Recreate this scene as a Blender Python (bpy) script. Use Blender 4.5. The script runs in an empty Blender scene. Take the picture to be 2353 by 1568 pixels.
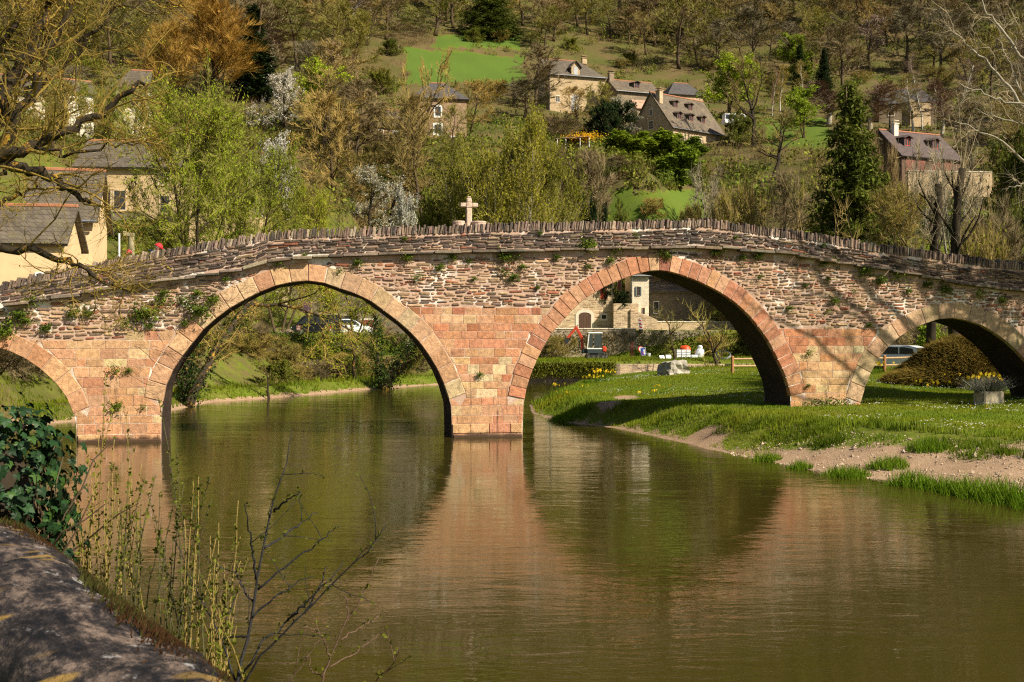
import bpy, bmesh, math, random
import numpy as np
from mathutils import Vector, Matrix
SC = bpy.context.scene
COL = SC.collection
R_ = random.Random(11)
NR = np.random.default_rng(7)
F = 2600.0; CX = 1176.5; CY = 784.0; CAMH = 3.2     # pinhole used to turn photo pixels into places
def P(px, py, d):
    return np.array([(px-CX)/F*d, d, CAMH-(py-CY)/F*d])
def XD(px, d): return (px-CX)/F*d
def ZD(py, d): return CAMH-(py-CY)/F*d

# ---------------------------------------------------------------- scene objects
def link(o, parent=None):
    COL.objects.link(o)
    if parent is not None: o.parent = parent
    return o
def tag(o, label=None, cat=None, group=None, kind=None):
    if label: o['label'] = label
    if cat: o['category'] = cat
    if group: o['group'] = group
    if kind: o['kind'] = kind
    return o
def empty(name, loc=(0,0,0), rz=0.0, label=None, cat=None, group=None):
    o = bpy.data.objects.new(name, None); o.empty_display_size = .2
    o.location = loc; o.rotation_euler = (0,0,rz); link(o)
    return tag(o, label, cat, group)
def copy_tree(root, label=None, group=None):
    r = root.copy(); COL.objects.link(r)
    for ch in root.children:
        c = ch.copy(); COL.objects.link(c); c.parent = r
        for g in ch.children:
            d = g.copy(); COL.objects.link(d); d.parent = c
    if label: r['label'] = label
    if group: r['group'] = group
    return r

class MB:
    """collects faces for one mesh"""
    def __init__(s): s.v=[]; s.t=[]; s.q=[]; s.n=0; s.c=[]; s.tm=[]; s.qm=[]; s.poly=[]; s.pm=[]
    def add(s, v, q=None, t=None, col=(1,1,1), m=0):
        v=np.asarray(v,float).reshape(-1,3)
        if q is not None and len(q):
            q=np.asarray(q,int).reshape(-1,4)+s.n; s.q.append(q); s.qm.append(np.full(len(q),m))
        if t is not None and len(t):
            t=np.asarray(t,int).reshape(-1,3)+s.n; s.t.append(t); s.tm.append(np.full(len(t),m))
        c=np.asarray(col,float)
        if c.ndim==1: c=np.tile(c[:3],(len(v),1))
        s.v.append(v); s.c.append(c[:,:3]); s.n+=len(v)
    def box(s, x0,x1,y0,y1,z0,z1,col=(1,1,1),m=0,M=None):
        v=np.array([[x,y,z] for x in(x0,x1) for y in(y0,y1) for z in(z0,z1)],float)
        if M is not None: v=xf(M,v)
        s.add(v,[[0,1,3,2],[4,6,7,5],[0,4,5,1],[2,3,7,6],[0,2,6,4],[1,5,7,3]],col=col,m=m)
    def cbox(s, x0,x1,y0,y1,z0,z1,b=.02,col=(1,1,1),m=0,M=None):
        """box with chamfered edges"""
        c=np.array([(x0+x1)/2,(y0+y1)/2,(z0+z1)/2]); h=np.array([abs(x1-x0)/2,abs(y1-y0)/2,abs(z1-z0)/2])
        b=min(b,h.min()*.9); bm=bmesh.new(); bmesh.ops.create_cube(bm,size=2)
        for v in bm.verts: v.co=Vector((v.co.x*h[0],v.co.y*h[1],v.co.z*h[2]))
        bmesh.ops.bevel(bm,geom=bm.edges[:],offset=b,segments=1,affect='EDGES',profile=.5)
        for v in bm.verts: v.co+=Vector(c)
        s.bm(bm,col,m,M)
    def bm(s,bm,col=(1,1,1),m=0,M=None):
        bm.verts.index_update()
        v=np.array([p.co[:] for p in bm.verts]).reshape(-1,3)
        if M is not None: v=xf(M,v)
        q=[[p.index for p in f.verts] for f in bm.faces if len(f.verts)==4]
        t=[]
        for f in bm.faces:
            if len(f.verts)!=4:
                ix=[p.index for p in f.verts]
                for k in range(1,len(ix)-1): t.append([ix[0],ix[k],ix[k+1]])
        s.add(v,q,t,col,m); bm.free()
    def prism(s, pts, a, b, axis='y', col=(1,1,1), m=0, M=None):
        """convex or star-shaped outline pts (2-D) extruded from a to b along axis"""
        n=len(pts); bm=bmesh.new()
        def mk(p,w): return {'y':(p[0],w,p[1]),'x':(w,p[0],p[1]),'z':(p[0],p[1],w)}[axis]
        A=[bm.verts.new(mk(p,a)) for p in pts]; B=[bm.verts.new(mk(p,b)) for p in pts]
        fs=[bm.faces.new(A),bm.faces.new(B[::-1])]
        for i in range(n): bm.faces.new((A[i],B[i],B[(i+1)%n],A[(i+1)%n]))
        bmesh.ops.triangulate(bm,faces=fs)
        bmesh.ops.recalc_face_normals(bm,faces=bm.faces[:])
        s.bm(bm,col,m,M)
    def tube(s, pts, rad, n=6, col=(1,1,1), m=0, cap=True):
        pts=np.asarray(pts,float); k=len(pts); rad=np.broadcast_to(np.asarray(rad,float),(k,))
        d=np.gradient(pts,axis=0); d/=np.linalg.norm(d,axis=1)[:,None]+1e-9
        up=np.array([0,0,1.]) if abs(d[0][2])<.9 else np.array([1.,0,0])
        V=[]; a=np.linspace(0,2*np.pi,n,endpoint=False)
        u=np.cross(d[0],up); u/=np.linalg.norm(u)
        for i in range(k):
            u=u-d[i]*np.dot(u,d[i]); u/=np.linalg.norm(u)+1e-9; w=np.cross(d[i],u)
            V.append(pts[i]+rad[i]*(np.cos(a)[:,None]*u+np.sin(a)[:,None]*w))
        V=np.concatenate(V); q=[]
        for i in range(k-1):
            for j in range(n): q.append([i*n+j,i*n+(j+1)%n,(i+1)*n+(j+1)%n,(i+1)*n+j])
        t=[]
        if cap:
            for j in range(1,n-1): t.append([0,j+1,j]); t.append([(k-1)*n,(k-1)*n+j,(k-1)*n+j+1])
        s.add(V,q,t,col,m)
    def spikes(s, p0, p1, r, col=(1,1,1), m=0, n=3):
        """many thin tapering sticks at once"""
        p0=np.asarray(p0,float); p1=np.asarray(p1,float); N=len(p0)
        if N==0: return
        r=np.broadcast_to(np.asarray(r,float),(N,))
        d=p1-p0; d/=np.linalg.norm(d,axis=1)[:,None]+1e-9
        ref=np.where(np.abs(d[:,2:3])<.9,np.array([[0,0,1.]]),np.array([[1.,0,0]]))
        u=np.cross(d,ref); u/=np.linalg.norm(u,axis=1)[:,None]+1e-9; w=np.cross(d,u)
        a=np.linspace(0,2*np.pi,n,endpoint=False); V=np.zeros((N,n+1,3))
        for j in range(n): V[:,j]=p0+r[:,None]*(np.cos(a[j])*u+np.sin(a[j])*w)
        V[:,n]=p1
        base=np.arange(N)*(n+1); T=[]
        for j in range(n): T.append(np.stack([base+j,base+(j+1)%n,base+n],1))
        c=np.asarray(col,float)
        if c.ndim==2: c=np.repeat(c,n+1,0)
        s.add(V.reshape(-1,3),None,np.concatenate(T),c,m)
    def leaves(s, p, size, rng, col=(1,1,1), m=0, droop=0.0, aspect=.55):
        """many small diamond leaves"""
        p=np.asarray(p,float); N=len(p)
        if N==0: return
        size=np.broadcast_to(np.asarray(size,float),(N,))[:,None]
        a=rng.normal(size=(N,3)); a[:,2]-=droop; a/=np.linalg.norm(a,axis=1)[:,None]
        b=rng.normal(size=(N,3)); b=np.cross(a,b); b/=np.linalg.norm(b,axis=1)[:,None]+1e-9
        V=np.stack([p,p+a*size*.5+b*size*aspect*.5,p+a*size,p+a*size*.5-b*size*aspect*.5],1)
        c=np.asarray(col,float)
        if c.ndim==2: c=np.repeat(c,4,0)
        s.add(V.reshape(-1,3),np.arange(N*4).reshape(N,4),None,c,m)
    def blob(s, c, r, rng, sub=2, rough=.25, col=(1,1,1), m=0, flat=None):
        bm=bmesh.new(); bmesh.ops.create_icosphere(bm,subdivisions=sub,radius=1)
        ph=rng.uniform(0,6,9)
        for v in bm.verts:
            x,y,z=v.co
            k=1+rough*(math.sin(2.3*x+ph[0]+1.3*y)+math.sin(2.9*y+ph[1]+z)+math.sin(3.1*z+ph[2]-1.7*x))/2+rough*.35*rng.normal()*.5
            v.co=Vector((x*k*r[0]+c[0],y*k*r[1]+c[1],z*k*r[2]+c[2]))
            if flat is not None and v.co.z<flat: v.co.z=flat
        s.bm(bm,col,m)
    def mesh(s,name,mats,smooth=False):
        me=bpy.data.meshes.new(name)
        V=np.concatenate(s.v) if s.v else np.zeros((0,3)); C=np.concatenate(s.c) if s.c else np.zeros((0,3))
        q=np.concatenate(s.q) if s.q else np.zeros((0,4),int); t=np.concatenate(s.t) if s.t else np.zeros((0,3),int)
        mi=np.concatenate((s.qm+s.tm) or [np.zeros(0,int)])
        me.vertices.add(len(V)); me.vertices.foreach_set('co',V.ravel())
        L=np.concatenate([q.ravel(),t.ravel()]).astype(np.int32)
        me.loops.add(len(L)); me.loops.foreach_set('vertex_index',L)
        st=np.concatenate([np.arange(len(q))*4,len(q)*4+np.arange(len(t))*3]).astype(np.int32)
        me.polygons.add(len(st)); me.polygons.foreach_set('loop_start',st)
        me.polygons.foreach_set('material_index',mi.astype(np.int32))
        me.polygons.foreach_set('use_smooth',np.full(len(st),bool(smooth)))
        me.update(calc_edges=True); me.validate()
        a=me.color_attributes.new('Col','FLOAT_COLOR','POINT')
        cc=np.ones((len(V),4)); cc[:,:3]=C; a.data.foreach_set('color',cc.ravel())
        for m in (mats if isinstance(mats,(list,tuple)) else [mats]): me.materials.append(m)
        return me
    def obj(s,name,mats,parent=None,smooth=False,loc=None,rz=0):
        o=bpy.data.objects.new(name,s.mesh(name,mats,smooth)); link(o,parent)
        if loc is not None: o.location=loc; o.rotation_euler=(0,0,rz)
        return o
def xf(M,v):
    M=np.array(M); return v@M[:3,:3].T+M[:3,3]
def rotz(a): return Matrix.Rotation(a,4,'Z')
def trs(x,y,z,rz=0,rx=0,ry=0): return Matrix.Translation((x,y,z))@Matrix.Rotation(rz,4,'Z')@Matrix.Rotation(rx,4,'X')@Matrix.Rotation(ry,4,'Y')

# ---------------------------------------------------------------- materials
class NT:
    def __init__(s,name):
        s.m=bpy.data.materials.new(name); s.m.use_nodes=True; s.t=s.m.node_tree; s.n=s.t.nodes; s.l=s.t.links
        s.b=s.n['Principled BSDF']; s.co=s.n.new('ShaderNodeTexCoord'); s.geo=None
    def N(s,t,**k):
        x=s.n.new(t)
        for a,b in k.items(): setattr(x,a,b)
        return x
    def L(s,a,b): s.l.new(a,b)
    def noise(s,scale,detail=4,rough=.6,vec=None,stretch=None,dist=0):
        n=s.N('ShaderNodeTexNoise'); n.inputs['Scale'].default_value=scale; n.inputs['Detail'].default_value=detail
        n.inputs['Roughness'].default_value=rough; n.inputs['Distortion'].default_value=dist
        v=vec or s.co.outputs['Object']
        if stretch:
            mp=s.N('ShaderNodeMapping'); mp.inputs['Scale'].default_value=stretch; s.L(v,mp.inputs['Vector']); v=mp.outputs['Vector']
        s.L(v,n.inputs['Vector']); return n.outputs['Fac']
    def ramp(s,fac,stops):
        r=s.N('ShaderNodeValToRGB'); e=r.color_ramp.elements
        while len(e)<len(stops): e.new(.5)
        for i,(p,c) in enumerate(stops):
            e[i].position=p; e[i].color=(*c,1) if not np.isscalar(c) else (c,c,c,1)
        s.L(fac,r.inputs['Fac']); return r.outputs['Color']
    def mix(s,fac,a,b,mode='MIX'):
        m=s.N('ShaderNodeMix',data_type='RGBA',blend_type=mode)
        for sock,v in ((m.inputs['Factor'],fac),(m.inputs['A'],a),(m.inputs['B'],b)):
            if hasattr(v,'is_linked') or hasattr(v,'links'): s.L(v,sock)
            elif np.isscalar(v): sock.default_value=v
            else: sock.default_value=(*v,1)
        return m.outputs['Result']
    def col(s):
        a=s.N('ShaderNodeAttribute'); a.attribute_name='Col'; return a.outputs['Color']
    def rnd(s): return s.N('ShaderNodeObjectInfo').outputs['Random']
    def base(s,c): s.L(c,s.b.inputs['Base Color']) if hasattr(c,'links') else setattr(s.b.inputs['Base Color'],'default_value',(*c,1))
    def rough(s,r): s.b.inputs['Roughness'].default_value=r
    def bump(s,h,strength=.5,dist=.02):
        b=s.N('ShaderNodeBump'); b.inputs['Strength'].default_value=strength; b.inputs['Distance'].default_value=dist
        s.L(h,b.inputs['Height']); s.L(b.outputs['Normal'],s.b.inputs['Normal']); return b
def m_plain(name,c,rough=.6,var=.25,scale=6,metal=0,bump=0,spec=None):
    t=NT(name); n=t.noise(scale)
    t.base(t.ramp(n,[(.25,tuple(x*(1-var) for x in c)),(.75,tuple(min(1,x*(1+var)) for x in c))])); t.rough(rough)
    t.b.inputs['Metallic'].default_value=metal
    if bump: t.bump(n,bump,.02)
    if spec is not None: t.b.inputs['Specular IOR Level'].default_value=spec
    return t.m
def m_bark(name,a,b,scale=3,lichen=None,amt=.55):
    t=NT(name); n=t.noise(scale,6,.7,stretch=(1,1,.35)); c=t.ramp(n,[(.3,a),(.7,b)])
    if lichen:
        k=t.noise(scale*1.3,5,.7); c=t.mix(t.ramp(k,[(amt,0),(amt+.08,1)]),c,lichen)
    t.base(c); t.rough(.95); t.b.inputs['Specular IOR Level'].default_value=.1; t.bump(n,.6,.03); return t.m
def m_leaf(name,a,b,trans=.35,patch=.8):
    """leaf or twig colour: differs from plant to plant and clump to clump; light passes through thin leaves"""
    t=NT(name); n=t.noise(patch,3); c=t.mix(n,a,b); r=t.rnd()
    c=t.mix(1.0,c,t.ramp(r,[(0,(.72,.74,.7)),(.5,(1,1,1)),(1,(1.28,1.18,1.0))]),'MULTIPLY'); c=t.mix(1.0,c,t.col(),'MULTIPLY')
    t.base(c); t.rough(.75); t.b.inputs['Specular IOR Level'].default_value=.12
    if trans>0:
        tr=t.N('ShaderNodeBsdfTranslucent'); t.L(c,tr.inputs['Color']); mx=t.N('ShaderNodeMixShader'); mx.inputs['Fac'].default_value=trans
        t.L(t.b.outputs[0],mx.inputs[1]); t.L(tr.outputs[0],mx.inputs[2]); t.L(mx.outputs[0],t.n['Material Output'].inputs['Surface'])
    return t.m
def m_stone(name,scale=9,lich=(.62,.6,.5),lamt=.72,rough=.9,bump=.5,dark=(.05,.045,.04),damt=.3):
    """individual stone colours from the mesh, with weathering on top"""
    t=NT(name); n=t.noise(scale,6,.65); c=t.mix(1.0,t.col(),t.ramp(n,[(.25,.50),(.75,1.36)]),'MULTIPLY')
    k=t.noise(scale*.45,5,.7); c=t.mix(t.ramp(k,[(lamt,0),(lamt+.08,.8)]),c,lich)
    d=t.noise(scale*.12,5,.65,stretch=(1,1,.6)); c=t.mix(t.ramp(d,[(damt,.65),(damt+.14,0)]),c,dark)
    t.base(c); t.rough(rough); t.b.inputs['Specular IOR Level'].default_value=.15
    f=t.noise(scale*3,6,.7); t.bump(f,bump,.03); return t.m
def m_masonry(name,c1,c2,mortar,bw=.45,bh=.13,scale=1.0,rough=.9,warp=.05,mort=.02,plane='XZ'):
    """rubble or coursed stone for distant walls"""
    t=NT(name); sep=t.N('ShaderNodeSeparateXYZ'); t.L(t.co.outputs['Object'],sep.inputs[0])
    ad=t.N('ShaderNodeMath',operation='ADD'); t.L(sep.outputs['X'],ad.inputs[0]); t.L(sep.outputs['Y'],ad.inputs[1])
    cm=t.N('ShaderNodeCombineXYZ'); t.L(ad.outputs[0],cm.inputs['X']); t.L(sep.outputs['Z'],cm.inputs['Y'])
    wn=t.N('ShaderNodeTexNoise'); wn.inputs['Scale'].default_value=2.2; t.L(t.co.outputs['Object'],wn.inputs['Vector'])
    vm=t.N('ShaderNodeVectorMath',operation='MULTIPLY_ADD'); t.L(wn.outputs['Color'],vm.inputs[0]); vm.inputs[1].default_value=(warp*3,warp*3,0); t.L(cm.outputs[0],vm.inputs[2])
    b=t.N('ShaderNodeTexBrick'); t.L(vm.outputs[0],b.inputs['Vector']); b.inputs['Scale'].default_value=scale
    b.inputs['Brick Width'].default_value=bw; b.inputs['Row Height'].default_value=bh; b.inputs['Mortar Size'].default_value=mort
    b.inputs['Mortar Smooth'].default_value=.3; b.inputs['Bias'].default_value=0; b.offset_frequency=2; b.offset=.43; b.squash=.8; b.squash_frequency=3
    b.inputs['Color1'].default_value=(*c1,1); b.inputs['Color2'].default_value=(*c2,1); b.inputs['Mortar'].default_value=(*mortar,1)
    n=t.noise(1.3,5,.7); c=t.mix(1.0,b.outputs['Color'],t.ramp(n,[(.2,.65),(.8,1.35)]),'MULTIPLY')
    n2=t.noise(7,4,.7); c=t.mix(1.0,c,t.ramp(n2,[(.25,.7),(.75,1.25)]),'MULTIPLY')
    t.base(c); t.rough(rough); t.b.inputs['Specular IOR Level'].default_value=.15
    inv=t.N('ShaderNodeMath',operation='SUBTRACT'); inv.inputs[0].default_value=1; t.L(b.outputs['Fac'],inv.inputs[1]); t.bump(inv.outputs[0],.7,.03)
    return t.m
def m_slate(name,a,b,moss=None,row=.22):
    """stone slate roof: irregular rows down the slope"""
    t=NT(name); sep=t.N('ShaderNodeSeparateXYZ'); t.L(t.co.outputs['Object'],sep.inputs[0])
    ad=t.N('ShaderNodeMath',operation='ADD'); t.L(sep.outputs['X'],ad.inputs[0]); t.L(sep.outputs['Y'],ad.inputs[1])
    cm=t.N('ShaderNodeCombineXYZ'); t.L(ad.outputs[0],cm.inputs['X']); t.L(sep.outputs['Z'],cm.inputs['Y'])
    wn=t.N('ShaderNodeTexNoise'); wn.inputs['Scale'].default_value=1.5; t.L(t.co.outputs['Object'],wn.inputs['Vector'])
    vm=t.N('ShaderNodeVectorMath',operation='MULTIPLY_ADD'); t.L(wn.outputs['Color'],vm.inputs[0]); vm.inputs[1].default_value=(.2,.2,0); t.L(cm.outputs[0],vm.inputs[2])
    k=t.N('ShaderNodeTexBrick'); t.L(vm.outputs[0],k.inputs['Vector']); k.inputs['Scale'].default_value=1
    k.inputs['Brick Width'].default_value=row*1.5; k.inputs['Row Height'].default_value=row; k.inputs['Mortar Size'].default_value=.012
    k.inputs['Color1'].default_value=(*a,1); k.inputs['Color2'].default_value=(*b,1); k.inputs['Mortar'].default_value=tuple(x*.45 for x in a)+(1,)
    n=t.noise(1.1,6,.7); c=t.mix(1.0,k.outputs['Color'],t.ramp(n,[(.2,.6),(.8,1.4)]),'MULTIPLY')
    if moss: c=t.mix(t.ramp(t.noise(.8,5,.75),[(.55,0),(.7,.7)]),c,moss)
    t.base(c); t.rough(.8); inv=t.N('ShaderNodeMath',operation='SUBTRACT'); inv.inputs[0].default_value=1; t.L(k.outputs['Fac'],inv.inputs[1]); t.bump(inv.outputs[0],.6,.04)
    return t.m
def m_glass(name,c=(.03,.035,.04)):
    t=NT(name); t.base(c); t.rough(.12); t.b.inputs['Specular IOR Level'].default_value=.6; return t.m
M={}
M['dark_glass']=m_glass('dark_glass'); M['black']=m_plain('black_rubber',(.015,.015,.016),.8)
M['white']=m_plain('white_paint',(.75,.74,.70),.5,.06); M['cream_plaster']=m_plain('cream_plaster',(.66,.47,.26),.95,.1,1.5,bump=.1)
M['wood_dark']=m_plain('dark_wood',(.09,.045,.025),.8,.3,5); M['red_paint']=m_plain('red_paint',(.30,.035,.02),.6,.2,4)
M['redbrown']=m_plain('red_brown_paint',(.2,.05,.03),.7,.2,4)
M['metal']=m_plain('grey_metal',(.28,.29,.30),.45,.15,4,.6); M['zinc']=m_plain('zinc_gutter',(.3,.32,.35),.4,.1,4,.7)

# ---------------------------------------------------------------- camera and light
cam=bpy.data.cameras.new('camera'); cam.sensor_width=36; cam.lens=F/2353*36; cam.clip_end=3000; cam.clip_start=.05
co=bpy.data.objects.new('camera',cam); COL.objects.link(co); co.location=(0,0,CAMH); co.rotation_euler=(math.radians(90),0,0)
cam.dof.use_dof=True; cam.dof.focus_distance=26; cam.dof.aperture_fstop=10
SC.camera=co
PSI=math.radians(9.8)
SUN_EL=math.radians(39); SUN_AZ=math.radians(46)          # azimuth off the bridge front's normal, to the right
# direction towards the sun in the bridge frame: right (u) and front (-n)
su=np.array([math.cos(PSI),math.sin(PSI)]); sn=np.array([-math.sin(PSI),math.cos(PSI)])
sh=su*math.sin(SUN_AZ)-sn*math.cos(SUN_AZ)
sdir=Vector((sh[0]*math.cos(SUN_EL),sh[1]*math.cos(SUN_EL),math.sin(SUN_EL)))
sl=bpy.data.lights.new('sun','SUN'); sl.energy=5.0; sl.angle=math.radians(.53); sl.color=(1,.90,.72)
so=bpy.data.objects.new('sun',sl); COL.objects.link(so); so.rotation_euler=sdir.to_track_quat('Z','Y').to_euler(); so.location=(30,-30,60)
W=bpy.data.worlds.new('World'); SC.world=W; W.use_nodes=True
wn=W.node_tree.nodes; bg=wn['Background']; sky=wn.new('ShaderNodeTexSky'); sky.sky_type='NISHITA'; sky.sun_disc=False
sky.sun_elevation=SUN_EL; sky.sun_rotation=math.atan2(sdir.x,sdir.y); sky.air_density=1; sky.dust_density=1.5
W.node_tree.links.new(sky.outputs[0],bg.inputs['Color']); bg.inputs['Strength'].default_value=.05
SC.view_settings.view_transform='Standard'; SC.view_settings.look='None'; SC.view_settings.gamma=1; SC.view_settings.exposure=.78
SC.cycles.max_bounces=6; SC.cycles.transparent_max_bounces=8; SC.cycles.use_denoising=False; SC.cycles.filter_width=1.2
# ---------------------------------------------------------------- valley shape
RIVER=np.array([(45,-40),(25,-10),(17,5),(12.5,16),(10.1,22.4),(9.45,24),(8.76,25.5),(8.06,26.75),(7.2,28.6),(6.2,31.9),(5.3,36),(3.9,41.4),(1.95,44.7),(.9,50),(.84,57),(2.2,63),(5,68),(9,72),(16,76),(30,78),(90,80),
 (90,92),(30,90.5),(8,90),(1.8,89.5),(-2.5,86.7),(-5.9,82.4),(-9,76.3),(-11.5,68.8),(-13.6,63.5),(-15.8,59),(-15.7,51.7),(-17,46),(-18,43.6),(-18.3,36),(-16,30),(-12,25),(-8,19),(-5,13.5),(-3.6,11),(-2.2,8.5),(-.5,6),(1.2,3),(6,1.2),(13,-6),(27,-40)],float)
def river_sd(x,y):
    """distance to the waterline, positive on land"""
    x=np.asarray(x,float); y=np.asarray(y,float); sh=x.shape; p=np.stack([x.ravel(),y.ravel()],1)
    A=RIVER; B=np.roll(RIVER,-1,0); dm=np.full(len(p),1e9); ins=np.zeros(len(p),bool)
    for a,b in zip(A,B):
        ab=b-a; t=np.clip(((p-a)@ab)/(ab@ab),0,1); q=a+t[:,None]*ab; dm=np.minimum(dm,np.hypot(*(p-q).T))
        c=(a[1]>p[:,1])!=(b[1]>p[:,1]); xi=a[0]+(p[:,1]-a[1])/(b[1]-a[1]+1e-12)*ab[0]; ins^=c&(p[:,0]<xi)
    return np.where(ins,-dm,dm).reshape(sh)
CT=[(6,40,.85),(10,42,.95),(16.7,40,1.0),(20,40,1.1),(10,34,.9),(14,30,.85),(20,28,1.0),(30,30,1.5),(4,46,.75),(8,48,1.05),(14,50,1.4),(17.5,51,1.05),(20.5,52,1.05),(22,46,1.0),(3,55,.8),(6,60,1.15),
 (10.5,54,1.55),(8.3,58,1.45),(12,60,1.47),(16,61,1.55),(20,61,1.6),(24,62,1.6),(12,64,1.7),(20,66,1.5),(30,60,1.6),(24,70,1.45),(5,95,1.9),(12,95,2),(20,95,2.1),(12,108,2.1),(4,108,1.55),(25,100,2.2),(40,90,2.5),(28,72,1.8),(16,72,1.6),(50,60,3),(60,30,3),
 (20,5,1.2),(30,-20,2),(-1.5,0,1.6),(-3,3,1.6),(-6,6,1.8),(-10,12,2.2),(-15,20,2.8),(-20,28,3.4),(-22,38,4.4),(-30,20,4),(-30,0,3),(-5,-20,1.6),
 (-20,48,4.0),(-26,50,5.2),(-19,56,3.6),(-24,62,6.3),(-22,70,5.2),(-26,75,9.0),(-32,76,10),(-19,82,3.7),(-15,92,3.7),(-8,96,3.7),(-22,90,4.2),(-2,100,3.8),(-12,104,4),(-12,114,7),(-20,118,10.5),
 (2,108,1.7),(-3,106,3.4),(18,108,1.7),(28,108,2.6),(40,108,4),(5,117,4.4),(14,117,4.5),(5,123,4.8),(14,124,5),(26,116,4.2),(32,122,6),(45,110,6)]
def G(px,py,d): return tuple(P(px,py,d))
CT+=[G(0,-40,300),G(600,-40,310),G(1176,-40,330),G(1800,-40,330),G(2353,-40,320),G(-600,-40,280),G(2950,-40,320),
 G(0,-260,460),G(1176,-260,480),G(2353,-260,480),G(-800,-260,420),G(3200,-260,460),G(1176,-330,640),G(-900,-330,600),G(3300,-330,600),
 G(960,120,235),G(1190,185,232),G(1100,100,255),G(1250,60,280),G(1570,335,176),G(1480,330,172),G(1320,250,202),G(1000,325,152),G(2130,440,131),G(2060,440,130),G(2240,440,132),
 G(2070,290,190),G(1480,485,128),G(1600,500,132),G(1300,520,130),G(1176,515,118),G(800,460,112),G(1100,450,128),G(600,300,150),G(300,210,150),G(0,250,110),G(700,520,112),G(460,560,84),
 G(1750,300,182),G(1690,450,140),G(1850,290,180),G(1850,480,130),G(2000,470,128),G(2300,470,130),G(1900,580,104),G(2150,600,92),G(2353,620,84),G(-300,450,70),G(-400,300,110),G(2700,560,95),G(2800,400,140),G(2700,200,210),
 G(1600,110,275),G(2000,150,262),G(2250,180,250),G(400,100,225),G(700,170,205),G(100,100,220),G(-500,100,200),G(1450,240,210),G(900,240,185)]
CT=np.array(CT)
_c=5.0
def _k(r): return np.sqrt(r*r+_c*_c)
_D=np.hypot(CT[:,None,0]-CT[None,:,0],CT[:,None,1]-CT[None,:,1]); _n=len(CT)
_A=np.zeros((_n+3,_n+3)); _A[:_n,:_n]=_k(_D)-.15*np.eye(_n); _A[:_n,_n]=1; _A[:_n,_n+1]=CT[:,0]; _A[:_n,_n+2]=CT[:,1]; _A[_n:,:_n]=_A[:_n,_n:].T
_W=np.linalg.solve(_A,np.concatenate([CT[:,2],[0,0,0]]))
def sm(t): t=np.clip(t,0,1); return t*t*(3-2*t)
def wob(x,y,s,seed=0):
    return (np.sin(x*s+seed)*np.cos(y*s*1.13+seed*2.1)+.6*np.sin(x*s*2.1+y*s*1.7+seed*.7)+.4*np.cos(x*s*3.7-y*s*4.1+seed*1.3))/2
def land(x,y):
    x=np.asarray(x,float); y=np.asarray(y,float); sh=x.shape; X=x.ravel(); Y=y.ravel(); out=np.zeros(len(X))
    for i in range(0,len(X),20000):
        r=np.hypot(X[i:i+20000,None]-CT[None,:,0],Y[i:i+20000,None]-CT[None,:,1]); out[i:i+20000]=_k(r)@_W[:_n]+_W[_n]+_W[_n+1]*X[i:i+20000]+_W[_n+2]*Y[i:i+20000]
    # level terraces behind the river wall and behind the garden wall
    a=sm((X-.2)/1.0)*sm((30-X)/9)*sm((Y-88.6)/.8)*sm((113.6-Y)/.5); out=out*(1-a)+a*(1.48+.01*X)
    b=sm((X-.2)/1.0)*sm((30-X)/7)*sm((Y-113.1)/.5)*sm((124-Y)/4); out=out*(1-b)+b*4.3
    return out.reshape(sh)
def bankw(x,y):
    w=np.where(x>0,np.interp(y,[20,24,30,36,44],[6.5,6.0,3.2,1.7,1.6]),3.0)
    w=np.where((x<2)&(y>44)&(x<-3),7.0,w); w=np.where((y>84)&(x>0),1.0,w); w=np.where((x<6)&(y<14),1.8,w); return w
def height(x,y,sd=None):
    x=np.asarray(x,float); y=np.asarray(y,float)
    if sd is None: sd=river_sd(x,y)
    h=np.maximum(land(x,y),.45); w=bankw(x,y)
    t=sd/w+.10*wob(x,y,1.3)
    z=h*sm(t*.75+.0)**.8*np.where(t>0,1,0)
    z=np.where((x<-3)&(y>44)&(sd>0),np.maximum(h*sm((sd-2.2)/6.0),np.minimum(.55,sd*.45)),z)
    z=z+np.where(sd>.3,.05*wob(x,y,.9,1)+.02*wob(x,y,3.1,2),0)+np.where(y>130,.8*wob(x,y,.11,3)+.3*wob(x,y,.3,5),0)*sm((y-125)/40)
    return np.where(sd<=0,-1.1*sm(-sd/3.0)-.02,z)
def hz(x,y): return float(height(np.array([x]),np.array([y]))[0])
def grid_lines(segs):
    out=[]
    for a,b,s in segs: out+=list(np.arange(a,b,s))
    return np.array(out)
gx=grid_lines([(-420,-140,15),(-140,-40,2),(-40,-26,1),(-26,26,.4),(26,60,1),(60,140,2),(140,431,15)])
gy=grid_lines([(-60,0,3),(0,18,.6),(18,64,.35),(64,120,.7),(120,160,1),(160,300,2),(300,420,4),(420,701,20)])
XX,YY=np.meshgrid(gx,gy); SDG=river_sd(XX,YY); ZZ=height(XX,YY,SDG)
tb=MB(); nx,ny=len(gx),len(gy); idx=np.arange(nx*ny).reshape(ny,nx)
qd=np.stack([idx[:-1,:-1],idx[:-1,1:],idx[1:,1:],idx[1:,:-1]],-1).reshape(-1,4)
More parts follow.
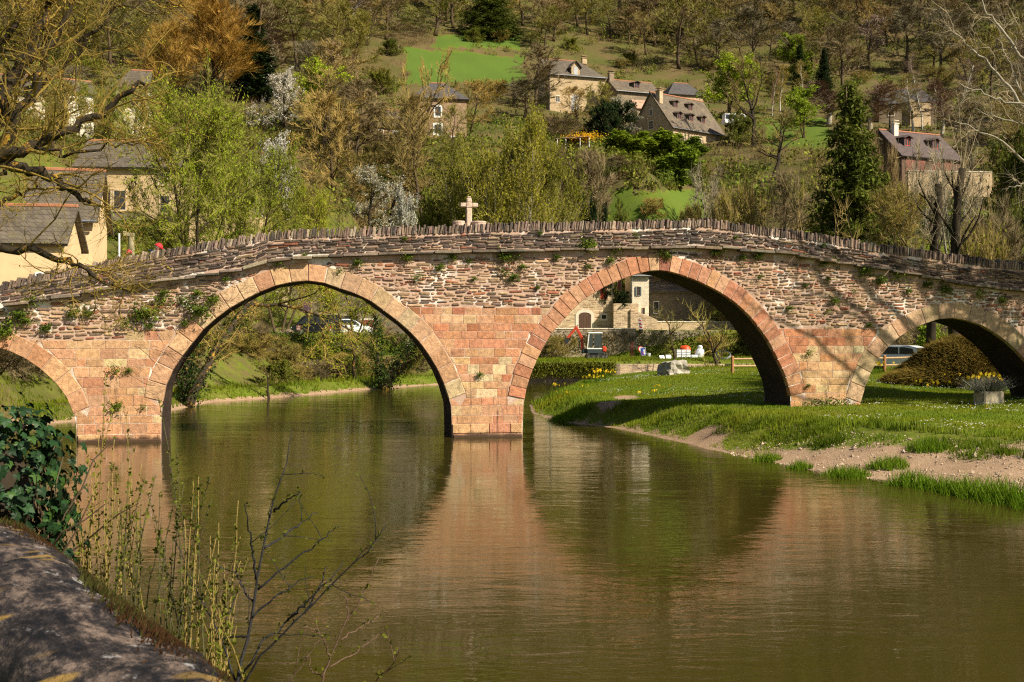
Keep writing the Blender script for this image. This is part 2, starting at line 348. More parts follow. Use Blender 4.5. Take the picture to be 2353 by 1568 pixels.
# ground cover weights: grass, bare earth and gravel, fallen leaves
def in_meadow(x,y):
    px=CX+x/np.maximum(y,1)*F; py=CY-(height(x,y)-CAMH)/np.maximum(y,1)*F
    px=px+14*wob(x,y,.09,1)+7*wob(x,y,.3,4); py=py+5*wob(x,y,.11,2)+3*wob(x,y,.35,3)
    a=(px>930)&(px<1205)&(py>105)&(py<192)&(py>112+(px-930)*.06); b=(px>1000)&(px<1190)&(py>84)&(py<110)
    c=(px>1380)&(px<1620)&(py>440)&(py<520)&(y<150); d=(px>1760)&(px<1900)&(py>270)&(py<340)
    e=(px>1560)&(px<1640)&(py>150)&(py<260)
    return ((a|b)&(y>205)).astype(float)+(c|d)*.7
MEAD=in_meadow(XX,YY)
gw=np.zeros_like(ZZ); dw=np.zeros_like(ZZ); lw=np.zeros_like(ZZ)
low=(YY<128)
gw=np.where(low,1.0,.35); lw=np.where(low,0,.65)
gw=np.where((XX<-3)&(YY>44)&(SDG>2.5)&(YY<128),.45,gw); lw=np.where((XX<-3)&(YY>44)&(SDG>2.5)&(YY<128),.5,lw)
gw=np.where(MEAD>.5,1.6,gw); lw=np.where(MEAD>.5,0,lw)
wb=bankw(XX,YY)
gravel=(XX>5.5)&(YY<33)&(SDG>-3)
gv=np.where(gravel,1.35-np.clip(SDG/(wb*1.15),0,2)-np.where(YY>27,.55*(YY-27)/4,0)+.3*wob(XX,YY,1.1,4),0)
dw=np.maximum(dw,np.clip(gv,0,1)); lw=np.where((XX<-14)&(YY>38)&(YY<58),.55,lw)
for (px,py,r) in ((1560,985,1.0),(1500,975,.7),(1620,965,.8),(1330,958,.6),(1365,940,.6),(1400,926,.6),(1440,917,.6),(1730,1050,.6)):
    d=(CAMH-.75)*F/(py-CY); x=XD(px,d); dw=np.maximum(dw,np.clip(1.4-np.hypot(XX-x,(YY-d)*.5)/r,0,1))
dw=np.maximum(dw,np.where((SDG<.35)&(SDG>-4),1.0,0)*np.where(XX>3,1,.8)*np.where((XX<3)&(YY<30),0,1))
dw=np.maximum(dw,np.clip(wob(XX,YY,.16,9)-.55,0,1)*np.where(YY>120,1,0)*.8*(MEAD<.5))
tb.add(np.stack([XX,YY,ZZ],-1).reshape(-1,3),qd,col=np.stack([np.clip(MEAD,0,1),dw,lw],-1).reshape(-1,3))
def m_ground():
    t=NT('valley_ground'); sp=t.N('ShaderNodeSeparateColor'); t.L(t.col(),sp.inputs[0])
    n1=t.noise(.9,6,.65); n2=t.noise(6,5,.7); n3=t.noise(.13,4,.6); n4=t.noise(28,3,.7)
    grass=t.mix(n3,(.085,.145,.010),(.15,.17,.016)); grass=t.mix(t.ramp(n1,[(.35,0),(.7,1)]),grass,(.10,.135,.012))
    grass=t.mix(t.ramp(t.noise(.35,6,.75),[(.46,0),(.66,.75)]),grass,(.155,.14,.035)); grass=t.mix(1.0,grass,t.ramp(n2,[(.25,.6),(.75,1.35)]),'MULTIPLY')
    grass=t.mix(sp.outputs[0],grass,t.mix(n2,(.055,.105,.016),(.10,.145,.022)))
    litter=t.mix(n1,(.095,.072,.03),(.15,.105,.048)); litter=t.mix(t.ramp(n3,[(.4,0),(.62,1)]),litter,(.085,.088,.022)); litter=t.mix(1.0,litter,t.ramp(n2,[(.25,.55),(.75,1.4)]),'MULTIPLY')
    dirt=t.mix(n2,(.21,.125,.07),(.42,.29,.18)); dirt=t.mix(t.ramp(n4,[(.52,0),(.66,1)]),dirt,(.50,.38,.27)); dirt=t.mix(t.ramp(n1,[(.5,0),(.75,.6)]),dirt,(.17,.085,.05))
    def edge(w,lo=.42,hi=.58):
        a=t.N('ShaderNodeMath',operation='MULTIPLY_ADD'); t.L(n2,a.inputs[0]); a.inputs[1].default_value=.5; a.inputs[2].default_value=-.25
        b=t.N('ShaderNodeMath',operation='ADD'); t.L(a.outputs[0],b.inputs[0]); t.L(w,b.inputs[1])
        c=t.N('ShaderNodeMath',operation='MULTIPLY_ADD'); t.L(n1,c.inputs[0]); c.inputs[1].default_value=.6; c.inputs[2].default_value=-.3
        e=t.N('ShaderNodeMath',operation='ADD'); t.L(b.outputs[0],e.inputs[0]); t.L(c.outputs[0],e.inputs[1]); return t.ramp(e.outputs[0],[(lo,0),(hi,1)])
    c=t.mix(edge(sp.outputs[2]),grass,litter); c=t.mix(edge(sp.outputs[1]),c,dirt)
    t.base(c); t.rough(.95); t.b.inputs['Specular IOR Level'].default_value=.1; t.bump(n4,.5,.05); return t.m
ground=tb.obj('ground',m_ground(),smooth=True); tag(ground,'grassy river banks rising to a wooded valley side','ground',kind='structure')
# ---------------------------------------------------------------- river
def m_water():
    t=NT('river_water'); t.b.inputs['Roughness'].default_value=.015; t.b.inputs['IOR'].default_value=1.36
    t.b.inputs['Specular IOR Level'].default_value=.62
    t.base(t.mix(t.noise(.15,3),(.034,.028,.0045),(.046,.037,.007)))
    a=t.noise(1.0,3,.55,stretch=(1.1,3.4,1),dist=.6); b=t.noise(4.5,3,.6,stretch=(.8,2.2,1),dist=.4); c=t.noise(.35,2,.5,stretch=(1,2,1))
    patch=t.ramp(c,[(.3,.25),(.65,1)])
    ad=t.N('ShaderNodeMath',operation='MULTIPLY_ADD'); t.L(b,ad.inputs[0]); ad.inputs[1].default_value=.30; t.L(a,ad.inputs[2])
    ml=t.N('ShaderNodeMath',operation='MULTIPLY'); t.L(ad.outputs[0],ml.inputs[0]); t.L(patch,ml.inputs[1])
    t.bump(ml.outputs[0],.06,.16); return t.m
wb_=MB(); wb_.add([(-70,-60,0),(110,-60,0),(110,110,0),(-70,110,0)],[[0,1,2,3]])
water=wb_.obj('river',m_water()); tag(water,'murky olive brown river with gentle ripples under the bridge','river',kind='structure')
# ---------------------------------------------------------------- grass, flowers
M['grass']=m_leaf('grass_blades',(.135,.215,.012),(.22,.265,.02),.45,.4)
def blades(mb,x,y,h,wd,rng,col,lean=.35):
    n=len(x); z=height(x,y); a=rng.uniform(0,2*np.pi,n); b=rng.uniform(0,2*np.pi,n)
    l=lean*h*rng.uniform(.2,1,n); V=np.stack([np.stack([x-np.cos(a)*wd,y-np.sin(a)*wd,z-.02],1),np.stack([x+np.cos(a)*wd,y+np.sin(a)*wd,z-.02],1),np.stack([x+np.cos(b)*l,y+np.sin(b)*l,z+h],1)],1)
    mb.add(V.reshape(-1,3),None,np.arange(3*n).reshape(n,3),np.repeat(col,3,0))
rg=np.random.default_rng(3); gb=MB()
def cand(n,x0,x1,y0,y1): return rg.uniform(x0,x1,n),rg.uniform(y0,y1,n)
x,y=cand(260000,1,26,22,66); sd=river_sd(x,y); px=CX+x/y*F
w=bankw(x,y); dirt=np.zeros(len(x))
for (qx,qy,r) in ((1560,985,1.0),(1500,975,.7),(1620,965,.8),(1330,958,.6),(1365,940,.6),(1400,926,.6),(1440,917,.6)):
    d=(CAMH-.75)*F/(qy-CY); dirt=np.maximum(dirt,np.hypot(x-XD(qx,d),(y-d)*.5)<r*.8)
grav=(y<31)&(sd<w*(1.0+.12*wob(x,y,1.2,4)))&(x>5.5)
ok=(sd>.15)&(px<2460)&(dirt<.5)&~grav&((wob(x,y,.8,2)>-.75)|(sd<3))
x,y,sd,w=x[ok],y[ok],sd[ok],w[ok]
edgeb=np.exp(-((sd-w*.75)/(.8))**2)*(x<9.5); edge2=np.clip(1-np.abs(sd-w*1.15)/.8,0,1)*(y<36)*np.clip(wob(x,y,1.0,6)+.35,0,1)
h=rg.uniform(.035,.075,len(x))*(1+.25*wob(x,y,.7,5))+edgeb*rg.uniform(0,.28,len(x))*np.clip(wob(x,y,1.6,1)+.5,0,1)+edge2*rg.uniform(.1,.38,len(x))
v=rg.uniform(.7,1.25,len(x))[:,None]; tint=np.clip(wob(x,y,.5,7),-1,1)[:,None]
col=np.concatenate([1.05+.25*tint,1+.02*tint,1-.2*tint],1)*v*np.where((h>.2)[:,None],.72,1)
blades(gb,x,y,h,rg.uniform(.012,.024,len(x)),rg,col)
# gravel edge tufts, far bank strip, terrace strip, left bank under the arch
for (X0,X1,Y0,Y1,n,hl,hh) in ((1,26,89.5,112,26000,.08,.2),(-22,2,50,92,40000,.1,.3),(-22,-15,38,52,9000,.08,.22),(10,40,66,78,9000,.08,.2)):
    x,y=cand(n,X0,X1,Y0,Y1); sd=river_sd(x,y); ok=(sd>.1)&((sd<3.4)|(X0>0)|(X0==-22)&(X1==-15)); x,y=x[ok],y[ok]
    k=wob(x,y,1.1,5)+.6*wob(x,y,2.7,2)>-.35; x,y=x[k],y[k]; tn=np.clip(.5+.6*wob(x,y,.6,3),0,1)[:,None]
    blades(gb,x,y,rg.uniform(hl,hh,len(x))*(1+.7*wob(x,y,.9)),rg.uniform(.02,.04,len(x)),rg,rg.uniform(.6,1.25,len(x))[:,None]*(np.array([[1.15,.92,.9]])*tn+np.array([[.75,.85,.8]])*(1-tn)),.5)
# tall tussocks at the water's edge
for (px,py,r,hh) in ((1835,1068,.35,.3),(1945,1088,.4,.35),(2090,1105,.5,.5),(2150,1115,.45,.45),(2230,1128,.6,.55),(2290,1138,.6,.6),(2340,1148,.6,.6),(2200,1122,.4,.4),(1760,1050,.4,.3),(1660,1030,.5,.4),(2410,1165,.7,.6),(2130,1000,.5,.35),(2040,1008,.5,.35),(1940,1012,.6,.35),(1290,945,.8,.4),(1310,925,.9,.5),(1330,955,.7,.4),(1275,965,.5,.3),(1420,985,.5,.25),(1700,1005,.6,.35)):
    zz=.1 if py>1030 else .75
    if py in (1000,1008,1012): zz=.85
    d=(CAMH-zz)*F/(py-CY); n=int(900*r); a=rg.uniform(0,6.28,n); q=r*np.sqrt(rg.uniform(0,1,n)); x=XD(px,d)+q*np.cos(a); y=d+q*np.sin(a)
    hcol=rg.uniform(.6,1.2,n)[:,None]*np.array([.75,.95,.7]); blades(gb,x,y,hh*rg.uniform(.4,1.1,n)*(1-.5*(q/r)**2),rg.uniform(.01,.02,n),rg,hcol,.7)
n_=0
while n_<46:
    yy=rg.uniform(23,40); xx=rg.uniform(4,15); s_=float(river_sd(np.array([xx]),np.array([yy]))[0]); w_=float(bankw(np.array([xx]),np.array([yy]))[0])
    if not w_*.55<s_<w_*1.25: continue
    n_+=1; r=rg.uniform(.2,.6); n=int(420*r); a=rg.uniform(0,6.28,n); q=r*np.sqrt(rg.uniform(0,1,n)); tone=rg.uniform(.5,1.0)
    blades(gb,xx+q*np.cos(a)*1.3,yy+q*np.sin(a),rg.uniform(.16,.34)*rg.uniform(.4,1.1,n)*(1-.5*(q/r)**2),rg.uniform(.009,.018,n),rg,rg.uniform(.6,1.2,n)[:,None]*np.array([.85,.95,.7])*tone,.8)
gr=gb.obj('grass',M['grass']); tag(gr,'short spring grass on the lawn with longer tussocks along the water','grass',kind='stuff')
M['daisy']=m_plain('daisy_white',(.8,.8,.74),.8,.05)
db=MB(); x,y=cand(9000,4,24,26,62); sd=river_sd(x,y); k=wob(x,y,.35,8)+wob(x,y,1.2,3)*.5
ok=(sd>bankw(x,y)*1.25)&(k>.25); x,y=x[ok],y[ok]; z=height(x,y)+rg.uniform(.07,.13,len(x)); r=rg.uniform(.012,.026,len(x))
V=np.stack([np.stack([x+r*np.cos(a),y+r*np.sin(a),z+.3*r*np.sin(a+1)],1) for a in (0,1.57,3.14,4.71)],1); db.add(V.reshape(-1,3),np.arange(4*len(x)).reshape(-1,4))
tag(db.obj('daisies',M['daisy']),'small white daisies dotting the lawn','daisies',kind='stuff')
# stones of the beach
M['pebble']=m_stone('pebbles',20,lamt=.8)
pb=MB(); x,y=cand(16000,5,16,18,33); sd=river_sd(x,y); ok=(sd>-.1)&(sd<bankw(x,y)*.95)&(wob(x,y,.9,2)>-.6); x,y=x[ok],y[ok]; z=height(x,y)
oc=np.array([[1,0,0],[0,1,0],[-1,0,0],[0,-1,0],[0,0,.8]]); of=np.array([[0,1,4],[1,2,4],[2,3,4],[3,0,4]])
s=rg.gamma(1.3,.010,len(x))+.009; a=rg.uniform(0,6.28,len(x)); V=oc[None]*s[:,None,None]*rg.uniform(.6,1.3,(len(x),1,3)); c_,s_=np.cos(a)[:,None],np.sin(a)[:,None]
V=np.stack([V[...,0]*c_-V[...,1]*s_,V[...,0]*s_+V[...,1]*c_,V[...,2]],-1)+np.stack([x,y,z],1)[:,None]
base=np.array([.44,.33,.235])*rg.uniform(.55,1.3,(len(x),1))
pb.add(V.reshape(-1,3),None,(of[None]+np.arange(len(x))[:,None,None]*5).reshape(-1,3),np.repeat(base,5,0))
tag(pb.obj('pebbles',M['pebble']),'pinkish pebbles strewn over the sloping beach','pebbles',kind='stuff')
# ---------------------------------------------------------------- the bridge, in its own frame: s along, t into depth, z up
BO=np.array([-.82,37.7]); CP,SP=math.cos(PSI),math.sin(PSI); BW=2.3
def face(px,py):
    a=(px-CX)/F; s=(a*BO[1]-BO[0])/(CP-a*SP); y=BO[1]+s*SP; return s,CAMH-(py-CY)/F*y
def FL(l): return np.array([face(*p) for p in l])
def bw(s,t,z): return (BO[0]+s*CP-t*SP,BO[1]+s*SP+t*CP,z)
TOP=FL([(-420,800),(-150,700),(0,650),(100,624),(175,613),(275,589),(375,573),(500,553),(588,538),(663,529),(838,525),(1063,517),(1176,514),(1426,509),(1614,504),(1701,515),(1765,525),(1890,540),(2015,563),(2140,578),(2265,597),(2353,605),(2500,625),(2720,655)])
LED=FL([(-420,850),(-150,740),(0,701),(150,676),(225,663),(325,648),(425,635),(588,609),(626,593),(713,588),(888,582),(1088,577),(1176,575),(1426,568),(1601,565),(1765,577),(1940,605),(2015,615),(2140,640),(2265,657),(2353,667),(2500,688),(2720,715)])
def top(s): return np.interp(s,TOP[:,0],TOP[:,1])
def led(s): return np.interp(s,LED[:,0],LED[:,1])
A1=FL([(0,798),(45,816),(82,838),(125,876),(150,906),(165,938),(175,971),(179,1016)])
mid=A1[0,0]-.9; A1=np.array([(2*mid-a,b) for a,b in A1[::-1]]+[(mid,A1[0,1]+.12)]+list(map(tuple,A1)))
A2=FL([(368,1016),(372,956),(375,901),(390,861),(412,826),(440,791),(467,756),(500,728),(530,706),(588,675),(638,654),(701,644),(743,649),(793,668),(838,682),(876,710),(923,745),(958,778),(986,816),(1008,853),(1024,891),(1036,931),(1038,968),(1039,1006)])
A3=FL([(1200,1003),(1201,981),(1203,931),(1209,891),(1224,848),(1241,811),(1271,758),(1289,745),(1316,710),(1346,685),(1391,658),(1439,638),(1481,625),(1514,620),(1546,626),(1601,645),(1651,670),(1689,695),(1726,730),(1765,783),(1780,813),(1797,848),(1810,881),(1816,913),(1817,1000)])
A4=FL([(1975,995),(1977,926),(1987,891),(2002,853),(2022,818),(2050,786),(2085,761),(2127,743),(2165,731),(2190,730),(2227,738),(2265,751),(2315,786),(2353,823),(2385,865),(2408,905),(2420,950),(2424,1010)])
ARCH=[A1,A2,A3,A4]
for i,a in enumerate(ARCH):
    a=a.copy(); k=len(a)//2
    for j in range(1,len(a)):
        if a[j,0]<=a[j-1,0]+.004: a[j,0]=a[j-1,0]+.004
    a[0,1]=-1.5; a[-1,1]=-1.5; ARCH[i]=a
def resample(a,step):
    d=np.concatenate([[0],np.cumsum(np.hypot(*np.diff(a,axis=0).T))]); n=max(4,int(d[-1]/step)); t=np.linspace(0,d[-1],n+1)
    return np.stack([np.interp(t,d,a[:,0]),np.interp(t,d,a[:,1])],1)
def smooth(a,k=3):
    for _ in range(k): a[1:-1]=.5*a[1:-1]+.25*(a[:-2]+a[2:])
    return a
SPR=[.9,1.25,1.25,1.0]; THK=[.56,.57,.58,.6]; VST=[.55,.52,.34,.55]
RING=[]; EXT=[]
for a,sp,th,vs in zip(ARCH,SPR,THK,VST):
    b=a[1:-1]; f=resample(smooth(resample(b,.12),4),.03); up=f[f[:,1]>=sp]
    r=resample(up,vs); g=np.gradient(smooth(r.copy(),1),axis=0); n=np.stack([-g[:,1],g[:,0]],1); n/=np.linalg.norm(n,axis=1)[:,None]
    RING.append((r,n)); e=r+n*th; EXT.append(e)
def ext_at(s):
    """top of an arch ring above s, or -9 where there is none"""
    s=np.asarray(s,float); o=np.full(s.shape,-9.)
    for e,(r,n) in zip(EXT,RING):
        i=np.argsort(e[:,0]); o=np.maximum(o,np.where((s>e[:,0].min())&(s<e[:,0].max()),np.interp(s,e[i,0],e[i,1]),-9))
    return o
def intr_at(s):
    s=np.asarray(s,float); o=np.full(s.shape,-9.)
    for a in ARCH: o=np.maximum(o,np.where((s>a[0,0])&(s<a[-1,0]),np.interp(s,a[:,0],a[:,1]),-9))
    return o
def solid(s,z):
    """on the wall face outside the arch openings and their rings"""
    s=np.asarray(s,float); z=np.asarray(z,float); ok=z>intr_at(s)
    for e,(r,n),a,sp in zip(EXT,RING,ARCH,SPR):
        i=np.argsort(e[:,0]); inr=(s>e[:,0].min())&(s<e[:,0].max())&(z<np.interp(s,e[i,0],e[i,1]))&(z>sp); ok&=~inr
    return ok
ASH=[(-40,face(62,783)[1]),(face(287,781)[0],face(287,781)[1]),(face(292,763)[0],face(292,763)[1]),(face(420,757)[0],face(420,757)[1]),(face(700,720)[0],face(920,707)[1]),(face(1300,707)[0],face(1300,707)[1]),(face(1700,740)[0],face(1787,755)[1]),(60,face(2055,755)[1])]
ASH=np.array(ASH)
def ash(s): return np.interp(s,ASH[:,0],ASH[:,1])
bridge=empty('stone_bridge',(BO[0],BO[1],0),PSI,'humpbacked medieval stone bridge with four arches over the river','bridge')
S0,S1=TOP[0,0],TOP[-1,0]
def m_ash(name,*a,**k):
    """dressed sandstone: pitted, with drip stains and a dark tide band at the water"""
    m=m_stone(name,*a,**k); nt=m.node_tree; N=nt.nodes; L=nt.links; b=N['Principled BSDF']; src=b.inputs['Base Color'].links[0].from_socket
    co=N.new('ShaderNodeTexCoord'); mp=N.new('ShaderNodeMapping'); mp.inputs['Scale'].default_value=(3.2,1,.28); L.new(co.outputs['Object'],mp.inputs['Vector']); n=N.new('ShaderNodeTexNoise'); n.inputs['Scale'].default_value=1.5; n.inputs['Detail'].default_value=5; n.inputs['Roughness'].default_value=.7; L.new(mp.outputs[0],n.inputs['Vector'])
    r=N.new('ShaderNodeValToRGB'); r.color_ramp.elements[0].position=.58; r.color_ramp.elements[0].color=(0,0,0,1); r.color_ramp.elements[1].position=.70; r.color_ramp.elements[1].color=(.8,.8,.8,1); L.new(n.outputs['Fac'],r.inputs[0])
    sp=N.new('ShaderNodeSeparateXYZ'); L.new(co.outputs['Object'],sp.inputs[0]); mr=N.new('ShaderNodeMapRange'); mr.inputs['From Min'].default_value=3.6; mr.inputs['From Max'].default_value=.8; mr.inputs['To Min'].default_value=.25; L.new(sp.outputs['Z'],mr.inputs['Value'])
    ml=N.new('ShaderNodeMath'); ml.operation='MULTIPLY'; L.new(r.outputs[0],ml.inputs[0]); L.new(mr.outputs[0],ml.inputs[1])
    n2=N.new('ShaderNodeTexNoise'); n2.inputs['Scale'].default_value=3; n2.inputs['Detail'].default_value=5; L.new(co.outputs['Object'],n2.inputs['Vector']); ad=N.new('ShaderNodeMath'); ad.operation='MULTIPLY_ADD'; ad.inputs[1].default_value=.35; L.new(n2.outputs['Fac'],ad.inputs[0]); L.new(sp.outputs['Z'],ad.inputs[2]); m2=N.new('ShaderNodeMapRange'); m2.inputs['From Min'].default_value=.36; m2.inputs['From Max'].default_value=.24; L.new(ad.outputs[0],m2.inputs['Value'])
    mx=N.new('ShaderNodeMath'); mx.operation='MAXIMUM'; L.new(ml.outputs[0],mx.inputs[0]); L.new(m2.outputs[0],mx.inputs[1]); mi=N.new('ShaderNodeMix'); mi.data_type='RGBA'; L.new(mx.outputs[0],mi.inputs['Factor']); L.new(src,mi.inputs['A']); mi.inputs['B'].default_value=(.075,.045,.028,1); L.new(mi.outputs['Result'],b.inputs['Base Color']); return m
mort=NT('lime_mortar'); n=mort.noise(2.2,6,.7); c=mort.ramp(n,[(.25,(.33,.215,.15)),(.5,(.46,.31,.225)),(.75,(.53,.37,.27))])
k=mort.noise(.8,6,.72); c=mort.mix(mort.ramp(k,[(.51,0),(.60,1)]),c,(.72,.66,.58)); mort.base(c); mort.rough(.95); mort.bump(mort.noise(30,4,.7),.7,.03); M['mortar']=mort.m
M['rubble']=m_stone('rubble_stone',9,lich=(.60,.55,.46),lamt=.66); M['slate_stone']=m_stone('dark_slate_rubble',9,lich=(.55,.52,.45),lamt=.66,dark=(.03,.026,.024),damt=.36)
M['ashlar']=m_ash('dressed_sandstone',7,lich=(.62,.48,.30),lamt=.70,dark=(.10,.06,.04),damt=.24,bump=.9)
M['vault']=m_masonry('shaded_vault_stone',(.034,.023,.017),(.055,.036,.026),(.045,.033,.027),.4,.2)  # shade under the arches is put into this stone colour, darker than the facing
# core wall between the two faces, with the arches left open
ss=np.unique(np.concatenate([np.arange(S0,S1,.25)]+[a[:,0] for a in ARCH])); lo=np.maximum(intr_at((ss[:-1]+ss[1:])/2),-1.5)
cb=MB()
def wall_strip(mb,t,zt,flip):
    for i in range(len(ss)-1):
        a,b=ss[i],ss[i+1]; la=lb=-1.5
        for A in ARCH:
            if a>=A[0,0]-1e-6 and b<=A[-1,0]+1e-6: la,lb=np.interp([a,b],A[:,0],A[:,1])
        v=[(a,t,la),(b,t,lb),(b,t,zt(b)),(a,t,zt(a))]; mb.add(v if not flip else v[::-1],[[0,1,2,3]])
wall_strip(cb,0,lambda s:led(s),False); wall_strip(cb,BW,lambda s:led(s),True)
deck=lambda s:led(s)-.25
for i in range(len(ss)-1):
    a,b=ss[i],ss[i+1]; cb.add([(a,0,deck(a)),(b,0,deck(b)),(b,BW,deck(b)),(a,BW,deck(a))],[[0,1,2,3]])
cb.obj('spandrel_wall',M['mortar'],bridge)
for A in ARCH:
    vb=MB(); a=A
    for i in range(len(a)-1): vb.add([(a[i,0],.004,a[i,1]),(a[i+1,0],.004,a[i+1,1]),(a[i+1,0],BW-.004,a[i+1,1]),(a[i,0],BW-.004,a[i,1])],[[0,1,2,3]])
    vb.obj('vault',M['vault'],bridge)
# stones
def stone(mb,s0,s1,z0,z1,proud,rng,col,ch=.25,jit=.18,z2=None):
    """one irregular stone, chamfered, standing proud of the mortar; z2: slope shift of the right end"""
    hz_=z1-z0; hs=s1-s0; j=lambda k:rng.uniform(-1,1)*k
    cs=min(ch*hz_,hs*.3,.05); dz=(z2 or 0)
    o=[(s0,z0+cs),(s0+cs*1.3,z0),(s1-cs*1.3,z0+dz),(s1,z0+cs+dz),(s1,z1-cs+dz),(s1-cs*1.3,z1+dz),(s0+cs*1.3,z1),(s0,z1-cs)]
    o=np.array([(a+j(jit*hz_*.4),b+j(jit*hz_*.35)) for a,b in o]); c=o.mean(0); i_=c+(o-c)*np.array([1-min(.35,.035/hs*2),1-min(.5,.02/hz_*2)])
    p=-proud; tilt=j(.35)*proud; n=8
    V=np.zeros((24,3)); V[:8,0]=o[:,0]; V[:8,2]=o[:,1]; V[:8,1]=.06; V[8:16]=V[:8]; V[8:16,1]=p*.55; V[16:,0]=i_[:,0]; V[16:,2]=i_[:,1]; V[16:,1]=p+tilt*(i_[:,1]-c[1])/hz_
    q=[[a,(a+1)%8,8+(a+1)%8,8+a] for a in range(8)]+[[8+a,8+(a+1)%8,16+(a+1)%8,16+a] for a in range(8)]+[[16,17,18,19],[16,19,20,23],[20,21,22,23]]
    mb.add(V,q,None,col)
def quad_stone(mb,c,proud,rng,col,ch=.012):
    """a stone with four given corners (bottom left, bottom right, top right, top left)"""
    c=np.array(c,float)+rng.uniform(-.004,.004,(4,2)); m_=c.mean(0); d=c-m_; i_=m_+d*(1-np.minimum(.45,ch/np.maximum(.02,np.abs(d)))); V=np.zeros((12,3)); V[:4,0]=c[:,0]; V[:4,2]=c[:,1]; V[:4,1]=.06; V[4:8]=V[:4]; V[4:8,1]=-proud*.6; V[8:,0]=i_[:,0]; V[8:,2]=i_[:,1]; V[8:,1]=-proud+rng.uniform(-.004,.004,4)
    mb.add(V,[[a,(a+1)%4,4+(a+1)%4,4+a] for a in range(4)]+[[4+a,4+(a+1)%4,8+(a+1)%4,8+a] for a in range(4)]+[[8,9,10,11]],None,col)
def trim(a,b,z0,z1):
    f=np.linspace(a,b,17); kb=solid(f,np.full(17,z0)); kt=solid(f,np.full(17,z1))
    if kb.sum()<2 and kt.sum()<2: return None
    e=lambda k:(f[np.argmax(k)],f[16-np.argmax(k[::-1])]) if k.any() else None
    B,T=e(kb),e(kt)
    if B is None: B=(T[0],T[0]+.01) if T[0]>a+.01 else (T[1]-.01,T[1])
    if T is None: T=(B[0],B[0]+.01) if B[0]>a+.01 else (B[1]-.01,B[1])
    if max(B[1]-B[0],T[1]-T[0])<.05: return None
    return [(B[0],z0),(B[1],z0),(T[1],z1),(T[0],z1)]
def pick(rng,pal,var=.22):
    w=np.array([p[0] for p in pal]); c=np.array(pal[rng.choice(len(pal),p=w/w.sum())][1]); return np.clip(c*rng.uniform(1-var,1+var)*rng.uniform(.94,1.06,3),0,1)
PAL_R=[(3,(.29,.19,.115)),(3,(.36,.24,.15)),(2,(.23,.15,.10)),(.9,(.27,.105,.06)),(1.3,(.14,.095,.07)),(1.6,(.43,.29,.17)),(.6,(.36,.16,.085))]
PAL_S=[(3,(.13,.095,.075)),(3,(.185,.135,.105)),(2,(.085,.065,.056)),(2.6,(.25,.18,.13)),(.5,(.22,.09,.055)),(.8,(.29,.20,.13))]
PAL_A=[(3,(.50,.245,.135)),(2.6,(.46,.205,.11)),(2,(.52,.30,.165)),(1.3,(.39,.16,.085)),(.8,(.54,.37,.20)),(.4,(.57,.44,.26))]
PAL_Y=[(3,(.53,.31,.17)),(3,(.52,.28,.15)),(1.2,(.55,.38,.21)),(1.6,(.49,.24,.13))]
rs=np.random.default_rng(5); rb=MB()
z=1.0
while z<6.3:
    h=rs.uniform(.065,.135); s=S0+rs.uniform(0,.3)
    while s<S1:
        L=rs.uniform(.14,.5)*(h/.1)**.4; g=rs.uniform(.03,.075); zz=z+.04*math.sin(s*.7)+.03*math.sin(s*2.3+z*5)+rs.uniform(-.022,.022)
        a,b=s,s+L-g; cs_=np.array([a,b,b,a]); cz=np.array([zz,zz,zz+h-.02,zz+h-.02]); up=zz+h<led((a+b)/2)-.16; dn=zz>ash((a+b)/2)-.03
        if up and dn:
            for tr in range(3):
                k=solid(cs_,cz)
                if k.all(): break
                m_=(a+b)/2
                if k[[0,3]].all(): b=m_
                elif k[[1,2]].all(): a=m_
                else: break
                cs_=np.array([a,b,b,a])
            if not k.all():
                q_=trim(s,s+L-g,zz,zz+h-.03)
                if q_: quad_stone(rb,q_,rs.uniform(.012,.04),rs,pick(rs,PAL_R,.3))
            elif b-a>.06: stone(rb,a,b,zz+rs.uniform(0,.01),zz+h-rs.uniform(.02,.042),rs.uniform(.012,.045),rs,pick(rs,PAL_R,.3),.3,.34,rs.normal()*.018)
        s+=L
    z+=h
rb.obj('rubble_facing',M['rubble'],bridge)
pf=MB(); v=.05; hh=.9
while v<.80:
    h=rs.uniform(.045,.095); s=S0+rs.uniform(0,.3)
    while s<S1-.5:
        L=rs.uniform(.16,.55); a,b=s,s+L-rs.uniform(.012,.035); z0=led(a)+v+rs.uniform(-.022,.022)+.03*math.sin(a*1.9+v*4); lim=top((a+b)/2)-.27
        if z0+h<lim: stone(pf,a,b,z0,z0+h-rs.uniform(.006,.02),rs.uniform(.015,.065),rs,pick(rs,PAL_S,.32),.3,.34,led(b)-led(a)+rs.normal()*.014)
        s+=L
    v+=h
# parapets: core walls of mortar with the facing in front
for t0,t1 in ((.012,.36),(BW-.36,BW-.012)):
    pc=MB()
    for i in range(len(ss)-1):
        a,b=ss[i],ss[i+1]
        za,zb=top(a)-.2,top(b)-.2
        pc.add([(a,t0,led(a)-.3),(b,t0,led(b)-.3),(b,t0,zb),(a,t0,za),(a,t1,led(a)-.3),(b,t1,led(b)-.3),(b,t1,zb),(a,t1,za)],[[0,1,2,3],[3,2,6,7],[5,4,7,6]])
    par=pc.obj('parapet',M['mortar'],bridge)
    if t0<1: par0=par
pf.obj('parapet_facing',M['slate_stone'],par0)
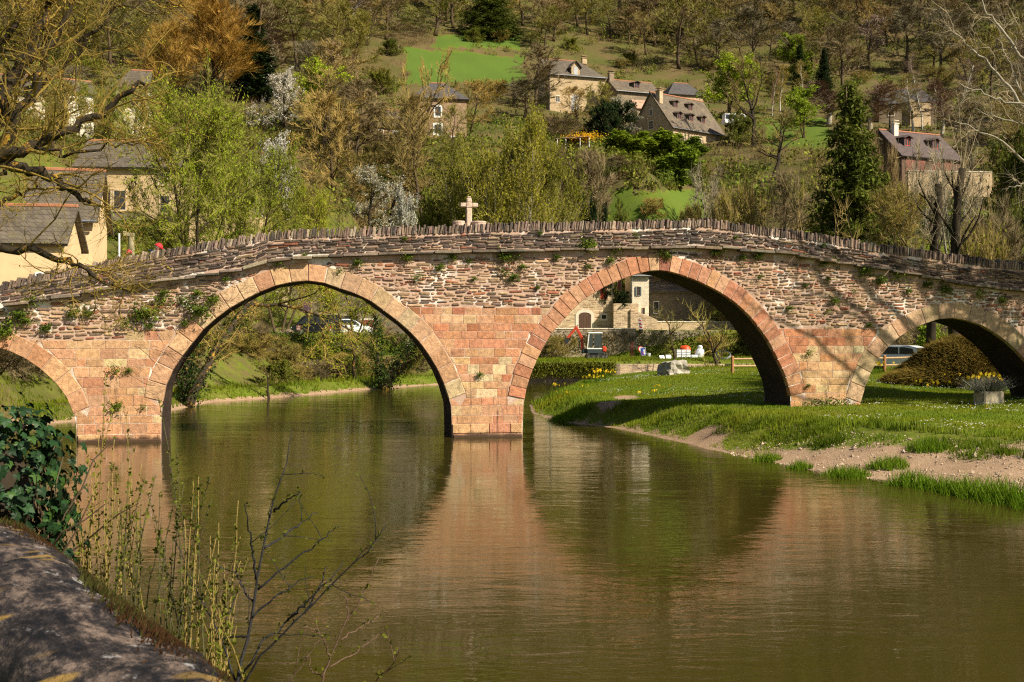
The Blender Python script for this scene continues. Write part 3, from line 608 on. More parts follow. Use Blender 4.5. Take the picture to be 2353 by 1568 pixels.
# coping of slabs set on edge, leaning
M['coping']=m_stone('coping_slabs',10,lich=(.66,.62,.54),lamt=.64,dark=(.03,.028,.026),damt=.33)
for tA,tB,nm in ((-.03,.40,'coping'),(BW-.40,BW+.03,'coping')):
    kb=MB(); s=S0+.2
    while s<S1-.3:
        w=rs.uniform(.035,.10); zt=top(s); slope=(top(s+.1)-top(s-.1))/.2; lean=math.atan(slope)*.6+rs.uniform(-.12,.12)+.12
        Mx=trs(s,0,zt-.27+rs.uniform(-.015,.015),0,0,lean)
        hgt=rs.uniform(.22,.34); d0=tA+rs.uniform(-.02,.03); d1=tB+rs.uniform(-.04,.03); kb.cbox(-w/2+.004,w/2-.004,d0,d1,0,hgt,.014,pick(rs,[(3,(.18,.13,.10)),(2,(.27,.19,.145)),(1.6,(.10,.078,.065)),(1,(.35,.27,.20))]),M=Mx)
        s+=w+rs.uniform(-.004,.008)
    kb.obj(nm,M['coping'],bridge)
# ledge of slabs jutting out under the parapet
lb=MB(); s=S0+.1
while s<S1-.6:
    L=rs.uniform(.35,.95); pr=rs.uniform(.20,.33); th=rs.uniform(.07,.11); a=math.atan2(led(s+L)-led(s),L)
    lb.cbox(0,L-.01,-pr,.1,-th,0,.015,pick(rs,[(2,(.21,.16,.115)),(2,(.17,.135,.10)),(1,(.27,.22,.15)),(.8,(.10,.085,.07))]),M=trs(s,0,led(s)+rs.uniform(-.02,.015),0,rs.uniform(-.08,.03),-a*rs.uniform(.3,1)))
    s+=L
lb.obj('ledge',M['slate_stone'],bridge)
# dressed piers
z=-.9; PC=[face(275,0)[0],face(1120,0)[0],face(1897,0)[0]]
AB=[MB(),MB(),MB()]
for ab,pc_ in zip(AB,PC):
    zs=[-.9]; tt=float(max(ash(pc_-1.6),ash(pc_),ash(pc_+1.6)))
    while zs[-1]<tt: zs.append(zs[-1]+rs.uniform(.24,.36))
    zs=np.array(zs); zs=-.9+(zs+.9)*(tt+.9)/(zs[-1]+.9)
    for z,z1 in zip(zs[:-1],zs[1:]):
        h=z1-z; s=pc_-3.2+rs.uniform(0,.4)
        while s<pc_+3.2:
            L=rs.uniform(.28,.78); a,b=s,s+L-.014; s+=L
            if z1>ash((a+b)/2)+.14: continue
            q=trim(a,b,z+.004,z1-.012)
            if not q: continue
            y=PAL_Y if (pc_==PC[0] or z<1.2) else PAL_A
            if pc_==PC[1] and 1.6<z<2.9 and rs.uniform()<.6: y=[(1.4,(.60,.46,.26)),(1.4,(.56,.35,.18)),(1,(.50,.25,.12))]
            if pc_==PC[2] and z<2.7: y=[(1.6,(.57,.41,.22)),(2.4,(.55,.33,.17)),(1,(.50,.26,.12))]
            quad_stone(ab,q,rs.uniform(.004,.014)+(.05 if z<.25 else 0),rs,pick(rs,y,.14))
for ab in AB: ab.obj('pier_facing',M['ashlar'],bridge)
# arch rings
PALV=[PAL_Y,[(3,(.53,.33,.19)),(1.4,(.54,.38,.22)),(2,(.51,.285,.16))],[(3,(.50,.255,.145)),(2,(.46,.21,.12)),(1.4,(.53,.32,.18)),(.8,(.40,.17,.10))],[(3,(.55,.38,.22)),(2,(.50,.32,.19))]]
for (r,n),th,pal in zip(RING,THK,PALV):
    vb=MB()
    for i in range(len(r)-1):
        t=th*rs.uniform(.93,1.05); d=r[i+1]-r[i]; L=np.linalg.norm(d); g=min(.012,L*.05)*d/L
        p0,p1=r[i]+g,r[i+1]-g; q1,q0=p1+n[i+1]*t,p0+n[i]*t; pr=-rs.uniform(.016,.034)
        o=np.array([p0,p1,q1,q0]); c=o.mean(0); dd=o-c; inn=c+dd*(1-.022/np.linalg.norm(dd,axis=1)[:,None])
        V=np.zeros((12,3)); V[:4,0]=o[:,0]; V[:4,2]=o[:,1]; V[:4,1]=.22; V[4:8]=V[:4]; V[4:8,1]=pr+.018; V[8:,0]=inn[:,0]; V[8:,2]=inn[:,1]; V[8:,1]=pr+rs.uniform(-.006,.006,4)
        # keep the soffit a little below the vault so that it is seen
        q=[[a,(a+1)%4,4+(a+1)%4,4+a] for a in range(4)]+[[4+a,4+(a+1)%4,8+(a+1)%4,8+a] for a in range(4)]+[[8,9,10,11]]
        V[[0,1,4,5],2]-=.0; vb.add(V,q,None,pick(rs,pal,.13))
    vb.obj('arch_ring',M['ashlar'],bridge)
# footings at the waterline
for pc_,hw in ((PC[0],(face(371,0)[0]-face(179,0)[0])/2),(PC[1],(face(1200,0)[0]-face(1040,0)[0])/2)):
    fb=MB(); fb.cbox(pc_-hw+.01,pc_+hw-.01,-.10,BW-.2,-1.4,.10,.03,(.16,.10,.065)); fb.obj('footing',M['ashlar'],bridge)

# ---------------------------------------------------------------- trees
def path(p,d,L,n,wobble,up,rng):
    p=np.array(p,float); d=np.array(d,float); d/=np.linalg.norm(d); o=[p.copy()]
    for i in range(n):
        d=d+rng.normal(size=3)*wobble; d[2]+=up; d/=np.linalg.norm(d); p=p+d*L/n; o.append(p.copy())
    return np.array(o)
def side(d,ang,az):
    d=d/np.linalg.norm(d); r=np.array([0,0,1.]) if abs(d[2])<.9 else np.array([1.,0,0]); u=np.cross(d,r); u/=np.linalg.norm(u); w=np.cross(d,u)
    return d*math.cos(ang)+(u*math.cos(az)+w*math.sin(az))*math.sin(ang)
def at(pts,t):
    k=t*(len(pts)-1); i=min(int(k),len(pts)-2); f=k-i; return pts[i]*(1-f)+pts[i+1]*f, pts[i+1]-pts[i]
def gen_tree(seed,H=12,clear=.25,n1=16,l1=.38,shape='round',a1=(70,25),n2=9,l2=.45,a2=50,tw=22,tl=.9,tr=.016,up=.05,r0=.22,wob1=.12,stems=1,spread=.25,leaf=0,ls=.16,droop=0.,tup=.35,tspread=.9,lasp=.55,tcol=(.75,1.2),l1r=.4,flat=.0):
    rng=np.random.default_rng(seed); tb=MB(); cb=MB(); T0=[];T1=[];TR=[]
    for s in range(stems):
        az=rng.uniform(0,6.28); d=np.array([math.cos(az)*spread*(stems>1),math.sin(az)*spread*(stems>1),1.])+rng.normal(size=3)*.05*(1+2*wob1)
        h=H*(1-.25*rng.uniform()*(stems>1)); trunk=path((rng.normal()*.12*(stems>1),rng.normal()*.12*(stems>1),-.3),d,h*.93,9,wob1*.5,.06,rng); k=len(trunk)
        rr=r0*(1 if stems==1 else .6)*np.linspace(1,.12,k)**.9; rr[0]*=1.35; tb.tube(trunk,rr,7)
        N1=max(4,n1//stems)
        for i in range(N1):
            t=clear+(1-clear)*(i+rng.uniform(0,.8))/N1; t=min(t,.985); p,dd=at(trunk,t); u=(t-clear)/(1-clear)
            env={'round':math.sqrt(max(.05,1-(u*1.5-.55)**2)),'cone':1.08-u,'vase':.45+.65*u,'column':.6+.3*math.sin(u*3.1),'dome':math.sqrt(max(.06,1-u*u*.92))}[shape]
            L=H*l1*env*rng.uniform(.7,1.15); ang=math.radians(a1[0]+(a1[1]-a1[0])*u+rng.normal()*8)
            b=path(p,side(dd,ang,rng.uniform(0,6.28) if i%2 else i*2.4),L,5,wob1,up,rng); rb0=max(.02,r0*l1r*(1-.75*t)*(1 if stems==1 else .7)); tb.tube(b,np.linspace(rb0,rb0*.25,6),5,cap=False)
            for j in range(n2):
                t2=.2+.8*(j+rng.uniform())/n2; t2=min(t2,.99); p2,d2=at(b,t2); L2=L*l2*(1.15-.55*t2)*rng.uniform(.6,1.2)
                c=path(p2,side(d2,math.radians(a2+rng.normal()*12),rng.uniform(0,6.28)),L2,3,wob1*1.2,up*1.3-droop*.3,rng); r2=max(.012,rb0*.3); cb.tube(c,np.linspace(r2,r2*.4,4),3,cap=False)
                m=max(2,int(tw*rng.uniform(.6,1.3))); tt=rng.uniform(.1,1,m)*3; ii=np.minimum(tt.astype(int),2); f=(tt-ii)[:,None]; q0=c[ii]*(1-f)+c[ii+1]*f; dr=c[ii+1]-c[ii]; dr/=np.linalg.norm(dr,axis=1)[:,None]
                dr=dr+rng.normal(size=(m,3))*tspread*.6; dr[:,2]+=tup-droop; dr/=np.linalg.norm(dr,axis=1)[:,None]
                T0.append(q0); T1.append(q0+dr*(tl*rng.uniform(.45,1.15,m))[:,None]); TR.append(np.full(m,tr)*rng.uniform(.7,1.2,m))
    T0=np.concatenate(T0); T1=np.concatenate(T1); TR=np.concatenate(TR); z=T0[:,2:3]/H
    cb.spikes(T0,T1,TR,np.repeat(rng.uniform(*tcol,(len(T0),1)),3,1))
    if leaf:
        asp=.55
        n=int(len(T0)*leaf); i=rng.integers(0,len(T0),n); f=rng.uniform(.15,1.05,n)[:,None]; p=T0[i]*(1-f)+T1[i]*f
        cl=np.repeat(rng.uniform(.7,1.3,(n,1)),3,1); cb.leaves(p,ls*rng.uniform(.6,1.3,n),rng,cl,1,droop=.3+droop,aspect=lasp)
    return tb,cb
M['bark_brown']=m_bark('bark_brown',(.045,.032,.02),(.12,.085,.05),3); M['bark_dark']=m_bark('bark_dark',(.016,.013,.01),(.055,.042,.026),3)
M['bark_lichen']=m_bark('bark_with_yellow_lichen',(.022,.017,.012),(.07,.055,.035),3,(.36,.20,.035),.55); M['bark_pale']=m_bark('bark_pale',(.22,.19,.14),(.40,.36,.28),3)
M['bark_birch']=m_bark('bark_birch',(.35,.32,.27),(.62,.58,.50),3)
TW={'brown':((.19,.145,.075),(.25,.19,.098)),'grey':((.18,.15,.09),(.24,.20,.12)),'ochre':((.235,.175,.06),(.31,.23,.075)),'orange':((.36,.205,.04),(.43,.26,.055)),'pink':((.20,.135,.095),(.25,.165,.115)),'olive':((.19,.175,.045),(.24,.215,.058)),'pale':((.30,.25,.17),(.36,.30,.2)),'rust':((.17,.07,.03),(.2,.09,.04)),'dark':((.05,.038,.022),(.08,.06,.034))}
for k,(a,b) in TW.items(): M['tw_'+k]=m_leaf('twigs_'+k,a,b,0,.6)
LF={'green':((.19,.25,.012),(.26,.31,.022)),'lime':((.21,.30,.015),(.28,.36,.03)),'olive':((.17,.18,.012),(.24,.23,.02)),'white':((.62,.60,.52),(.75,.73,.66)),'pinkish':((.45,.33,.27),(.55,.42,.35)),'dark':((.014,.030,.008),(.032,.052,.012)),'laurel':((.10,.18,.012),(.24,.30,.025)),'mid':((.085,.115,.012),(.15,.165,.02)),'ivy':((.02,.05,.012),(.07,.11,.02)),'yellow':((.55,.34,.01),(.65,.42,.02)),'grey':((.22,.22,.16),(.32,.31,.24)),'broom':((.075,.06,.012),(.12,.095,.02))}
for k,(a,b) in LF.items(): M['lf_'+k]=m_leaf('leaves_'+k,a,b,.3,.7)
KIND={}
def kind(name,nm,cat,bark,twm,lfm,**k):
    if name[:4] in('bare','oak_','blos'): k['tr']=k.get('tr',.016)*1.5; k['tw']=int(k['tw']*1.35)
    if 'leaf' in k and name[:4] in ('will','laur','popl'): k['leaf']*=1.5
    tb,cb=gen_tree(**k); H=k.get('H',12); cv=np.concatenate(cb.v); w=np.percentile(np.hypot(cv[:,0],cv[:,1]),93)*2; top_=np.percentile(cv[:,2],99.3)
    KIND[name]=(nm,cat,tb.mesh(name+'_trunk',M[bark],True),cb.mesh(name+'_crown',[M["tw_"+twm],M["lf_"+(lfm or "green")]]),top_,w)
kind('bare_a','bare_tree','tree','bark_brown','brown',None,seed=1,n1=18,n2=10,tw=20)
kind('bare_b','bare_tree','tree','bark_brown','grey',None,seed=2,n1=16,n2=10,tw=22,shape='dome',a1=(60,20))
kind('bare_c','bare_tree','tree','bark_brown','ochre',None,seed=3,n1=20,n2=9,tw=18,shape='round',wob1=.17)
kind('bare_d','bare_tree','tree','bark_pale','pink',None,seed=4,n1=20,n2=9,tw=20,shape='column',l1=.24,a1=(45,20))
kind('bare_e','bare_tree','tree','bark_brown','olive','olive',seed=5,n1=17,n2=10,tw=16,leaf=.5,ls=.15)
kind('oak_a','bare_tree','tree','bark_dark','ochre',None,seed=6,n1=11,n2=9,tw=15,tl=.7,shape='dome',wob1=.24,r0=.30,l1r=.62,l1=.42,a1=(65,35),clear=.32)
kind('oak_b','bare_tree','tree','bark_dark','ochre','olive',seed=7,n1=10,n2=10,tw=13,tl=.65,shape='vase',wob1=.26,r0=.28,l1r=.66,l1=.40,a1=(60,35),clear=.36,leaf=.35,ls=.13)
kind('willow_a','willow_tree','tree','bark_dark','olive','green',seed=8,n1=34,n2=9,tw=18,leaf=3.2,ls=.15,lasp=.32,stems=2,r0=.26,wob1=.14,droop=.25,tl=1.0)
kind('willow_b','willow_tree','tree','bark_brown','olive','green',seed=9,n1=48,n2=9,tw=18,leaf=2.6,ls=.15,lasp=.32,stems=3,spread=.35,shape='dome',droop=.1)
kind('orange_a','willow_tree','tree','bark_brown','orange',None,seed=10,n1=54,n2=10,tw=24,tl=1.3,tr=.018,shape='dome',a1=(50,12),stems=3,spread=.3,tup=.6,tspread=.6)
kind('blossom_a','blossom_tree','tree','bark_dark','grey','white',seed=12,H=8,n1=17,n2=9,tw=12,tl=.7,leaf=5.5,ls=.13,shape='dome',clear=.15,l1=.5)
kind('blossom_b','blossom_tree','tree','bark_dark','ochre','white',seed=13,H=8,n1=15,n2=9,tw=14,tl=.7,leaf=3,ls=.13,shape='round',clear=.18,l1=.45)
kind('birch_a','birch_tree','tree','bark_birch','pink',None,seed=14,H=13,n1=24,n2=8,tw=16,tl=.7,tr=.012,shape='column',l1=.17,a1=(40,25),r0=.13,droop=.15)
kind('birch_b','birch_tree','tree','bark_birch','ochre','olive',seed=15,H=13,n1=22,n2=8,tw=14,tl=.7,tr=.012,leaf=.8,ls=.12,shape='column',l1=.17,a1=(40,25),r0=.13,droop=.15)
kind('lime_a','leafy_tree','tree','bark_brown','olive','lime',seed=16,H=8,n1=26,n2=9,tw=14,tl=.6,leaf=3.2,ls=.22,shape='round',l1=.36,stems=2)
kind('poplar_a','poplar_tree','tree','bark_pale','olive','olive',seed=17,n1=56,n2=8,tw=16,tl=.9,leaf=1.6,ls=.16,stems=4,spread=.42,shape='dome',r0=.2,a1=(40,15),tup=.6,clear=.3)
kind('scrub_a','bare_shrub','shrub','bark_brown','brown',None,seed=18,H=4,n1=42,n2=8,tw=22,tl=.7,tr=.014,stems=6,spread=.6,clear=.06,shape='dome',l1=.5,r0=.07)
kind('scrub_b','bare_shrub','shrub','bark_brown','ochre','olive',seed=19,H=4,n1=42,n2=8,tw=20,tl=.6,tr=.013,leaf=.5,ls=.12,stems=6,spread=.6,clear=.06,shape='dome',l1=.5,r0=.07)
kind('scrub_c','green_shrub','shrub','bark_brown','olive','mid',seed=20,H=4,n1=42,n2=8,tw=12,tl=.5,leaf=2.4,ls=.18,stems=6,spread=.6,clear=.05,shape='dome',l1=.55,r0=.07)
kind('scrub_d','evergreen_shrub','shrub','bark_dark','dark','dark',seed=21,H=4,n1=36,n2=8,tw=12,tl=.5,leaf=4,ls=.2,stems=5,spread=.5,clear=.05,shape='dome',l1=.5,r0=.08)
kind('laurel_a','leafy_shrub','shrub','bark_brown','olive','laurel',seed=22,H=5,n1=40,n2=8,tw=10,tl=.5,leaf=3.4,ls=.34,stems=5,spread=.35,clear=.08,shape='column',l1=.32,r0=.08)
kind('pale_shrub','pale_shrub','shrub','bark_pale','pale',None,seed=23,H=5,n1=16,n2=6,tw=7,tl=.7,tr=.014,stems=6,spread=.5,clear=.25,shape='dome',l1=.35,r0=.12,a1=(35,20))
kind('sapling_a','fruit_tree','tree','bark_lichen','olive',None,seed=24,H=4.5,n1=9,n2=6,tw=7,tl=.5,tr=.010,clear=.28,shape='vase',l1=.5,r0=.11,l1r=.75,a1=(55,30),up=.12)
kind('gnarl_a','bare_tree','tree','bark_dark','ochre',None,seed=25,H=6,n1=8,n2=6,tw=6,tl=.7,tr=.012,clear=.3,shape='vase',l1=.5,r0=.2,l1r=.7,a1=(60,35),wob1=.3)
kind('blossom_c','blossom_tree','tree','bark_brown','pink','pinkish',seed=26,H=9,n1=15,n2=9,tw=14,tl=.7,leaf=1.3,ls=.16,shape='dome',clear=.2,l1=.42)
def conifer(seed,H,R,base,nl,dens,mat,name,nm,cat,col=False):
    rng=np.random.default_rng(seed); tb=MB(); cb=MB(); tb.tube(path((0,0,-.3),(0,0,1),H,8,.015,.1,rng),np.linspace(.28,.03,9)*H/14,7)
    Q=[];S=[]
    for i in range(nl):
        t=base+(1-base)*(i+rng.uniform(-.3,.3))/nl; t=min(max(t,base),.985); z=t*H; u=(t-base)/(1-base)
        rad=R*((1-u)**.85*.95+.05) if not col else R*(.55+.45*math.sin(min(1,u*1.3+.25)*3.0))*(1-u**4)
        for k in range(int(6+rng.integers(0,3))):
            a=rng.uniform(0,6.28); L=rad*rng.uniform(.55,1.18); up=.30 if not col else 1.2
            b=path((0,0,z),(math.cos(a),math.sin(a),up*(.2+u)),L,4,.06,-.10 if not col else .15,rng); tb.tube(b,np.linspace(.035,.01,5),3,cap=False)
            m=int(dens*L); f=rng.uniform(.12,1,m)*4; ii=np.minimum(f.astype(int),3); w=(f-ii)[:,None]; p=b[ii]*(1-w)+b[ii+1]*w; p=p+rng.normal(size=(m,3))*np.array([.16,.16,.10])*(.5+L*.22); p[:,2]-=.04*L; Q.append(p)
    p=np.concatenate(Q); cb.leaves(p,.34*H/14*rng.uniform(.6,1.3,len(p)),rng,np.repeat(rng.uniform(.6,1.4,(len(p),1)),3,1),1,droop=.9,aspect=.32)
    cv=np.concatenate(cb.v); w=np.percentile(np.hypot(cv[:,0],cv[:,1]),96)*2
    KIND[name]=(nm,cat,tb.mesh(name+'_trunk',M['bark_brown'],True),cb.mesh(name+'_crown',[M['tw_dark'],M[mat]]),H,w)
M['lf_spruce']=m_leaf('spruce_needles',(.040,.066,.008),(.115,.13,.016),.25,.5)
conifer(30,14,3.3,.04,52,46,'lf_spruce','spruce_a','spruce_tree','tree')
conifer(31,14,1.5,.04,44,60,'lf_dark','cypress_a','cypress_tree','tree',True)
TREES=[]
def put(k,x,y,H=None,W=None,label=None,group=None,rz=None,z=None):
    nm,cat,tm,cm,h0,w0=KIND[k]; z=hz(x,y) if z is None else z
    e=empty(nm,(x,y,z-.05),R_.uniform(0,6.28) if rz is None else rz,label or 'tree',cat,group)
    for pn,me in (('trunk',tm),('crown',cm)):
        o=bpy.data.objects.new(pn,me); link(o,e)
    sz=(H/h0) if H else 1; sx=(W/w0) if W else sz; e.scale=(sx,sx,sz); TREES.append((x,y,W or w0*sx)); return e
def tree(k,px,top_py,d,wpx,label,group=None,**kw):
    x=XD(px,d); zb=hz(x,d); H=ZD(top_py,d)-zb; return put(k,x,d,max(1.2,H),wpx*1.2/F*d,label,group,**kw)
def hit(px,py):
    d=np.concatenate([np.arange(25,130,1.5),np.arange(130,620,4)]); z=height(XD(px,d),d); zr=ZD(py,d); k=np.argmax(z>zr); return d[k] if z[k]>zr[k] else None
T_=[('spruce_a',1955,188,112,215,'big dark green spruce behind the right half of the bridge'),
('cypress_a',583,8,166,84,'tall narrow blackish green conifer on the left hillside'),
('orange_a',480,15,158,215,'broad willow with a glowing orange twig crown beside the tall dark conifer'),
('orange_a',395,60,150,150,'smaller orange brown willow left of the glowing orange one'),
('willow_a',455,190,68,265,'large fresh green willow with twin dark trunks behind the left end of the bridge'),
('willow_b',560,330,78,260,'pale green willow to the right of the large twin trunk willow'),
('willow_b',640,425,92,200,'low spreading green willow just above the bridge parapet'),
('blossom_a',655,165,150,115,'white blossoming tree near the foot of the tall dark conifer'),
('blossom_a',632,312,120,115,'rounded white blossoming tree above the low green willow'),
('blossom_b',850,380,112,140,'sparsely flowering white tree left of the stone cross'),
('blossom_a',930,432,100,100,'low white flowering bush tree just above the parapet left of the cross'),
('oak_a',735,130,142,210,'dark gnarled bare tree right of the upper white blossom'),
('bare_c',775,215,130,180,'ochre brown bare tree below the upper white blossom'),
('oak_b',770,300,121,220,'wide orange brown tree with black limbs above the low white blossom'),
('bare_c',722,400,106,90,'small ochre bare tree close behind the parapet by the low green willow'),
('oak_a',925,120,134,185,'dark limbed bare tree left of the hip roofed stone house'),
('oak_a',890,300,126,150,'black stemmed leaning tree below the hip roofed stone house'),
('bare_c',975,215,124,150,'bare tree with a pale lower trunk in front of the hip roofed stone house'),
('bare_a',820,190,150,160,'brown bare tree between the two dark limbed ones'),
('bare_c',800,395,119,130,'ochre bare tree among the white blossom left of the cross'),
('poplar_a',1080,300,112,190,'olive green multi stemmed poplar to the left behind the stone cross'),
('poplar_a',1180,262,108,200,'tall olive green poplar with pale stems directly behind the stone cross'),
('poplar_a',1265,300,114,150,'olive green poplar to the right behind the stone cross'),
('bare_a',1228,105,196,110,'brown bare tree at the left corner of the barn'),
('bare_b',1205,185,176,130,'round brown bare tree below the left corner of the barn'),
('scrub_a',1275,270,160,90,'brown bushy thicket below the barn'),
('bare_c',1330,200,182,80,'ochre bush half hiding the barn door'),
('bare_e',1370,185,180,80,'olive bush at the right corner of the barn'),
('scrub_d',1395,232,170,95,'dark evergreen bush between the barn and the big dormered house'),
('blossom_b',1425,222,174,80,'cream flowering bush left of the big dormered house'),
('laurel_a',1440,312,146,95,'bright leafy laurel bush left of the big dormered house gable'),
('laurel_a',1500,312,150,100,'bright leafy laurel bush at the near corner of the big dormered house'),
('laurel_a',1562,325,150,90,'bright leafy laurel bush in front of the big dormered house wall'),
('laurel_a',1540,350,138,105,'tall yellow green laurel bush standing above the grassy knoll'),
('scrub_c',1490,375,138,90,'dark green bush left of the tall yellow green laurel'),
('scrub_c',1600,370,142,90,'mid green bush right of the tall yellow green laurel'),
('bare_a',1345,345,122,110,'brown bare bushy tree left of the grassy knoll'),
('bare_b',1420,360,132,95,'brown bare tree above the grassy knoll'),
('scrub_d',1378,470,118,65,'low dark evergreen bush beside the grassy knoll'),
('pale_shrub',1632,378,126,105,'pale stemmed leafless shrub right of the grassy knoll'),
('oak_a',1732,105,166,185,'large gnarled bare oak right of the big dormered house'),
('oak_a',1775,235,142,200,'orange brown gnarled tree in the garden below the large oak'),
('lime_a',1672,130,196,120,'fresh lime green tree behind the big dormered house'),
('lime_a',1850,203,172,80,'small lime green tree with two stems on the lawn left of the spruce'),
('birch_b',1795,150,198,34,'birch with a white stem and ochre crown above the small lime green tree'),
('birch_b',1850,140,200,38,'birch with a yellowish crown directly behind the small lime green tree'),
('birch_a',1775,160,196,32,'thin white stemmed birch left of the small lime green tree'),
('birch_a',2118,120,178,60,'white birch with a pinkish crown above the purple roofed house'),
('birch_a',2195,140,178,80,'pinkish birch to the right above the purple roofed house'),
('bare_d',2165,180,172,70,'pinkish bare tree between the two white birches'),
('cypress_a',1838,100,228,30,'small dark conifer at the wood edge above the birches'),
('cypress_a',1893,108,226,30,'dark conifer right of the small one at the wood edge'),
('bare_d',1905,185,186,100,'rounded pinkish brown tree left behind the spruce'),
('bare_d',2000,195,172,90,'reddish brown bushy tree right behind the spruce'),
('bare_a',1790,395,104,110,'brown bare tree low behind the parapet left of the spruce'),
('gnarl_a',1815,420,88,110,'small crooked bare tree left of the spruce foot'),
('gnarl_a',1985,450,74,130,'dark forked bare tree in front of the spruce foot'),
('gnarl_a',1895,470,78,100,'low crooked bare tree at the parapet in front of the spruce'),
('scrub_b',1700,430,118,120,'ochre thicket behind the highest point of the parapet'),
('scrub_b',2060,430,98,120,'ochre thicket between the spruce and the pollarded trees'),
('scrub_a',2290,480,96,130,'brown thicket right of the pollarded trees'),
('scrub_b',2250,520,86,140,'olive ochre thicket behind the right pollard'),
('scrub_c',2320,300,120,120,'green bush right of the purple roofed house'),
('scrub_a',2040,330,116,80,'brown thicket left of the purple roofed house'),
('scrub_b',1130,400,116,160,'ochre thicket in front of the olive poplars'),
('scrub_c',1020,440,112,120,'green thicket left of the olive poplars'),
('scrub_c',1700,255,172,60,'green hedge bush under the white van'),
('laurel_a',2150,748,66,60,'clipped evergreen bush beyond the rightmost arch'),
('bare_c',2075,720,68,70,'ochre leafless bush behind the white car beyond the rightmost arch'),
('sapling_a',1550,698,97,80,'small bare fruit tree left of the white bags'),
('sapling_a',1638,735,96,55,'smallest bare fruit tree between the bags and the tall trunk'),
('bare_e',120,178,106,110,'olive bare tree in front of the white gabled house at the far left'),
('willow_b',235,188,108,110,'pale green tree in front of the cream house at the far left'),
('bare_a',310,190,116,110,'brown bare tree right of the cream house at the far left'),
('bare_e',40,195,100,110,'olive bare tree in front of the rubble walled house at the left edge'),
('bare_b',180,150,128,130,'greyish bare tree behind the white gabled house at the far left'),
('bare_c',2045,185,182,60,'ochre bare tree left in front of the square tower stump'),
('birch_b',2100,170,176,60,'ochre crowned birch right in front of the square tower stump'),
('bare_a',2235,230,140,110,'brown bare tree right behind the purple roofed house'),
('bare_b',2010,300,134,70,'greyish bare tree at the left gable of the purple roofed house'),
('pale_shrub',2110,330,120,110,'pale stemmed bare shrub in front of the purple roofed house'),
('pale_shrub',2190,340,118,110,'second pale stemmed shrub right in front of the purple roofed house'),
('bare_c',1080,190,156,90,'ochre bare tree at the right corner of the hip roofed house'),
('oak_b',860,230,146,140,'dark limbed bare tree in front of the low cottage wing'),
('scrub_c',1440,470,122,60,'green bush low on the left side of the grassy knoll'),
('scrub_b',1500,455,128,55,'ochre bush on the slope of the grassy knoll'),
('scrub_b',1590,470,126,60,'ochre bush on the right side of the grassy knoll'),
('bare_c',935,235,140,110,'ochre bare tree right in front of the left corner of the hip roofed house'),
('bare_e',1040,245,138,80,'olive bare tree in front of the right corner of the hip roofed house'),
]
for t in T_: tree(*t)
# the wood that covers the upper slopes
EXCL=[(1235,120,1410,255),(1405,165,1640,240),(1450,190,1735,340),(1270,300,1362,338),(1000,100,1200,185),(930,108,1010,160),(900,180,1075,330),(2010,185,2145,290),(2025,280,2270,450),(1400,440,1620,520),(1760,280,1900,340),(1655,250,1730,300),(265,170,345,262),(150,205,225,262),(0,205,70,262)]
KEEP=[(550,8,615,290,166),(390,15,600,240,158),(595,160,715,285,152),(560,300,705,440,122),(1640,125,1725,235,196),(1810,200,1890,305,172),(1650,100,1820,300,166),(1760,140,1880,290,200),(2085,120,2240,270,178),(830,115,1010,330,134),(1880,180,2040,480,112)]
rt=np.random.default_rng(21); cnt=0; placed=[]
LABW={'bare_a':'bare brown tree among many alike in the wood on the upper slope','bare_b':'bare greyish brown domed tree in the wood on the upper slope','bare_c':'bare ochre twigged tree in the wood on the upper slope','bare_d':'slim pale stemmed pinkish tree in the wood on the upper slope','bare_e':'olive tinged budding tree in the wood on the upper slope','oak_a':'dark limbed bare oak in the wood on the upper slope','scrub_c':'green bush among the trees of the upper slope','spruce_a':'small dark spruce among the bare trees of the upper slope','blossom_c':'pinkish white flowering tree in the bare wood on the upper slope','birch_a':'white stemmed birch in the bare wood on the upper slope','lime_a':'light green leafing tree among the bare trees of the upper slope','scrub_b':'ochre thicket among the trees of the upper slope'}
for it in range(6000):
    if cnt>=290: break
    px=rt.uniform(-60,2420); py=rt.uniform(-30,470)
    if py>250 and 1000<px<2300 or py>330 and px<600: continue
    if py>170 and rt.uniform()<.55: continue
    d=hit(px,py)
    if d is None or d<118: continue
    x=XD(px,d); H=rt.uniform(9,16); W_=H*rt.uniform(.7,1.0); hp=H/d*F; wp=W_/d*F
    small=False
    if py<110: W_*=1.1
    if any(px+wp*.5>a and px-wp*.5<c and py>b and py-hp<e for a,b,c,e in EXCL):
        H=rt.uniform(2,4); W_=H*1.5; hp=H/d*F; wp=W_/d*F; small=True
        if any(px+wp*.45>a and px-wp*.45<c and py>b+4 and py-hp<e-4 for a,b,c,e in EXCL): continue
    if any(d<kd+2 and px+wp*.45>a and px-wp*.45<c and py>b and py-hp<e for a,b,c,e,kd in KEEP): continue
    if any(math.hypot(x-a,(d-b)*.8)<(W_+c)*.235 for a,b,c in placed): continue
    placed.append((x,d,W_)); cnt+=1
    if small: k='scrub_c' if rt.uniform()<.5 else 'scrub_b'
    else: k=rt.choice(['bare_a','bare_b','bare_c','bare_d','bare_e','oak_a','spruce_a','blossom_c','birch_a','lime_a','scrub_c'],p=[.20,.19,.13,.05,.23,.08,.022,.028,.03,.025,.015])
    put(k,x,d,H,W_,LABW[k],'trees of the wood on the valley side')
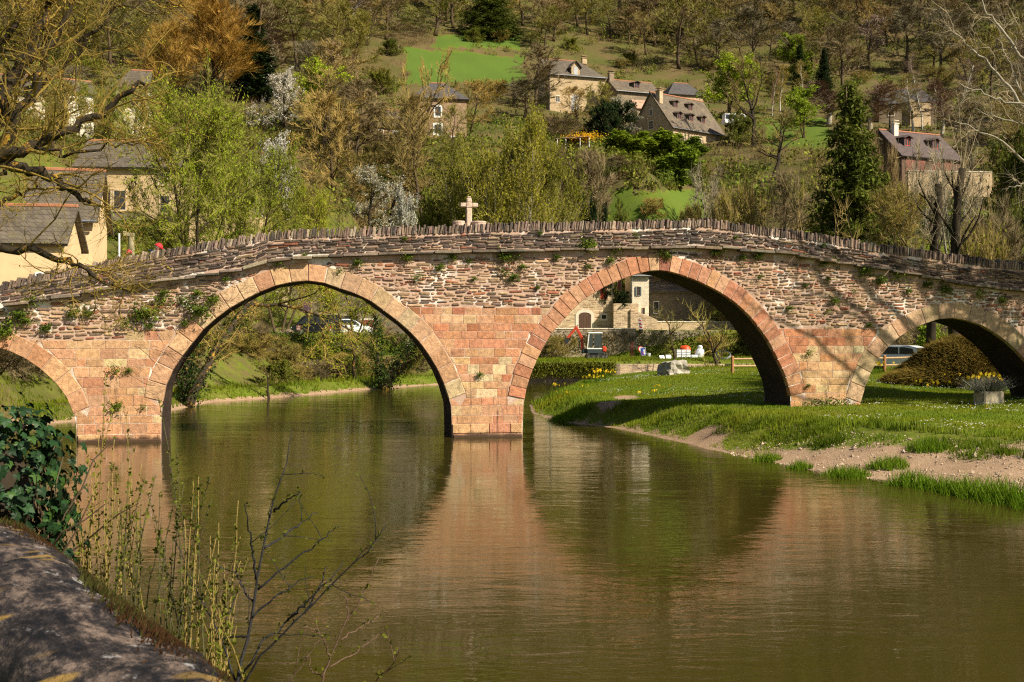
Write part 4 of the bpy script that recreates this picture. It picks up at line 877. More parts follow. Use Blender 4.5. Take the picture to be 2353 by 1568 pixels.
# low growth under the trees: one mass
ug=MB(); n=3300; px=rt.uniform(-200,2560,n); py=rt.uniform(-60,560,n); S0=[];S1=[];SC_=[];LP=[];LC=[]
ds=np.concatenate([np.arange(60,130,2),np.arange(130,520,5)])
for a,b in zip(px,py):
    z=height(XD(a,ds),ds); k=np.argmax(z>ZD(b,ds))
    if not z[k]>ZD(b,ds[k]): continue
    d=ds[k]+rt.uniform(-3,3); x=XD(a,d)
    if in_meadow(np.array([x]),np.array([d]))[0]>.3: continue
    if d<104: continue
    big=min(1.6,.55+d/260); 
    if any(q0-14<a<q2+14 and q1<b<q3+10 for q0,q1,q2,q3 in EXCL): big*=.55
    m=34; r=rt.uniform(.8,2.2)*big; aa=rt.uniform(0,6.28,m); q=r*np.sqrt(rt.uniform(0,1,m)); gx_=x+q*np.cos(aa); gy_=d+q*np.sin(aa); gz=hz(x,d)+(np.array([0])); hh=big*rt.uniform(.5,1.7,m)
    p0=np.stack([gx_,gy_,np.full(m,hz(x,d))],1); p1=p0+np.stack([rt.normal(0,.35,m)*hh,rt.normal(0,.35,m)*hh,hh],1); S0.append(p0); S1.append(p1)
    f=wob(np.array([x]),np.array([d]),.045,2)[0]+rt.normal()*.35
    c=np.array((.16,.112,.052)) if f<-.1 else (np.array((.165,.15,.035)) if f<.45 else np.array((.12,.15,.02)))
    c=c*rt.uniform(.7,1.3); SC_.append(np.tile(c,(m,1))*rt.uniform(.7,1.3,(m,1)))
    if f>-.25:
        u=rt.uniform(.4,1.05,(m,1)); LP.append(p0*(1-u)+p1*u); LC.append(np.tile(np.array((.15,.165,.02) if f<.45 else (.11,.165,.016)),(m,1))*rt.uniform(.6,1.4,(m,1)))
ug.spikes(np.concatenate(S0),np.concatenate(S1),.03,np.concatenate(SC_)); LP=np.concatenate(LP); ug.leaves(LP,rt.uniform(.25,.6,len(LP)),rt,np.concatenate(LC),0)
M['under']=m_leaf('undergrowth_growth',(1,1,1),(.9,.9,.9),.15,.5)
tag(ug.obj('undergrowth',M['under']),'low brown and green scrub covering the hillside','undergrowth',kind='stuff')
# ---------------------------------------------------------------- buildings
M['st_grey']=m_masonry('grey_brown_stone_wall',(.20,.15,.095),(.29,.22,.14),(.33,.27,.2)); M['st_warm']=m_masonry('warm_stone_wall',(.42,.29,.165),(.55,.41,.25),(.55,.45,.32))
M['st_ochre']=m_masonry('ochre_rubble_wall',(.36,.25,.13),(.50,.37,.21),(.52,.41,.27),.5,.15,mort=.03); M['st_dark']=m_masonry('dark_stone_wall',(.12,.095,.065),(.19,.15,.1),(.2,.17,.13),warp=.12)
M['st_house']=m_masonry('buff_rubble_house_wall',(.30,.19,.10),(.66,.50,.31),(.62,.50,.35),.6,.17,warp=.1,mort=.03); M['st_brown']=m_masonry('brown_stone_wall',(.24,.15,.085),(.36,.24,.14),(.36,.27,.18)); M['st_cream']=m_masonry('cream_stone_wall',(.62,.53,.38),(.70,.61,.46),(.72,.65,.52),.4,.14); M['st_garden']=m_masonry('garden_rubble_wall',(.15,.115,.075),(.42,.34,.235),(.33,.28,.2),.55,.26,warp=.22,mort=.035)
M['plaster_ochre']=m_plain('ochre_plaster',(.50,.36,.19),.95,.16,.9,bump=.2); M['plaster_white']=m_plain('white_plaster',(.70,.64,.52),.95,.08,1,bump=.1); M['trim']=m_plain('pale_stone_trim',(.68,.60,.47),.9,.12,3); M['plaster_pale']=m_plain('pale_dressed_stone',(.55,.42,.26),.9,.2,2)
M['rf_grey']=m_slate('stone_slate_roof',(.082,.066,.047),(.13,.104,.075),(.15,.13,.06)); M['rf_warm']=m_slate('warm_stone_slate_roof',(0.099,0.074,0.050),(0.158,0.122,0.083),(.2,.16,.07)); M['rf_purple']=m_slate('purple_slate_roof',(0.077,0.053,0.053),(0.106,0.073,0.069),None,.18); M['rf_dark']=m_slate('dark_slate_roof',(.06,.055,.055),(.09,.08,.075))
M['ridge']=m_plain('terracotta_ridge',(.36,.15,.075),.85,.2,3); M['rust']=m_plain('rusty_sheet',(.42,.25,.17),.7,.2,2); M['shutter_red']=m_plain('red_shutter',(.42,.045,.012),.6,.15,3); M['shutter_blue']=m_plain('blue_grey_shutter',(.07,.10,.11),.6,.15,3); M['shutter_purple']=m_plain('purple_shutter',(.12,.05,.13),.7,.2,3)
def slab(mb,pts,th,col=(1,1,1),m=0):
    p=np.array(pts,float); n=np.cross(p[1]-p[0],p[2]-p[0]); n/=np.linalg.norm(n); q=p-n*th; k=len(p)
    V=np.concatenate([p,q]); T=[[0,i,i+1] for i in range(1,k-1)]+[[k,k+i+1,k+i] for i in range(1,k-1)]; Q=[[i,k+i,k+(i+1)%k,(i+1)%k] for i in range(k)]; mb.add(V,Q,T,col,m)
class House:
    def __init__(s,label,px,d,py_eave,rz,w,dp,hw,hr,wall,roof,hipL=0,hipR=0,name='stone_house',cat='house',over=.4,down=3,ridge=True,gut=False):
        s.w,s.dp,s.hw,s.hr,s.hl,s.hrp=w,dp,hw,hr,hipL,hipR; s.z=ZD(py_eave,d)-hw; s.o=(XD(px,d),d); s.wallm=M[wall]
        s.e=empty(name,(s.o[0],s.o[1],s.z),math.radians(rz),label,cat); b=MB(); b.box(0,w,0,dp,-down,hw)
        for x0,h in ((0,hipL),(w,hipR)):
            if not h:
                a=.25 if x0==0 else -.25; b.add([(x0,0,hw),(x0,dp,hw),(x0,dp/2,hw+hr),(x0+a,0,hw),(x0+a,dp,hw),(x0+a,dp/2,hw+hr)],[[0,2,5,3],[1,4,5,2]],[[0,1,2],[3,5,4]])
        s.wall=b.obj('wall',M[wall],s.e); r=MB(); k=hr/(dp/2); ov=over; ze=hw-ov*k; yl=-ov; yr=dp+ov; g=.12
        xl=hipL if hipL else -.3; xr=w-hipR if hipR else w+.3; el=-ov if hipL else -.3; er=w+ov if hipR else w+.3; top=hw+hr+g; e=g
        slab(r,[(el,yl,ze+e),(er,yl,ze+e),(xr,dp/2,top),(xl,dp/2,top)],.16); slab(r,[(er,yr,ze+e),(el,yr,ze+e),(xl,dp/2,top),(xr,dp/2,top)],.16)
        if hipL: slab(r,[(el,yr,ze+e),(el,yl,ze+e),(xl,dp/2,top)],.16)
        if hipR: slab(r,[(er,yl,ze+e),(er,yr,ze+e),(xr,dp/2,top)],.16)
        s.roof=r.obj('roof',M[roof],s.e); s.roofm=M[roof]; s.k=k; s.g=g
        if ridge:
            q=MB(); q.cbox(xl,xr,dp/2-.14,dp/2+.14,top-.1,top+.07,.03); q.obj('ridge_tiles',M['ridge'],s.roof)
        if gut:
            q=MB(); q.tube([(el,yl-.06,ze+e-.05),(er,yl-.06,ze+e-.05)],.07,6); q.tube([(.1,yl-.02,ze),(.08,-.08,ze-.5),(.08,-.08,-down)],.045,5); q.obj('gutter',M['zinc'],s.e)
    def X(s,f):
        return {'F':Matrix.Identity(4),'L':trs(0,s.dp,0,-math.pi/2),'R':trs(s.w,0,0,math.pi/2)}[f]
    def win(s,u,z0,w,h,style='dark',f='F',trim='trim',parent=None,fw=.12):
        X=s.X(f); a=MB(); t=.05
        for x0,x1,a0,a1 in ((u-w/2-fw,u-w/2,z0-fw,z0+h+fw),(u+w/2,u+w/2+fw,z0-fw,z0+h+fw),(u-w/2,u+w/2,z0+h,z0+h+fw*1.3),(u-w/2-fw,u+w/2+fw,z0-fw*1.3,z0)): a.cbox(x0,x1,-t-.03*(a1==z0),.02,a0,a1,.01,M=X)
        o=a.obj('window' if style!='door' else 'door',M[trim],parent or s.e)
        p=MB()
        if style in('dark','shut'):
            p.box(u-w/2,u+w/2,-.012,.02,z0,z0+h,M=X); p.obj('pane',M['dark_glass'],o); c=MB(); c.box(u-.025,u+.025,-.035,-.012,z0,z0+h,M=X)
            for q in (.33,.66): c.box(u-w/2,u+w/2,-.034,-.013,z0+h*q-.02,z0+h*q+.02,M=X)
            c.obj('glazing_bars',M['trim'] if trim=='trim' else M['wood_dark'],o)
        elif style=='void': p.box(u-w/2,u+w/2,-.008,.02,z0,z0+h,M=X); p.obj('dark_opening',M['black'],o)
        else:
            n=max(2,int(w/.16)); 
            for i in range(n): p.cbox(u-w/2+i*w/n+.006,u-w/2+(i+1)*w/n-.006,-.05,.0,z0,z0+h,.008,M=X)
            p.obj('shutter' if style!='door' else 'boards',M[{'red':'shutter_red','door':'wood_dark','brown':'redbrown','purple':'shutter_purple'}[style]],o)
        if style=='shut':
            for sg in(-1,1):
                p=MB(); x0=u+sg*(w/2+fw+w*.27); p.cbox(x0-w*.25,x0+w*.25,-.09,-.05,z0,z0+h,.01,M=X)
                for i in range(6): p.box(x0-w*.2,x0+w*.2,-.1,-.088,z0+h*(i+.3)/6,z0+h*(i+.7)/6,M=X)
                p.obj('shutter',M['shutter_blue'],o)
        return o
    def arch(s,u,z0,w,h,door='wood_dark',trim='trim',f='F',tw=.28):
        X=s.X(f); r=w/2*1.02; hh=h-w*.28; a=MB(); an=np.linspace(math.pi,0,11); pts=[(u+r*math.cos(t)*1.0,z0+hh+math.sin(t)*w*.28) for t in an]; po=[(u+(r+tw)*math.cos(t),z0+hh+math.sin(t)*(w*.28+tw)) for t in an]
        for i in range(10): slab(a,[xf(X,np.array([[p[0],-.06,p[1]]]))[0] for p in (pts[i],pts[i+1],po[i+1],po[i])],.08)
        for x0,x1 in((u-w/2-tw,u-w/2),(u+w/2,u+w/2+tw)): a.box(x0,x1,-.06,.02,z0,z0+hh,M=X)
        o=a.obj('door',M[trim],s.e); b=MB(); P_=[(u-w/2,z0),(u+w/2,z0)]+pts[::-1]; b.prism(P_,-.02,.02,'y',M=X)
        for i in range(5): b.box(u-w/2+.03+i*w/5,u-w/2+w/5+i*w/5-.03,-.035,-.02,z0,z0+hh,M=X)
        b.obj('boards',M[door],o); return o
    def chimney(s,x,y,w,dp,h,mat=None):
        zb=s.hw+s.hr*(1-abs(y-s.dp/2)/(s.dp/2))-.3; c=MB(); c.cbox(x-w/2,x+w/2,y-dp/2,y+dp/2,zb,zb+h,.02); c.cbox(x-w/2-.08,x+w/2+.08,y-dp/2-.08,y+dp/2+.08,zb+h+.002,zb+h+.12,.02)
        for q in(-.25,.25): c.cbox(x+q*w-.1,x+q*w+.1,y-.1,y+.1,zb+h+.122,zb+h+.38,.02)
        c.cbox(x-w/2-.05,x+w/2+.05,y-dp/2-.05,y+dp/2+.05,zb+h+.384,zb+h+.46,.02); c.obj('chimney',mat or s.wallm,s.roof)
    def dormer(s,x,y,w=.85,h=1.0,frame='redbrown',hood=None,wall=None):
        """small dormer standing on the front slope at depth y"""
        z=s.hw+y*s.k+s.g; a=MB(); L=h/s.k
        a.box(x-w/2,x-w/2+.1,y-.02,y+L,z-.25,z+h); a.box(x+w/2-.1,x+w/2,y-.02,y+L,z-.25,z+h); a.box(x-w/2+.1,x+w/2-.1,y-.02,y+.08,z-.25,z+.06); a.box(x-w/2+.1,x+w/2-.1,y+.3,y+L,z-.25,z+h-.04)
        o=a.obj('dormer',wall or s.roofm,s.e); p=MB(); p.cbox(x-w/2+.1,x+w/2-.1,y+.02,y+.10,z+.06,z+.13,.01)
        for q in(-w/2+.14,0,w/2-.14): p.box(x+q-.04,x+q+.04,y+.03,y+.09,z+.06,z+h-.02)
        p.box(x-w/2+.1,x+w/2-.1,y+.035,y+.085,z+h-.1,z+h-.02); p.obj('window_frame',M[frame],o); g=MB(); g.box(x-w/2+.1,x+w/2-.1,y+.06,y+.075,z+.06,z+h-.03); g.obj('pane',M['dark_glass'],o)
        r=MB(); ov=.22; slab(r,[(x-w/2-ov,y-.3,z+h+.0),(x,y-.3,z+h+.32),(x,y+L+.75,z+h+.55),(x-w/2-ov,y+L+.45,z+h+.2)][::-1],-.1) ; slab(r,[(x,y-.3,z+h+.32),(x+w/2+ov,y-.3,z+h),(x+w/2+ov,y+L+.45,z+h+.2),(x,y+L+.75,z+h+.55)][::-1],-.1)
        r.obj('dormer_roof',hood or s.roofm,o)
H1=House('large stone house with a tall mossy roof and five small dormers','1545' and 1545,174,288,38,11.6,9.2,3.4,5.8,'st_warm','rf_warm',gut=True)
for x,y in((2.6,1.0),(5.3,1.0),(8.0,1.0),(3.6,2.75),(7.0,2.75)): H1.dormer(x,y,.95,.95)
H1.chimney(.5,3.3,.75,.9,2.0); H1.win(2.2,1.0,.6,.9); H1.win(6.0,.9,.8,1.0); H1.win(9.0,.8,.9,1.2,'brown'); H1.win(4.6,3.5,.8,1.2,f='L'); H1.win(4.6,5.6,.6,.9,f='L'); H1.win(2.4,.9,.8,1.1,f='L')
H2=House('house with a purplish slate roof and two orange framed dormers among bare trees',2072,130,354,24,8.9,7,2.6,3.3,'wood_dark','rf_purple',cat='house',name='slate_house')
H2.dormer(1.9,1.1,1.0,1.0,'shutter_red'); H2.dormer(6.2,1.1,1.0,1.0,'shutter_red'); H2.chimney(1.7,3.0,.65,.65,1.5,M['plaster_white'])
for u in(1.2,2.9,5.2,7.0): H2.win(u,.5,1.1,1.6,'brown',trim='wood_dark')
H3=House('tall stone barn with a hipped roof, loft door dormer and arched doorway',1262,200,168,18,10.6,8,6.6,3.4,'st_ochre','rf_grey',hipR=3.6,name='stone_barn',cat='barn',gut=True)
H3.arch(4.9,.1,1.5,3.0,'metal','plaster_pale',tw=.25); H3.win(1.6,1.6,.7,1.0)
b=MB(); b.box(4.2,5.8,-.03,2.2,6.2,8.0); b.add([(4.2,-.03,8.0),(5.8,-.03,8.0),(5.0,-.03,8.9)],None,[[0,1,2]]); lw=b.obj('loft_dormer',M['st_ochre'],H3.e); r=MB(); slab(r,[(3.9,-.4,7.8),(5,-.4,9.05),(5,3.2,9.05),(3.9,3.0,7.8)],-.12); slab(r,[(5,-.4,9.05),(6.1,-.4,7.8),(6.1,3.0,7.8),(5,3.2,9.05)],-.12); r.obj('dormer_roof',M['rf_grey'],lw); r=MB(); r.cbox(4.6,5.4,-.06,-.031,6.5,8.0,.01); r.obj('loft_door',M['metal'],lw)
H3.chimney(8.2,4,.9,.6,1.0)
H4=House('stone house with a grey hipped roof and white trimmed windows behind bare trees',950,152,222,10,7.2,7,6.1,2.6,'st_brown','rf_dark',hipL=2.6,hipR=2.6)
H4.win(3.3,3.6,.75,1.25,trim='white',fw=.2); H4.win(3.3,1.2,.95,1.2,trim='white',fw=.2); H4.win(5.6,.3,.8,.5,trim='white')
H4b=House('low stone cottage wing with a grey roof left of the hip roofed house',852,150,286,8,6.0,5.5,3.0,2.4,'st_brown','rf_grey',hipL=2)
H4b.win(1.2,1.0,.8,1.2,'door'); H4b.win(3.4,1.1,.8,1.0,trim='white')
H5=House('stone house with one dormer and a left gable chimney above the five dormer house',1418,197,207,20,8.2,7,3,2.5,'st_grey','rf_warm',gut=True); H5.dormer(4.3,1.0,1.1,1.0); H5.chimney(.3,3.2,.9,.8,1.6)
H6=House('house showing a plain hipped slate roof behind the ridge of the big dormered house',1538,206,214,15,6.6,6.5,3,2.6,'st_warm','rf_dark',hipL=2.2,hipR=1.6)
H7=House('small outbuilding with a pale roof beside the left gable of the big dormered house',1465,186,247,20,3.6,3.4,2.2,1.5,'plaster_pale','rust',ridge=False); H7.win(2.6,.5,.7,1.0,'void')
H8=House('dark roofed house half hidden in the wood above the square stone tower',2020,196,238,-14,9,7,3.4,3.0,'st_grey','rf_dark',name='slate_house',hipR=2); H8.win(2,1.2,.9,1.0,'void'); r=MB(); r.cbox(2.4,3.3,1.1,1.9,4.3,4.38,.02,M=trs(0,0,0)); 
t=MB(); t.box(0,3.5,0,3.2,-2,3.5); t.box(-.06,.7,-.06,3.2,3.501,4.0); tw=t.obj('stone_tower',M['st_ochre'],loc=(XD(2092,186),186,ZD(285,186)),rz=.1); tag(tw,'square ruined stone tower stump above the purple roofed house','tower')
def wall(name,label,pts,z0,z1,th,mat,cap=None,cat='wall'):
    """pts: (px,d) along the top of the wall; a wall with a flat or rounded cap"""
    e=empty(name,(XD(pts[0][0],pts[0][1]),pts[0][1],0),0,label,cat); o=np.array([XD(pts[0][0],pts[0][1]),pts[0][1]]); b=MB(); c=MB()
    for (p0,d0),(p1,d1) in zip(pts[:-1],pts[1:]):
        a=np.array([XD(p0,d0),d0])-o; q=np.array([XD(p1,d1),d1])-o; L=np.linalg.norm(q-a); an=math.atan2(q[1]-a[1],q[0]-a[0]); X=trs(a[0],a[1],0,an)
        b.box(0,L,0,th,z0,z1,M=X)
        if cap:
            s=0
            while s<L: l=min(R_.uniform(.5,1.1),L-s); c.cbox(s+.01,s+l-.01,-.06,th+.06,z1+.003,z1+R_.uniform(.09,.13),.02,M=X,col=np.array((1,1,1))*R_.uniform(.8,1.1)); s+=l
    b.obj('wall_body',M[mat],e)
    if cap: c.obj('wall_cap',M[cap],e)
    return e
wall('retaining_wall','ochre retaining wall below the purple roofed house',[(2087,127),(2280,128)],ZD(450,127),ZD(394,127),.6,'st_ochre','trim')
# left end of the bridge
Y1=House('cream plastered house with a red shuttered window at the left end of the bridge',62,56,493,13,3.05,6,4.6,2.6,'cream_plaster','rf_grey',name='plaster_house',over=.45,gut=True); Y1.win(2.35,.9,.36,1.05,'brown',trim='redbrown',fw=.05)
Y2=House('lower cream plastered wing with a pale window left of the red shuttered one',-120,51,549,9,4.9,4,3.2,1.7,'cream_plaster','rf_grey',name='plaster_house',over=.35); Y2.win(4.0,.55,.42,1.1,'dark',trim='white',fw=.07)
Y3=House('ochre plastered manor with dark windows behind the green willows',178,82,380,4,7.9,7,7.4,2.3,'plaster_ochre','rf_grey',name='plaster_house',hipR=2.5)
for u,z0,w,h in((1.35,6.0,.6,1.0),(.9,4.0,.6,1.3),(1.9,3.85,.85,1.75),(3.0,4.2,.8,1.35),(6.1,6.1,.55,.75),(6.2,4.0,.6,1.2)): Y3.win(u,z0,w,h,'dark',trim='plaster_pale')
wall('garden_wall','dark mossy garden wall in front of the ochre manor',[(186,77),(322,77.5)],2,ZD(488,77),.5,'st_dark','st_dark')
wall('garden_wall','pinkish plastered wall behind the low green willow right of the manor',[(465,100),(625,101)],5,ZD(497,100),.4,'plaster_ochre')
Z1=House('white gabled house half hidden by branches at the far left',155,118,208,30,2.6,5,2.6,1.6,'plaster_white','rf_grey',name='plaster_house'); Z1.win(1.3,.7,.6,.9)
Z2=House('cream house with a grey roof right of the white gabled one at the far left',262,124,196,12,3.5,5,3.2,2.2,'st_cream','rf_grey',name='plaster_house',hipL=1.5); Z2.win(2.2,1.0,.6,.9); Z2.win(.9,1.0,.6,.9)
Z3=House('pale rubble walled house at the left edge of the picture',-60,112,206,4,5.2,5,3.0,2.0,'st_cream','rf_grey'); Z3.win(3,.8,.7,.9)
tp=MB(); tp.tube([(0,0,-1),(0,0,.95)],[.15,.13],9); tp.cbox(-.36,.12,-.13,.13,.95,1.13,.03); tp.cbox(-.36,-.22,-.12,.12,1.132,1.2,.02)
sp=tp.obj('stone_pillar',m_plain('mossy_stone',(.30,.26,.15),.95,.35,3,bump=.4),loc=(XD(302,52),52,ZD(592,52)),smooth=False); tag(sp,'mossy stone post with a flat head behind the two red caps','pillar')
wp=MB(); wp.tube([(0,0,-2),(0,0,1.1)],.045,7); tag(wp.obj('white_post',M['white'],loc=(XD(274,51),51,ZD(593,51))),'thin white post beside the mossy stone pillar','post')
# beyond the second arch: road wall, house with a dark cart entrance
RW=wall('road_wall','ivy hung retaining wall along the road, seen through the second arch',[(380,72),(520,74),(640,80),(760,86),(1010,92)],.6,3.62,.5,'st_dark','st_dark')
D1=House('rubble stone house with a dark cart entrance seen through the second arch',560,99,640,2,15,6,5.4,2.2,'st_dark','rf_grey',down=3)
D1.win(8.3,-.3,3.3,2.4,'void',trim='st_grey',fw=.25); D1.win(5.5,2.6,.7,.75,'purple',trim='st_grey'); D1.win(3.0,2.9,.5,1.2); D1.win(10.7,0.0,1.3,1.75,'brown',trim='trim',fw=.12)
b=MB(); b.cbox(3.35,3.95,-.25,0,-1,4.6,.03); b.obj('buttress',M['plaster_pale'],D1.e)
# beyond the third arch
C1=House('stone house with an arched cellar door and a red shutter seen through the third arch',1228,117,596,1,8.2,6,6.6,2.2,'st_house','rf_grey',down=2)
zb=C1.z; u_=lambda px:XD(px,117)-C1.o[0]
C1.arch(u_(1344),ZD(757,117)-zb,1.28,1.75,'wood_dark','trim',tw=.32); C1.win(u_(1386),ZD(688,117)-zb,.62,1.18,'red',trim='st_warm',fw=.05); C1.win(u_(1388),ZD(733,117)-zb,.42,.4,'void',trim='trim',fw=.16); C1.win(u_(1430)-.3,ZD(668,117)-zb,.35,1.15,'brown',trim='st_warm',fw=.04)
b=MB(); b.tube([(u_(1410),-.1,ZD(728,117)-zb),(u_(1410),-.1,6.4)],.05,6); b.obj('downpipe',M['black'],C1.e)
b=MB(); b.box(0,2.55,-.0,1.2,-2,ZD(698,116)-ZD(757,116)); tw=b.obj('stone_terrace',M['st_house'],loc=(XD(1410,115.6),115.6,ZD(757,116))); tag(tw,'rubble stone terrace block under the potted bush by the house wall','terrace')
C2=House('cream stone tower house with one grey shuttered window seen through the third arch',1450,116.2,632,3,1.85,4,5.6,1.2,'st_cream','rf_grey',name='tower_house',over=.3,gut=True,down=2)
zb=C2.z; C2.win(.74,ZD(680,116)-zb,.28,.95,'shut',trim='st_cream',fw=.03); C2.win(1.28,ZD(722,116)-zb,.26,.62,'void',trim='plaster_pale',fw=.06)
b=MB(); b.prism([(0,-1),(2.75,-1),(2.75,.95),(2.1,1.25),(.0,2.05)],0,.5,'y'); tag(b.obj('sloping_wall',M['st_house'],loc=(XD(1449,115.4),115.4,ZD(757,115.4))),'sloping stone wall at the foot of the cream tower house','wall')
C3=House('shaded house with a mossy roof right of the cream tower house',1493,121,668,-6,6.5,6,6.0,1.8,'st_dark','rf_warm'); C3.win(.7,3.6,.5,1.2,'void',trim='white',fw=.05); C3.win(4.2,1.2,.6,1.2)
wall('terrace_wall','low ochre wall on the upper terrace right of the sloping wall',[(1509,116),(1720,118)],3.4,ZD(741,116),.4,'st_warm','trim')
wall('retaining_wall','mossy garden wall with a white capping behind the excavator',[(1225,112.6),(1462,113.2)],1,ZD(757,113),.5,'st_garden','trim')
wall('retaining_wall','rough garden wall with climbing roses behind the fruit trees',[(1462,113.2),(1800,114)],1,ZD(757,113)-.12,.5,'st_garden')
wall('river_wall','ivy covered river wall beyond the third arch',[(1195,88.9),(1425,89.6)],-.5,1.42,.5,'st_grey'); wall('river_wall','low rubble river wall right of the ivy covered one',[(1425,89.6),(1530,90),(1930,91)],-.5,1.38,.5,'st_warm')
# ---------------------------------------------------------------- ivy and brush
def ivy(name,label,fn,n,size,mat,cat='ivy',rng=np.random.default_rng(40),parent=None,spk=0):
    p=fn(n,rng); b=MB(); b.leaves(p,size*rng.uniform(.5,1.3,n),rng,np.repeat(rng.uniform(.55,1.35,(n,1)),3,1),0,droop=.7)
    if spk: q=fn(spk,rng); b.spikes(q,q+rng.normal(size=(spk,3))*.25-np.array([0,0,.25]),.012,(.8,.6,.35))
    o=b.obj(name,M[mat],parent)
    if parent is None: tag(o,label,cat)
    return o
M['lf_ivybright']=m_leaf('ivy_bright',(.07,.125,.012),(.15,.185,.022),.25,.8)
def on_wall(pts,zlo,zhi,depth):
    pts=[np.array([XD(a,b),b]) for a,b in pts]
    def f(n,rng):
        k=rng.integers(0,len(pts)-1,n); t=rng.uniform(0,1,n)[:,None]; A=np.array(pts)[k]*(1-t)+np.array(pts)[k+1]*t; z=zlo+(zhi-zlo)*rng.beta(1.6,1.1,n); return np.concatenate([A+np.stack([rng.normal(0,.1,n),-np.abs(rng.normal(.15,depth,n))],1),z[:,None]],1)
    return f
ivy('ivy','ivy curtain hanging over the road wall seen through the second arch',on_wall([(600,76),(760,85),(930,90)],1.4,3.8,.25),11000,.22,'lf_ivybright')
ivy('ivy','dense reed like ivy hanging over the river wall beyond the third arch',on_wall([(1205,88.7),(1330,89.1),(1412,89.3)],.35,1.55,.12),9000,.16,'lf_mid',spk=1500)
ivy('ivy','ivy patches on the dark garden wall below the manor',on_wall([(196,76.8),(320,77.2)],6.5,11.5,.1),2600,.22,'lf_ivybright')
ivy('ivy','sparse creeper on the garden wall behind the excavator',on_wall([(1240,112.4),(1455,112.9)],1.7,4.2,.05),1500,.2,'lf_broom')
ivy('ivy','green creeper on the rose wall behind the fruit trees',on_wall([(1465,112.9),(1790,113.8)],1.7,4.3,.12),3200,.2,'lf_mid')
# bank of brambles beyond the second arch
for px,d,h,w,k in((455,67,1.6,2.4,'scrub_b'),(500,70,1.8,2.6,'scrub_a'),(540,73,2.0,2.8,'scrub_c'),(580,75,2.0,2.8,'scrub_a'),(615,77,1.8,2.6,'scrub_b'),(480,75,2.6,3.2,'scrub_a'),(560,80,2.4,3.2,'scrub_b'),(520,78,2.6,3.2,'scrub_c'),(430,63,1.5,2.2,'scrub_a')): put(k,XD(px,d),d,h,w,'leafless thicket on the slope behind the leaning ivy tree' if k!='scrub_c' else 'green thicket on the slope behind the leaning ivy tree','thickets on the left bank slope')
rb_=np.random.default_rng(41); BR=[]
for i,(px,d,h,w,k) in enumerate([(600,66,1.6,2.4,'scrub_c'),(650,70,1.2,2.4,'scrub_b'),(690,73,1.3,2.4,'scrub_a'),(730,74,1.5,2.4,'scrub_a'),(775,77,1.8,2.4,'scrub_c'),(820,79,1.7,2.4,'scrub_b'),(865,81,1.7,2.4,'scrub_a'),(910,83,1.6,2.4,'scrub_b'),(955,85,1.5,2.4,'scrub_a'),(470,66,1.6,2.4,'scrub_b'),(640,74,2.2,3,'scrub_b'),(720,79,2.0,3,'scrub_c'),(800,83,2.0,3,'scrub_a'),(880,86,1.9,3,'scrub_a'),(545,70,1.8,3,'scrub_b'),(990,87,1.5,2.4,'scrub_a'),(760,80,1.6,2.4,'scrub_b')]):
    put(k,XD(px,d),d+3.6,h*.95,w*1.1,{'scrub_a':'brown bramble thicket on the river bank seen through the second arch','scrub_b':'ochre bramble thicket on the river bank seen through the second arch','scrub_c':'green bramble thicket on the river bank seen through the second arch','scrub_d':'dark evergreen bush at the water just right of the left pier'}[k],'brambles on the bank beyond the second arch')
for px,d,h,w,k in((0,50,2.6,3.4,'scrub_a'),(50,51,2.4,3.2,'scrub_a'),(105,51,2.2,3.0,'scrub_a'),(150,52,2.0,2.6,'scrub_b'),(-50,50,2.6,3.4,'scrub_b')):
    dd_=np.arange(43.5,70,.5); kk_=height(XD(px,dd_),dd_)>ZD(868,dd_); d=float(dd_[np.argmax(kk_)]) if kk_.any() else 50.; put(k,XD(px,d),d,h*.8,w,'dry brown brushwood seen through the leftmost arch','brushwood beyond the leftmost arch')
# leaning ivy clad trees of the left bank
def lean(label,base,limbs,ivyn,leafn,seed,lf='lf_green',wn=9):
    rng=np.random.default_rng(seed); e=empty('leaning_tree',base,0,label,'tree'); t=MB(); c=MB(); v=MB(); o=np.array(base)
    for pts,r0,iv in limbs:
        q=np.array([P(*p) for p in pts])-o; f=np.linspace(0,1,14); g=np.linspace(0,1,len(q)); q=np.stack([np.interp(f,g,q[:,k]) for k in range(3)],1); q[1:-1]+=rng.normal(size=(12,3))*.05
        t.tube(q,np.linspace(r0,r0*.25,14),7)
        if iv: 
            n=int(ivyn*iv); i=rng.uniform(0,.8,n)*13; j=i.astype(int); w=(i-j)[:,None]; p=q[j]*(1-w)+q[np.minimum(j+1,13)]*w; v.leaves(p+rng.normal(size=(n,3))*(r0*.75+.06),.15*rng.uniform(.6,1.3,n),rng,np.repeat(rng.uniform(.5,1.4,(n,1)),3,1),0,droop=.5)
        for k in range(wn):
            i=rng.integers(5,13); d=q[i]-q[i-1]; b=path(q[i],side(d,rng.uniform(.5,1.1),rng.uniform(0,6.28)),rng.uniform(.8,2.2),4,.2,.03,rng); c.tube(b,np.linspace(.03,.008,5),4,cap=False)
            m=26; ii=rng.integers(1,4,m); dd=rng.normal(size=(m,3))*.5+np.array([0,0,-.1]); p0=b[ii]; c.spikes(p0,p0+dd*.8,.008); 
            if leafn: n=leafn; ii=rng.integers(0,m,n); u=rng.uniform(.2,1,n)[:,None]; c.leaves(p0[ii]+dd[ii]*.8*u,.09*rng.uniform(.6,1.4,n),rng,np.repeat(rng.uniform(.7,1.3,(n,1)),3,1),1,droop=.3)
    t.obj('trunk',M['bark_lichen'],e,True); c.obj('crown',[M['tw_ochre'],M[lf]],e)
    if ivyn: v.obj('ivy',M['lf_ivy'],e)
    return e
